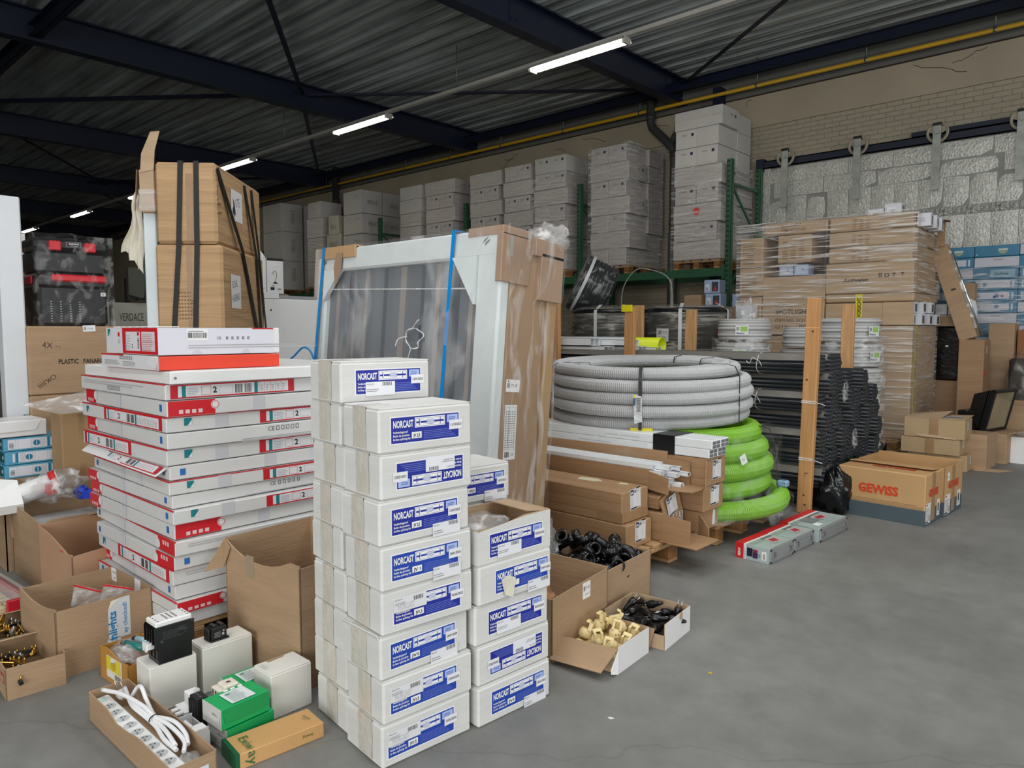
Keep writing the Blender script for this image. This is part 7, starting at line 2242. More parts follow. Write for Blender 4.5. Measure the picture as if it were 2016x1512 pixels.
rolls = []
for col, x, y, R_ in (('left', -5.30, 7.70, 0.49), ('right', -4.33, 7.82, 0.47)):
    for k, z in enumerate((0.02, 0.55, 1.08)):
        rolls.append(('film wrapped roll of black hose, %s of the %s stack behind the tubes' % (('lowest', 'middle', 'topmost')[k], col), x, y, z, R_, 0.52, 8))
for lab, x, y, z, R_, h, n_ in rolls:
    t = thing('black_hose_roll', lab, 'hose roll', (x, y, z), 0, 'film wrapped black hose rolls')
    MB().lathe(ribs(R_, h, n_), 40).build('hose_turns', BH, t)
    if z > 1.0:
        f_ = MB().lathe([(R_ * 0.2, h + 0.03), (R_ * 0.6, h + 0.045), (R_ * 0.97, h + 0.02), (R_ * 1.075, h * 0.86), (R_ * 1.085, h * 0.4), (R_ * 1.07, 0)], 30).build('dusty_film', BF, t)
        for a in ((-80, -38) if x < -4.8 else (-70, 0)):
            ca, sa = math.cos(rad(a)), math.sin(rad(a))
            wv = Vector((-sa, ca, 0)) * 0.02
            P_, Q_ = Vector((R_ * 1.095 * ca, R_ * 1.095 * sa, 0.0)), Vector((R_ * 1.1 * ca, R_ * 1.1 * sa, h * 0.95))
            Z_ = Vector((R_ * 0.8 * ca, R_ * 0.8 * sa, h + 0.05))
            MB().slab([P_ - wv, P_ + wv, Q_ + wv, Q_ - wv], 0.003).slab([Q_ - wv, Q_ + wv, Z_ + wv, Z_ - wv], 0.003).build('strap', WTAPE, t)
        if x > -4.8:
            a = -22
            ca, sa = math.cos(rad(a)), math.sin(rad(a))
            Lab().poly([(0, 0.04), (0.05, 0), (0.10, 0.05), (0.10, 0.14), (0.02, 0.13)], (206, 128, 150), 0).on('pink_label', t, (R_ * 1.1 * ca, R_ * 1.1 * sa, 0.16), (-sa, ca, 0), (0, 0, 1), 0.01)
            a = -92
            ca, sa = math.cos(rad(a)), math.sin(rad(a))
            Lab().rect(0, 0, 0.16, 0.15, (214, 214, 212), 0).bars(0.02, 0.08, 0.05, 0.05, BLACK, 8, True, 1).lines(0.02, 0.02, 0.12, 0.045, 4, DGREY, 1).text('45.50', 0.08, 0.1, 0.02, BLACK, 0, 0.06, 0, 1).on('shipping_label', t, (R_ * 1.1 * ca - 0.08, R_ * 1.1 * sa, 0.13), (-sa, ca, 0), (0, 0, 1), 0.012)
ax = Vector((0.66, 0.60, -0.42)).normalized()
t = thing('black_hose_roll', 'film wrapped roll of black hose tipped on edge above the others', 'hose roll', (-5.88, 8.02, 1.90), tuple(ax.to_track_quat('Z', 'Y').to_euler()), 'film wrapped black hose rolls')
MB().lathe([(r_[0], r_[1] - 0.22) for r_ in ribs(0.36, 0.44, 8)], 36).build('hose_turns', BH, t)
MB().lathe([(0.1, 0.25), (0.34, 0.245), (0.40, 0.19), (0.41, -0.19), (0.35, -0.245), (0.1, -0.24)], 30).build('glossy_film', film('tight glossy film', 0.04, 0.35, (3, 3, 3), 2.4, 0.08, (220, 222, 226), 1.0), t)
MB().lathe([(0.414, -0.17), (0.414, -0.13)], 36).build('strap', WTAPE, t)
b = MB()
vs, fs = [], []
for j in range(13):
    for i in range(17):
        u, v = i / 16, j / 12
        P_ = Vector((-6.55 + 1.25 * u, 7.42 - 0.22 * u + 0.75 * v, 1.10 + 0.42 * u ** 1.3 + 0.05 * v))
        P_.z += 0.03 * noise.noise(P_ * 5) + 0.06 * math.sin(PI * v)
        vs.append(P_)
for j in range(12):
    for i in range(16):
        k = j * 17 + i
        fs.append([k, k + 1, k + 18, k + 17])
b.add(vs, fs, 0, None, True)
tag(b.build('stretch_film', BF), 'dusty stretch film drawn down to the left from the black rolls', 'film')
tag(MB().cbox(-6.7, 7.35, 0, -5.85, 8.3, 1.05, 0.02).build('covered_load', mat('dark covered load', (44, 46, 48), 0.5, var=0.1, vs=6, bump=0.5, bs=6)), 'dark covered load under the dusty film left of the black rolls', 'load')
for lab, x, y in (('thin grey cable loop rising behind the black rolls', -5.35, 8.3),):
    tag(MB().tube(curve([(x - 0.25, y, 1.55), (x - 0.22, y, 1.9), (x - 0.05, y, 2.12), (x + 0.15, y, 2.14), (x + 0.45, y + 0.05, 2.0), (x + 0.52, y + 0.05, 1.6)], 8), 0.008, 6).build('cable_loop', mat('grey cable', (150, 150, 144), 0.5)), lab, 'cable')

# ================================================================== THREE TOOL CASES ON THE FLOOR
ALU = mat('ribbed aluminium', (186, 190, 192), 0.32, 0.7, var=0.06, vs=4, st=(4, 1, 1))
SLV = mat('silver green sleeve', (170, 184, 182), 0.35, var=0.05, vs=4)
for k, (cr_, sx, sy, h, rz) in enumerate((((-1.668, 4.015), 0.215, 0.298, 0.088, rad(-4)), ((-1.652, 4.325), 0.215, 0.285, 0.088, rad(-3)), ((-1.612, 4.650), 0.262, 0.44, 0.088, rad(-3)))):
    cx, cy = at_corner(cr_, sx, sy, rz)
    t = thing('tool_case', ('nearest aluminium tool case in a red and silver card sleeve', 'middle aluminium tool case in a red and silver card sleeve', 'farthest and largest aluminium tool case with a white sticker on its lid')[k], 'case', (cx, cy, 0), rz, 'aluminium tool cases')
    b = MB().cbox(-sx / 2 + 0.01, -sy / 2 + 0.008, 0, sx / 2, sy / 2 - 0.008, h, 0.004)
    for i in range(3):
        z = 0.012 + i * 0.025
        b.box(sx / 2, -sy / 2 + 0.012, z, sx / 2 + 0.002, sy / 2 - 0.012, z + 0.012)
    b.build('shell', ALU, t)
    MB().box(-sx / 2, -sy / 2, 0.0, sx / 2 - 0.012, sy / 2, h + 0.002).build('sleeve', SLV, t)
    MB().box(-sx / 2 - 0.001, -sy / 2 - 0.001, 0.0, -sx / 2 + 0.05, sy / 2 + 0.001, h + 0.003).build('red_band', REDC, t)
    MB().box(-sx / 2 + 0.05, -sy / 2 - 0.0008, 0.0, -sx / 2 + 0.066, sy / 2 + 0.0008, h + 0.0028).build('white_band', WGLOSS, t)
    b = MB()
    for y in (-sy / 2 + 0.05, sy / 2 - 0.05):
        b.cbox(sx / 2, y - 0.015, 0.03, sx / 2 + 0.007, y + 0.015, 0.06, 0.002)
    for y in (-sy / 2 + 0.008, sy / 2 - 0.018):
        for z in (0.002, h - 0.014):
            b.cbox(sx / 2 - 0.003, y, z, sx / 2 + 0.003, y + 0.01, z + 0.012, 0.001, 1)
    b.build('latch', [STEEL, BLACKP], t)
    L = Lab().rect(0.07, 0.02, 0.035, sy * 0.40, (150, 166, 156), 0).poly([(0.085, sy * 0.55), (0.17, sy * 0.42), (0.185, sy * 0.75), (0.10, sy * 0.9)], (186, 176, 178), 0).poly([(0.11, sy * 0.58), (0.15, sy * 0.52), (0.165, sy * 0.72), (0.12, sy * 0.78)], (176, 50, 62), 1)
    L.rect(0.07, sy * 0.5, 0.02, sy * 0.42, (110, 116, 112), 0).disc(0.165, sy * 0.55, 0.014, (120, 124, 130), 1).disc(0.165, sy * 0.55, 0.008, SKY, 2)
    if k == 2:
        L.rect(0.185, 0.05, 0.045, 0.075, WHITE, 3).rect(0.08, sy * 0.2, 0.09, sy * 0.3, (120, 130, 132), 1)
    L.on('lid_print', t, (-sx / 2, -sy / 2, h + 0.003), (1, 0, 0), (0, 1, 0))
    L = Lab().rect(0.072, 0.022, 0.034, 0.05, (22, 26, 52), 0).rect(0.108, 0.016, 0.03, 0.052, (60, 40, 80), 0).rect(0.112, 0.05, 0.022, 0.018, (150, 40, 56), 1).disc(0.146, 0.036, 0.009, (40, 60, 110), 0).disc(0.146, 0.036, 0.005, SKY, 1)
    L.rect(0.165, 0.016, 0.028, 0.05, WHITE, 0).bars(0.172, 0.02, 0.014, 0.035, DGREY, 10, False, 1).lines(0.052, 0.01, 0.012, 0.06, 6, GREY, 1).text('FERVI', 0.030, 0.012, 0.015, WHITE, 0.03, 0.046, 90, 1)
    L.on('end_print', t, (-sx / 2, -sy / 2 - 0.0011, 0), (1, 0, 0), (0, 0, 1))

# ================================================================== TWO ORANGE LETTERED CARTONS
GOR = mat('orange brown carton', (194, 154, 106), 0.6, var=0.05, vs=3, bump=0.08, bs=12)
GSL = mat('slate grey print', (72, 86, 94), 0.6, var=0.06, vs=4)


def gewiss(label, cr_, sx, sy, h, rz, opened):
    cx, cy = at_corner(cr_, sx, sy, rz)
    if opened:
        o = open_carton(label, (cx, cy), rz, (sx, sy, h), GOR, {'L': lambda u: h, 'R': lambda u: h + 0.0, 'B': lambda u: h + 0.012}, 'lettered_carton', 0.006, 'box', 'orange lettered cartons')
        MB().box(-sx / 2 + 0.007, -sy / 2 + 0.007, 0.006, sx / 2 - 0.007, sy / 2 - 0.007, h * 0.55).build('filling', KRAFT3, o)
    else:
        o = carton(label, (cx, cy, 0), rz, (sx, sy, h), GOR, 'lettered_carton', 'box', 'orange lettered cartons', 0.006)
        flap(o, (-sx / 2 + 0.01, sy / 2, h), (sx / 2 - 0.01, sy / 2, h), (0, -sy * 0.48, 0.014), GOR, 0.004, 0.004, 'lid_flap')
    hb = h * 0.31
    MB().box(-sx / 2 - 0.0006, -sy / 2 - 0.0006, 0.0, sx / 2 + 0.0006, sy / 2 + 0.0006, hb).build('grey_band', GSL, o) if not opened else MB().box(-sx / 2 - 0.0006, -sy / 2 - 0.0006, 0.0, sx / 2 + 0.0006, -sy / 2, hb).box(sx / 2, -sy / 2, 0.0, sx / 2 + 0.0006, sy / 2, hb).build('grey_band', GSL, o)
    OR_ = (206, 66, 30)

    def logo(L, x, y, w_, hh):
        L.text('GEWiSS', x, y, hh, OR_, 0.045, w_)
        L.rect(x + w_ * 0.05, y + hh * 0.36, w_ * 0.10, hh * 0.10, OR_, 3)
        return L
    L = Lab()
    logo(L, sx * 0.25, h * 0.52, sx * 0.46, h * 0.17)
    for i in range(3):
        L.rect(0.01, hb + 0.004 + i * 0.006, sx - 0.02, 0.0016, (110, 84, 56), 1)
    L.text('MATERIALE ELETTRICO - ELECTRICAL MATERIAL - MATERIEL ELECTRIQUE - MATERIAL ELECTRICO - ELEKTRISCHES MATERIAL', sx * 0.05, hb + 0.024, 0.007, (90, 66, 44), 0.0, sx * 0.86, 0, 2)
    L.on('printed_logo', o, *face((sx, sy, h), 'L'))
    L = Lab()
    logo(L, sy * 0.22, h * 0.55, sy * 0.56, h * 0.14)
    L.rect(sy * 0.04, h * 0.04, sy * 0.30, h * 0.40, (226, 226, 224), 2).rect(sy * 0.06, h * 0.39, sy * 0.10, h * 0.03, OR_, 3).lines(sy * 0.06, h * 0.10, sy * 0.24, h * 0.26, 6, GREY, 3).rect(sy * 0.05, h * 0.05, sy * 0.16, h * 0.03, BLACK, 3).bars(sy * 0.24, h * 0.08, sy * 0.07, h * 0.12, DGREY, 7, False, 3)
    L.rect(sy * 0.72, h * 0.10, sy * 0.18, h * 0.33, (226, 226, 224), 2).lines(sy * 0.74, h * 0.14, sy * 0.13, h * 0.22, 5, GREY, 3).rect(sy * 0.78, h * 0.20, sy * 0.06, h * 0.16, BLACK, 4)
    L.disc(sy * 0.09, h * 0.48, h * 0.025, (214, 206, 120), 2)
    L.on('printed_logo', o, *face((sx, sy, h), 'R'))
    MB().box(sx / 2, -0.04, 0.02, sx / 2 + 0.0012, 0.035, h).build('packing_tape', BTAPE, o)
    if not opened:
        L = Lab()
        logo(L, sx * 0.32, sy * 0.35, sx * 0.5, 0.045)
        L.on('lid_logo', o, *face((sx, sy, h), 'T'), 0.002)
    else:
        Lab().rect(0, 0, 0.045, 0.06, WHITE, 0).lines(0.006, 0.02, 0.03, 0.02, 2, GREY, 1).on('price_label', o, *face((sx, sy, h), 'R', sy * 0.15, h * 0.72), 0.002)
    return o


gewiss('closed orange brown carton with red lettering and slate band, front of the two', (-1.220, 5.505), 0.59, 0.345, 0.355, rad(-4), False)
gewiss('open orange brown carton with red lettering just behind the closed one', (-1.185, 5.875), 0.60, 0.43, 0.358, rad(-4), True)


# ================================================================== STACKS OF SMALL GREY CONDUIT COILS
GC = mat('light grey conduit', (198, 198, 197), 0.42, var=0.05, vs=4)


def coil_mesh(R_, h, n_):
    prof_ = []
    rr = h / n_ / 2
    for i in range(n_):
        off = 0.010 * math.sin(i * 2.3)
        for k in range(5):
            a = PI * k / 4
            prof_.append((R_ + off + rr * math.sin(a), h * (i + 0.5) / n_ - rr * math.cos(a)))
    for i in range(4):     # turns on the top
        for k in range(4):
            a = PI * k / 3
            prof_.append((R_ - rr * 2 * i - rr + rr * math.cos(a), h + rr * math.sin(a)))
    ri = R_ - rr * 8
    prof_ += [(ri, h), (ri, 0.0)]
    return MB().lathe(prof_, 34).mesh('conduit_turns', GC)


cm = [coil_mesh(0.255, 0.205, 6), coil_mesh(0.235, 0.195, 6), coil_mesh(0.285, 0.215, 7)]
r = random.Random(17)
for c_, (x, y, n_, k, top, nm) in enumerate(((-3.45, 7.42, 6, 0, 1.485, 'left'), (-2.98, 7.95, 6, 1, 1.395, 'middle'), (-2.46, 7.72, 6, 2, 1.475, 'right'))):
    h = top / n_
    for i in range(n_):
        t = thing('conduit_coil', 'small coil of light grey conduit, %s of the %s column behind the black tubes' % ('topmost' if i == n_ - 1 else ORD[i], nm), 'coil', (x + r.uniform(-.025, .025), y + r.uniform(-.02, .02), i * h + 0.002), r.uniform(0, 3), 'coils of light grey conduit')
        put('conduit_turns', cm[k], t)
        if i >= n_ - 2 and k != 1:
            a = -t.rotation_euler[2] + rad(-70 if k == 0 else -25)
            R_ = (0.268, 0.25, 0.30)[k]
            ca, sa = math.cos(a), math.sin(a)
            L = Lab().rect(0, 0, 0.13, 0.10, (222, 226, 222), 0).rect(0.05, 0.04, 0.07, 0.05, (150, 196, 90), 1).text('flexo', 0.01, 0.012, 0.018, (50, 60, 110), 0.03, 0.08, 0, 1).bars(0.008, 0.05, 0.03, 0.035, DGREY, 6, True, 1)
            L.on('coil_label', t, (R_ * ca + 0.065 * sa, R_ * sa - 0.065 * ca, 0.05), (-sa, ca, 0), (0, 0, 1), 0.014)
CF = film('coil stack film', 0.05, 0.5, (3, 3, 5), 2.4, 0.12)
for (x, y, R_, z, nm) in ((-3.45, 7.42, 0.31, 1.24, 'left'), (-2.46, 7.72, 0.35, 1.26, 'right')):
    b = MB()
    vs, fs = [], []
    for j in range(19):
        for i in range(28):
            a = 2 * PI * i / 28
            k = R_ + 0.03 * noise.noise(Vector((math.cos(a) * 2, math.sin(a) * 2, j * 0.8)))
            vs.append((k * math.cos(a), k * math.sin(a), z * j / 18 + 0.01))
    for j in range(18):
        for i in range(28):
            fs.append([j * 28 + i, j * 28 + (i + 1) % 28, (j + 1) * 28 + (i + 1) % 28, (j + 1) * 28 + i])
    b.add(vs, fs, 0, None, True)
    tag(b.build('stretch_film', CF, None, (x, y, 0)), 'clear film round the %s column of grey conduit coils' % nm, 'film')

# ================================================================== FILM WRAPPED PALLET OF BROWN CARTONS (right)
YF = 8.69
XR = -2.118
GW = 'in the wrapped brown pallet pile'
pallet('wooden pallet under the right half of the wrapped brown pile', (-2.62, 9.25, 0.003), rad(90))
pallet('wooden pallet under the left half of the wrapped brown pile', (-3.56, 9.25, 0.003), rad(90))


def wc(label, x0_, x1_, z0, z1, d=1.05, m=None, y=YF, c=0.012):
    sz = (round(x1_ - x0_, 3), d, round(z1 - z0 - 0.004, 3))
    return carton(label, ((x0_ + x1_) / 2, y + d / 2, z0), rad(RND.uniform(-.4, .4)), sz, m or KRAFT2, 'wrapped_carton', 'box', 'cartons of the wrapped brown pile', c, False), sz


TXC = (70, 56, 46)
o, sz = wc('tall brown carton with yellow warning tape, lower right %s' % GW, -3.04, XR, 0.15, 1.395)
for x in (0.0,):
    MB().box(sz[0] / 2, -0.40, 0.0, sz[0] / 2 + 0.002, -0.34, 1.24).build('yellow_tape', mat('yellow warning tape', (208, 192, 40), 0.4, var=0.05), o)
L = Lab()
for k in range(4):
    L.text('VORSICHT GLAS', 0.0, 0.06 + k * 0.30, 0.03, (50, 46, 20), 0.02, 0.20, 90, 0)
L.on('tape_print', o, (sz[0] / 2 + 0.0022, -0.352, 0), (0, 1, 0), (0, 0, 1), 0.001)
o2, sz2 = wc('shallow brown carton fronted by yellow warning tape %s' % GW, -3.04, XR, 1.655, 1.75)
o3, sz3 = wc('recessed brown carton behind the small boxes at the side %s' % GW, -3.04, -2.42, 1.398, 1.652)
MB().box(0.31, -0.525, 0.0, 0.615, -0.515, 0.25).build('front_panel', KRAFT2, o3)
Lab().rect(0, 0, 0.075, 0.36, (224, 208, 50), 0).text('VORSICHT', 0.06, 0.10, 0.042, BLACK, 0.03, 0.22, 90, 1).text('GLASS', 0.07, 0.0, 0.02, DGREY, 0, 0.1, 90, 1).poly([(0.012, 0.03), (0.05, 0.03), (0.045, 0.07), (0.018, 0.07)], BLACK, 1).on('warning_tape', o2, (-sz2[0] / 2 + 0.33, -sz2[1] / 2, -0.27), (1, 0, 0), (0, 0, 1), 0.002)
MWB = mat('small white box', (214, 216, 222), 0.5, var=0.03)
WND = mat('dark box window', (60, 56, 56), 0.3)


def mini(label, x, y, z, sx, sy, h, rz=0, tilt=0, grp='small white boxes at the side of the wrapped pile'):
    o = carton(label, (x, y, z), (rad(tilt), 0, rz), (sx, sy, h), MWB, 'small_box', 'box', grp, 0.002, False)
    MB().box(sx / 2, -sy * 0.15, h * 0.12, sx / 2 + 0.001, sy * 0.32, h * 0.8).build('window', WND, o)
    Lab().lines(0.01, h * 0.3, sx * 0.6, h * 0.4, 4, (150, 152, 160), 0).on('printed_text', o, *face((sx, sy, h), 'L'))
    return o


mi = 0
where = ['bottom row nearest', 'bottom row second', 'bottom row third', 'bottom row fourth', 'bottom row fifth', 'bottom row farthest', 'upper row nearest, standing', 'upper row second, tilted', 'upper row third', 'upper row fourth, tilted', 'upper row farthest']
for i in range(11):
    up = i > 5
    j = i - 6 if up else i
    mini('small white window box spilling from the wrapped pile, %s' % where[i], -2.24 + (0.05 if i % 2 else 0), 8.80 + j * 0.165 + (0.05 if up else 0), 1.40 + (0.13 if up else 0), 0.22, 0.12, 0.125, rad(RND.uniform(-12, 12)), RND.uniform(-9, 9) if up else RND.uniform(-3, 3))
o, sz = wc('wide carton with black symbols, in the middle right %s' % GW, -3.05, -2.13, 1.752, 2.10, 1.2)
Lab().text('ActiveJet', 0, 0, 0.042, TXC, 0.03, 0.27).on('printed_text', o, *face(sz, 'L', 0.20, 0.13))
L = Lab()
L.rect(0, 0, 0.012, 0.05, TXC).rect(0.02, 0, 0.012, 0.05, TXC).rect(0.06, 0, 0.045, 0.04, TXC).rect(0.07, 0.01, 0.025, 0.02, (190, 160, 126), 2).poly([(0.13, 0.03), (0.18, 0.03), (0.155, 0.05)], TXC).rect(0.152, 0, 0.008, 0.03, TXC).poly([(0.215, 0.05), (0.265, 0.05), (0.24, 0.02)], TXC).rect(0.236, 0, 0.008, 0.02, TXC)
L.on('printed_symbols', o, *face(sz, 'L', 0.57, 0.17))
for k, (z0, z1, xr) in enumerate(((2.10, 2.275, -2.15), (2.277, 2.45, -2.13), (2.452, 2.62, -2.155))):
    o, sz = wc('flat brown carton, %s of three at the upper right %s' % (('lowest', 'middle', 'topmost')[k], GW), -3.02, xr, z0, z1, 0.95)
    L = Lab()
    for q in range(3):
        L.lines(0.25 + q * 0.07, 0.02, 0.05, 0.12, 5, (128, 100, 74), 0)
    L.text('ITEM NO.', 0.25, 0.118, 0.016, (110, 84, 62), 0, 0.1, 0, 1)
    L.on('printed_text', o, *face(sz, 'L'))
o, sz = wc('long thin carton lettered in capitals, along the top left %s' % GW, -3.80, -3.04, 2.475, 2.625, 0.9)
Lab().text('BRITOP LIGHT', 0, 0.055, 0.034, (112, 78, 52), 0.01, 0.24).text('ITEM NO.5121601', 0, 0.0, 0.034, (112, 78, 52), 0.01, 0.29).on('printed_text', o, *face(sz, 'L', 0.22, 0.035))
o, sz = wc('narrow brown carton, upper one at the far left %s' % GW, -4.10, -3.80, 2.115, 2.475, 0.9)
Lab().lines(0.04, 0.04, 0.18, 0.26, 10, (128, 100, 74), 0).on('printed_text', o, *face(sz, 'L'))
o, sz = wc('narrow brown carton, lower one at the far left %s' % GW, -4.10, -3.79, 1.755, 2.112, 0.9)
Lab().lines(0.04, 0.04, 0.2, 0.22, 9, (128, 100, 74), 0).on('printed_text', o, *face(sz, 'L'))
o, sz = wc('hidden brown carton under the far left narrow ones %s' % GW, -4.10, -3.81, 0.15, 1.752, 0.9)
o, sz = wc('brown carton standing between two dark gaps %s' % GW, -3.62, -3.22, 2.14, 2.472, 0.5)
L = Lab()
for q in range(3):
    L.lines(0.06 + q * 0.10, 0.05, 0.07, 0.22, 8, (128, 100, 74), 0)
L.on('printed_text', o, *face(sz, 'L'))
wc('dark block put in for the shade behind the gaps %s' % GW, -3.78, -3.05, 1.95, 2.47, 0.4, mat('gap shade and dark card', (46, 38, 34), 0.8), YF + 0.5)  # added block, its near-black colour stands in for shade inside the gaps
for k, x in enumerate((-3.60, -3.42)):
    o = carton('pale blue small box, %s of two under the carton between dark gaps' % ('left' if k == 0 else 'right'), (x + 0.085, YF + 0.10, 1.99), 0, (0.165, 0.18, 0.125), mat('pale blue card', (172, 190, 222), 0.5, var=0.04), 'small_box', 'box', None, 0.003, False)
    Lab().rect(0.02, 0.02, 0.12, 0.085, (200, 212, 234), 0).lines(0.09, 0.05, 0.04, 0.04, 3, DGREY, 1).on('printed_text', o, *face((0.165, 0.18, 0.125), 'L'))
o, sz = wc('brown carton with big spotlight lettering, lower left %s' % GW, -3.80, -3.055, 1.28, 1.985)
L = Lab().text('SPOTLIGHT', 0.17, 0.25, 0.058, TXC, 0.02, 0.42).text('ITEM NO. 5121', 0.17, 0.16, 0.04, TXC, 0, 0.36).text('QTY:     PCS', 0.17, 0.085, 0.04, TXC, 0, 0.42)
for q in range(5):
    L.frame(0.10 + q * 0.05, 0.34 + (q % 2) * 0.02, 0.07, 0.05, 0.003, (150, 120, 90), 1)
L.on('printed_text', o, *face(sz, 'L'))
wc('brown carton hidden behind the conduit coils %s' % GW, -3.80, -3.055, 0.15, 1.276)
for k, (x, h, lab) in enumerate(((-2.42, 0.13, 'pale grey lamp box lying on top of the wrapped pile, larger right one'), (-2.60, 0.085, 'pale grey lamp box lying on top of the wrapped pile, smaller left one'))):
    o = mini(lab, x, YF + 0.30, 2.622, 0.17, 0.14, h, 0, 0, None)
    Lab().rect(0.02, 0.01, 0.10, h * 0.6, (228, 230, 236), 1).bars(0.06, 0.015, 0.05, h * 0.35, DGREY, 7, True, 2).on('barcode', o, *face((0.17, 0.14, h), 'L'))
for k, (y, z, lab) in enumerate(((8.95, 2.455, 'nearest'), (9.20, 2.455, 'middle'), (9.42, 2.45, 'farthest'))):
    mini('pale grey small box at the open end of the topmost wrapped carton, %s' % lab, -2.08, y - 0.08, z, 0.13, 0.15, 0.14, rad(4), 0, None)
o = tag(MB().slab([(-2.16, 9.3, 2.60), (-1.95, 9.36, 2.57), (-1.98, 9.55, 2.57), (-2.16, 9.55, 2.60)], 0.005).slab([(-2.10, 9.5, 2.30), (-2.02, 9.5, 2.30), (-2.02, 9.5, 2.57), (-2.10, 9.5, 2.57)], 0.005).build('loose_flap', KRAFT3), 'loose brown flap sticking out at the top right of the wrapped pile', 'flap')
PF = film('pallet stretch film', 0.07, 0.72, (1.3, 1.3, 24), 1.7, 0.13, (240, 236, 230), 0.8)
film_shell('clear stretch film round the upper right cartons of the wrapped pile', -3.055, YF - 0.03, 1.70, -2.095, 9.70, 2.635, PF, 0.014, 12, 22)
film_shell('clear stretch film round the left cartons of the wrapped pile', -4.13, YF - 0.025, 1.20, -3.06, 9.60, 2.635, PF, 0.014, 12, 22)
film_shell('clear stretch film round the lower part of the wrapped pile', -3.06, YF - 0.02, 0.12, XR + 0.012, 9.75, 1.39, PF, 0.012, 12, 18, 0, False)
bl = carton('pale box wrapped in crackled film at the left foot of the wrapped pile', (-3.93, 8.55, 1.30), 0, (0.2, 0.18, 0.34), MWB, 'small_box', 'box', None, 0.004, False)
tag(MB().box(-4.05, 8.46, 0, -3.82, 8.66, 1.295).build('carton_column', KRAFT3), 'brown carton column behind the conduit coils holding the pale wrapped box', 'box')
bag('crackled clear film round the pale box', -3.93, 8.53, 1.46, 0.26, 0.22, 0.44, POLY, 71, 10)

# small pale blue boxes on kraft cartons under the rack
for k, (x, z, lab) in enumerate(((-4.72, 1.66, 'lower'), (-4.74, 1.845, 'upper'))):
    o = carton('pale blue lamp box, %s of the two below the green rack beam' % lab, (x, 9.3, z), rad(4), (0.22, 0.2, 0.18), mat('pale blue card', (172, 190, 222), 0.5, var=0.04), 'lamp_box', 'box', None, 0.003, False)
    Lab().rect(0.02, 0.03, 0.06, 0.09, (228, 232, 236), 0).bars(0.03, 0.04, 0.03, 0.04, DGREY, 5, True, 1).rect(0.11, 0.02, 0.09, 0.13, (60, 70, 76), 0).poly([(0.13, 0.04), (0.18, 0.03), (0.16, 0.10)], (200, 60, 70), 1).on('printed_picture', o, *face((0.22, 0.2, 0.18), 'L'))
o = carton('pale blue lamp box peeping out left of the wrapped pile', (-4.28, 9.15, 1.645), 0, (0.16, 0.2, 0.17), mat('pale blue card', (172, 190, 222), 0.5, var=0.04), 'lamp_box', 'box', None, 0.003, False)
carton('small kraft carton left of the pale blue lamp boxes', (-5.02, 9.3, 1.655), 0, (0.26, 0.2, 0.17), KRAFT, 'carton', 'box', None)
zz = 0
for k in range(3):
    carton('wide kraft carton, %s of three behind the conduit coils left of the wrapped pile' % ('lowest', 'middle', 'topmost')[k], (-4.62, 9.3, zz), 0, (0.92, 0.5, 0.545), KRAFT, 'carton', 'box', 'kraft cartons under the rack')
    zz += 0.549

# ================================================================== RIGHT HAND CORNER
zz = 0
t = carton('brown film-wrapped carton under the black wrapped one', (-2.03, 10.15, 0), 0, (0.34, 0.5, 0.74), KRAFT3, 'carton', 'box', None)
bk = carton('black film-wrapped carton in the column right of the wrapped pile', (-2.05, 10.13, 0.742), 0, (0.30, 0.46, 0.645), mat('black stretch wrap', (14, 14, 16), 0.25, var=0.05, bump=0.6, bs=7, st=(1, 1, 3)), 'black_carton', 'box', None, 0.02, False)
Lab().rect(0, 0, 0.03, 0.02, WHITE, 0).on('white_tag', bk, *face((0.30, 0.46, 0.645), 'L', 0.15, 0.40), 0.003)
o = open_carton('open kraft carton of small white boxes on top of the black wrapped one', (-2.05, 10.12), 0, (0.32, 0.46, 0.125), KRAFT, None, 'open_carton', 0.005, 'box', None, 1.39)
k = 0
for rw in range(2):
    for i in range(4):
        mini('small white window box in the high open carton, %s row, %s' % ('lower' if rw == 0 else 'upper', ('left front', 'right front', 'left back', 'right back')[i]), -2.12 + (i % 2) * 0.13, 10.02 + (i // 2) * 0.2, 1.40 + rw * 0.128, 0.12, 0.16, 0.125, rad(RND.uniform(-5, 5)), 0, 'small white boxes in the high open carton')
carton('tall brown carton with a red tag, right of the black wrapped carton', (-1.725, 9.75, 0), 0, (0.25, 0.36, 1.235), KRAFT3, 'tall_carton', 'box', None, 0.006)
_t = [x for x in bpy.data.objects if x.get('label', '').startswith('tall brown carton with a red tag')][0]
MB().cyl((0.126, -0.08, 0.86), (0.13, -0.08, 0.86), 0.03, n=14).build('red_tag', mat('red dot sticker', (232, 60, 44), 0.4), _t)
Lab().rect(0, 0, 0.03, 0.08, WHITE, 0).on('white_label', _t, *face((0.25, 0.36, 1.235), 'R', 0.14, 1.08))
lc = thing('leaning_carton', 'long kraft carton with a chrome tube leaning above the high open carton', 'carton', (-1.76, 9.70, 1.245), (0, rad(-18), 0))
MB().cbox(-0.10, -0.08, 0.0, 0.08, 0.08, 1.12, 0.005).build('carton_body', KRAFT, lc)
MB().box(-0.02, -0.0815, 0.58, 0.03, -0.0803, 0.60).build('dark_slot', BLACKM, lc)
MB().cyl((0.12, -0.05, 0.0), (0.10, -0.05, 1.0), 0.014, n=10).build('chrome_tube', mat('chrome', (225, 228, 230), 0.12, 1.0, var=0), lc)
MB().slab([(0.08, -0.07, 0.1), (0.115, -0.07, 0.1), (0.105, -0.07, 1.0), (0.08, -0.07, 1.05)], 0.04).build('clear_sleeve', POLY, lc)
carton('narrow upright kraft carton behind the leaning one', (-1.98, 10.55, 0), 0, (0.2, 0.16, 1.92), KRAFT, 'narrow_carton', 'box', None)
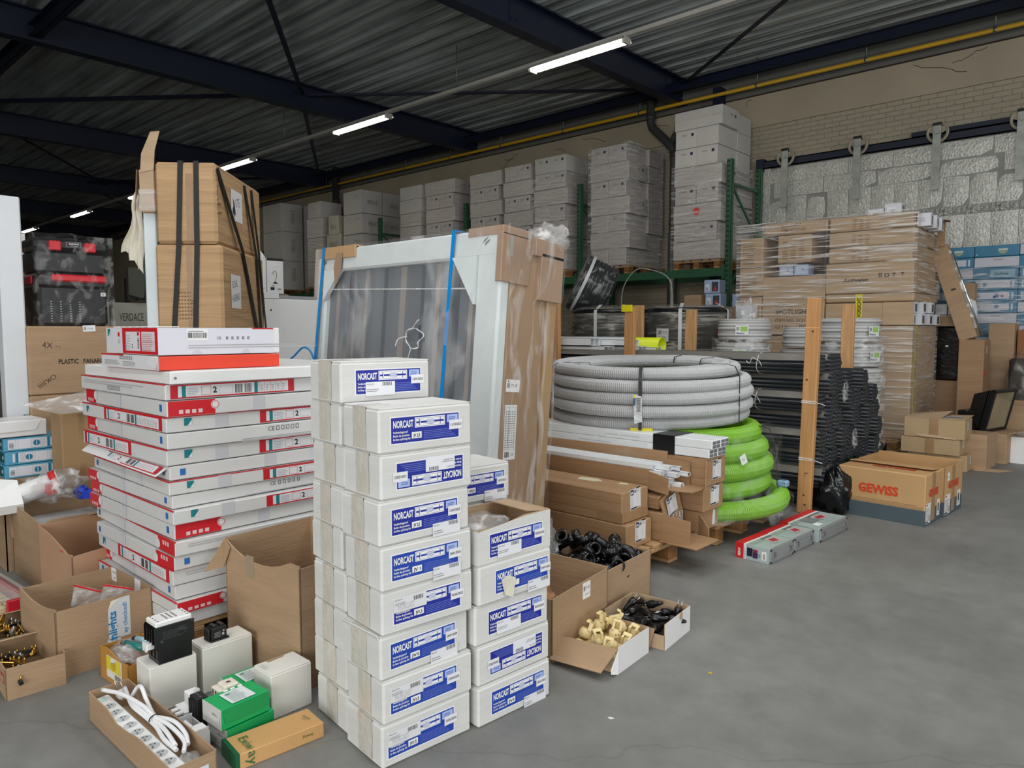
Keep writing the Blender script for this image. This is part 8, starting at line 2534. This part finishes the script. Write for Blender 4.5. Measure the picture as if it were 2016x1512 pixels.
gl = thing('shade_lamp', 'white rounded lamp shade behind the leaning carton', 'lamp', (-1.93, 10.5, 1.43))
MB().lathe([(0.0, 0.30), (0.03, 0.30), (0.06, 0.27), (0.085, 0.18), (0.09, 0.0), (0.085, 0.0), (0.08, 0.16)], 20).build('shade', WPLAS, gl)
MB().cyl((0, 0, 0.29), (0, 0, 0.33), 0.02, n=10).build('collar', STEEL, gl)
carton('tall kraft carton left of the reddish one in the right corner', (-1.55, 10.42, 0), 0, (0.26, 0.34, 1.42), KRAFT, 'tall_carton', 'box', None, 0.006)
carton('tall reddish brown carton by the blue lamp boxes', (-1.32, 10.5, 0), rad(-3), (0.16, 0.28, 1.34), mat('reddish kraft', (150, 98, 62), 0.7, var=0.06), 'tall_carton', 'box', None, 0.006)
carton('dark carton wrapped in dusty film beside the blue lamp boxes', (-1.26, 10.05, 0), 0, (0.30, 0.3, 1.02), mat('gap shade and dark card', (66, 56, 50), 0.8), 'dark_carton', 'box', None, 0.02)
bag('dusty crumpled film round the dark carton in the right corner', -1.26, 10.02, 0.62, 0.40, 0.40, 1.0, film('dusty clear film', 0.10, 0.5, (3, 3, 3), 2, 0.15, (190, 186, 178)), 81, 12, 'plastic_bag', 0, 0.3)
BLB = mat('teal blue lamp carton', (58, 126, 160), 0.4, var=0.08, vs=5)
r = random.Random(23)
for c_ in range(4):
    for rw in range(15):
        z = 0.30 + rw * 0.14
        top = 14 - (0, 0, 0, 1)[c_]
        if rw > top:
            continue
        sz = (0.47, 0.42, 0.137)
        lab = 'teal blue lamp carton, %s from the floor in the %s column by the silver door' % (('first', 'second', 'third', 'fourth', 'fifth', 'sixth', 'seventh', 'eighth', 'ninth', 'tenth', 'eleventh', 'twelfth', 'thirteenth', 'fourteenth', 'fifteenth')[rw], ('left', 'middle', 'right', 'rightmost')[c_])
        o = carton(lab, (-2.20 + c_ * 0.478, 11.01 + r.uniform(-.012, .012), z), rad(r.uniform(-1, 1)), sz, BLB, 'teal_lamp_carton', 'box', 'teal blue lamp cartons by the silver door', 0.003, False)
        L = Lab()
        kd = (rw * 3 + c_ * 2) % 5
        if rw == top and c_ < 2:
            L.disc(0.30, 0.075, 0.05, (150, 164, 150), 0, 14, PI * 1.0, 2 * PI).rect(0.25, 0.07, 0.10, 0.02, (206, 212, 206), 1).rect(0.27, 0.042, 0.012, 0.012, (120, 190, 90), 2).rect(0.31, 0.042, 0.012, 0.012, (190, 180, 90), 2).rect(0.02, 0.02, 0.012, 0.012, WHITE, 1)
        elif kd in (0, 2, 4):
            L.rect(0.03, 0.03, 0.36, 0.08, (206, 206, 216), 0).disc(0.26 if kd else 0.12, 0.07, 0.024, (40, 120, 170), 1).bars(0.045, 0.045, 0.03, 0.05, DGREY, 6, False, 1).rect(0.41, 0.03, 0.02, 0.08, (206, 210, 220), 0)
            if kd == 2:
                L.rect(0.30, 0.05, 0.03, 0.04, (190, 50, 60), 1).rect(0.22, 0.04, 0.03, 0.03, (40, 60, 120), 2)
        elif kd == 1:
            L.rect(0.0, 0.01, 0.47, 0.115, (196, 196, 206), 0).lines(0.2, 0.09, 0.12, 0.02, 2, DGREY, 1)
        else:
            L.rect(0.18, 0.02, 0.26, 0.09, (130, 170, 190), 0).text('Qulines', 0.22, 0.045, 0.034, (40, 70, 80), 0.02, 0.15, 0, 1)
        L.on('side_print', o, *face(sz, 'L'))
pallet('wooden pallet under the left teal lamp cartons', (-1.95, 11.02, 0.15), 0)
pallet('wooden pallet under the right teal lamp cartons', (-0.72, 11.02, 0.15), 0)
tag(MB().cbox(-2.5, 10.75, 0, -0.1, 11.3, 0.148, 0.005).build('plinth', PALDARK), 'timber plinth under the teal lamp carton pallets', 'plinth')
film_shell('stretch film round the teal lamp cartons', -2.45, 10.76, 0.28, -0.28, 11.26, 2.12, film('blue stack film', 0.06, 0.5, (1.5, 1.5, 12), 2, 0.12), 0.014, 12, 16)

# cartons on the floor at right
s_ = (-1.435, 7.835)
for k, (z, h, w_, d, dx, dy, yaw) in enumerate(((0, 0.152, 0.50, 0.36, 0.02, 0.06, 0), (0.154, 0.152, 0.505, 0.34, -0.035, 0.0, -1), (0.308, 0.19, 0.515, 0.36, 0.0, 0.01, 1))):
    sz = (w_, d, h)
    cx, cy = at_corner((s_[0] + dx, s_[1] + dy), w_, d, rad(yaw))
    o = carton('taped brown carton, %s of the three stacked beside the orange lettered cartons' % ('lowest', 'middle', 'topmost, lid ajar,')[k], (cx, cy, z), rad(yaw), sz, mat('olive kraft', (178, 152, 114), 0.7, var=0.05, bump=0.1, bs=14), 'carton', 'box', 'cartons beside the lettered cartons', 0.005, k < 2)
    if k:
        tape(o, sz, 'L', 0.08, BTAPE, True)
    Lab().rect(0, 0, 0.06, 0.075, (196, 206, 214), 0).lines(0.008, 0.02, 0.04, 0.04, 4, GREY, 1).on('blue_label', o, *face(sz, 'R', 0.12, h * 0.42))
    if k == 2:
        b = MB().slab([(-w_ / 2, -d / 2, h), (0.05, -d / 2, h + 0.004), (0.09, d / 2, h + 0.05), (-w_ / 2, d / 2, h + 0.004)], 0.004).slab([(w_ / 2, -d / 2, h + 0.003), (w_ / 2 + 0.01, d / 2, h + 0.02), (0.02, d / 2, h + 0.006), (0.0, -d / 2, h + 0.003)], 0.004)
        b.build('lid_flap', KRAFT2, o)
        Lab().rect(0, 0, 0.16, 0.09, (186, 200, 210), 0).rect(0.02, 0.06, 0.08, 0.02, (120, 132, 140), 1).on('blue_label', o, (0.05, -0.05, h + 0.008), (1, 0, 0), (0, 1, 0), 0.004)
        MB().slab([(-0.18, -d / 2 - 0.001, 0.03), (-0.1, -d / 2 - 0.012, 0.012), (0.19, -d / 2 - 0.012, 0.002), (0.2, -d / 2 - 0.001, 0.01), (0.0, -d / 2 - 0.002, 0.03)], 0.002).build('torn_flap', KRAFT2, o)
sz = (0.22, 0.36, 0.34)
cx, cy = at_corner((-1.30, 8.12), sz[0], sz[1], rad(-4))
o = carton('small kraft carton standing right of the three stacked cartons', (cx, cy, 0), rad(-4), sz, KRAFT, 'carton', 'box', None, 0.005)
MB().slab([(0.0, -0.25, 0.006), (0.22, -0.2, 0.006), (0.30, -0.02, 0.006), (0.08, -0.05, 0.006)], 0.004).build('floor_flap', KRAFT2, o)
sz = (0.36, 0.50, 0.30)
cx, cy = at_corner((-1.215, 8.63), sz[0], sz[1], rad(-6))
o = carton('kraft carton with open flaps under the black floodlight', (cx, cy, 0), rad(-6), sz, KRAFT, 'carton', 'box', None, 0.005)
flap(o, (0.18, -0.2, 0.30), (0.18, 0.2, 0.30), (0.14, 0.05, 0.04), KRAFT2)
fl_ = thing('floodlight', 'large black floodlight with glass front standing on a kraft carton', 'floodlight', (cx - 0.03, cy - 0.02, 0.305), rad(76))
FB = mat('black cast metal', (24, 24, 26), 0.45, 0.3, var=0.06)
b = MB()
T = Matrix.Translation((0, 0, 0.235)) @ Matrix.Rotation(rad(12), 4, 'X')
b.cbox(-0.24, -0.10, -0.22, 0.24, -0.05, -0.19, 0.006, 0, T).cbox(-0.24, -0.10, 0.19, 0.24, -0.05, 0.22, 0.006, 0, T).cbox(-0.24, -0.10, -0.22, -0.21, -0.05, 0.22, 0.006, 0, T).cbox(0.21, -0.10, -0.22, 0.24, -0.05, 0.22, 0.006, 0, T)
b.cbox(-0.22, -0.05, -0.20, 0.22, -0.02, 0.20, 0.01, 0, T)
vs = [(-0.22, -0.02, -0.2), (0.22, -0.02, -0.2), (0.22, -0.02, 0.2), (-0.22, -0.02, 0.2), (-0.10, 0.15, -0.13), (0.10, 0.15, -0.13), (0.10, 0.15, 0.11), (-0.10, 0.15, 0.11)]
b.add(vs, [(4, 7, 6, 5), (0, 1, 5, 4), (1, 2, 6, 5), (2, 3, 7, 6), (3, 0, 4, 7)], 0, T)
b.cbox(-0.14, 0.10, -0.235, 0.14, 0.27, -0.03, 0.012)
b.add([], [])
hb = b.build('housing', FB, fl_)
MB().box(-0.21, -0.088, -0.19, 0.21, -0.08, 0.19, 0, T).build('front_glass', mat('floodlight glass', (150, 142, 116), 0.15, var=0.12, vs=3, spec=0.8), fl_)
b = MB()
for (x, y, z) in ((-0.16, 0.12, 0.10), (-0.16, 0.18, 0.07), (-0.15, 0.16, 0.20), (0.16, 0.15, 0.12), (-0.16, 0.22, 0.10)):
    b.cyl((x, y, z), (x - 0.012 * (1 if x < 0 else -1), y, z), 0.011, n=8)
b.build('bolts', STEEL, fl_)
MB().cbox(-0.15, 0.08, 0.0, 0.15, 0.26, 0.20, 0.012).build('gear_box', FB, fl_)
sz = (0.72, 0.55, 0.56)
o = open_carton('large open kraft carton with an orange print behind the floodlight', (-1.04, 9.48), rad(-5), sz, KRAFT, {'L': lambda u: 0.56 - 0.03 * u}, 'open_carton', 0.006)
Lab().poly([(0, 0), (0.10, -0.05), (0.09, 0.02), (0.16, 0.05), (0.17, 0.16), (0.02, 0.16)], (204, 128, 70), 0).on('orange_print', o, *face(sz, 'L', 0.46, 0.30))
flap(o, (-0.36, -0.27, 0.56), (-0.36, 0.27, 0.56), (-0.06, 0, -0.24), KRAFT)
o = carton('white box on the floor at the right edge', (-1.02, 8.93, 0), rad(-4), (0.34, 0.34, 0.27), WGLOSS, 'white_box', 'box', None, 0.004)
bag('dusty clear bag lying on the white box at the right edge', -1.02, 8.95, 0.285, 0.3, 0.28, 0.10, POLY, 91, 9)
# litter
tag(MB().slab([(-1.40, 2.02, 0.002), (-1.385, 2.02, 0.002), (-1.38, 2.035, 0.002), (-1.397, 2.03, 0.002)], 0.001).build('paper_scrap', mat('paper', (232, 234, 234), 0.7)), 'tiny white paper scrap on the floor right of the white stacks', 'scrap')
tag(MB().slab([(-1.30, 2.56, 0.002), (-1.285, 2.56, 0.002), (-1.285, 2.572, 0.002), (-1.30, 2.575, 0.002)], 0.001).build('plastic_scrap', mat('yellow plastic', (214, 178, 40), 0.4)), 'tiny yellow scrap on the floor beside the black plug tray', 'scrap')
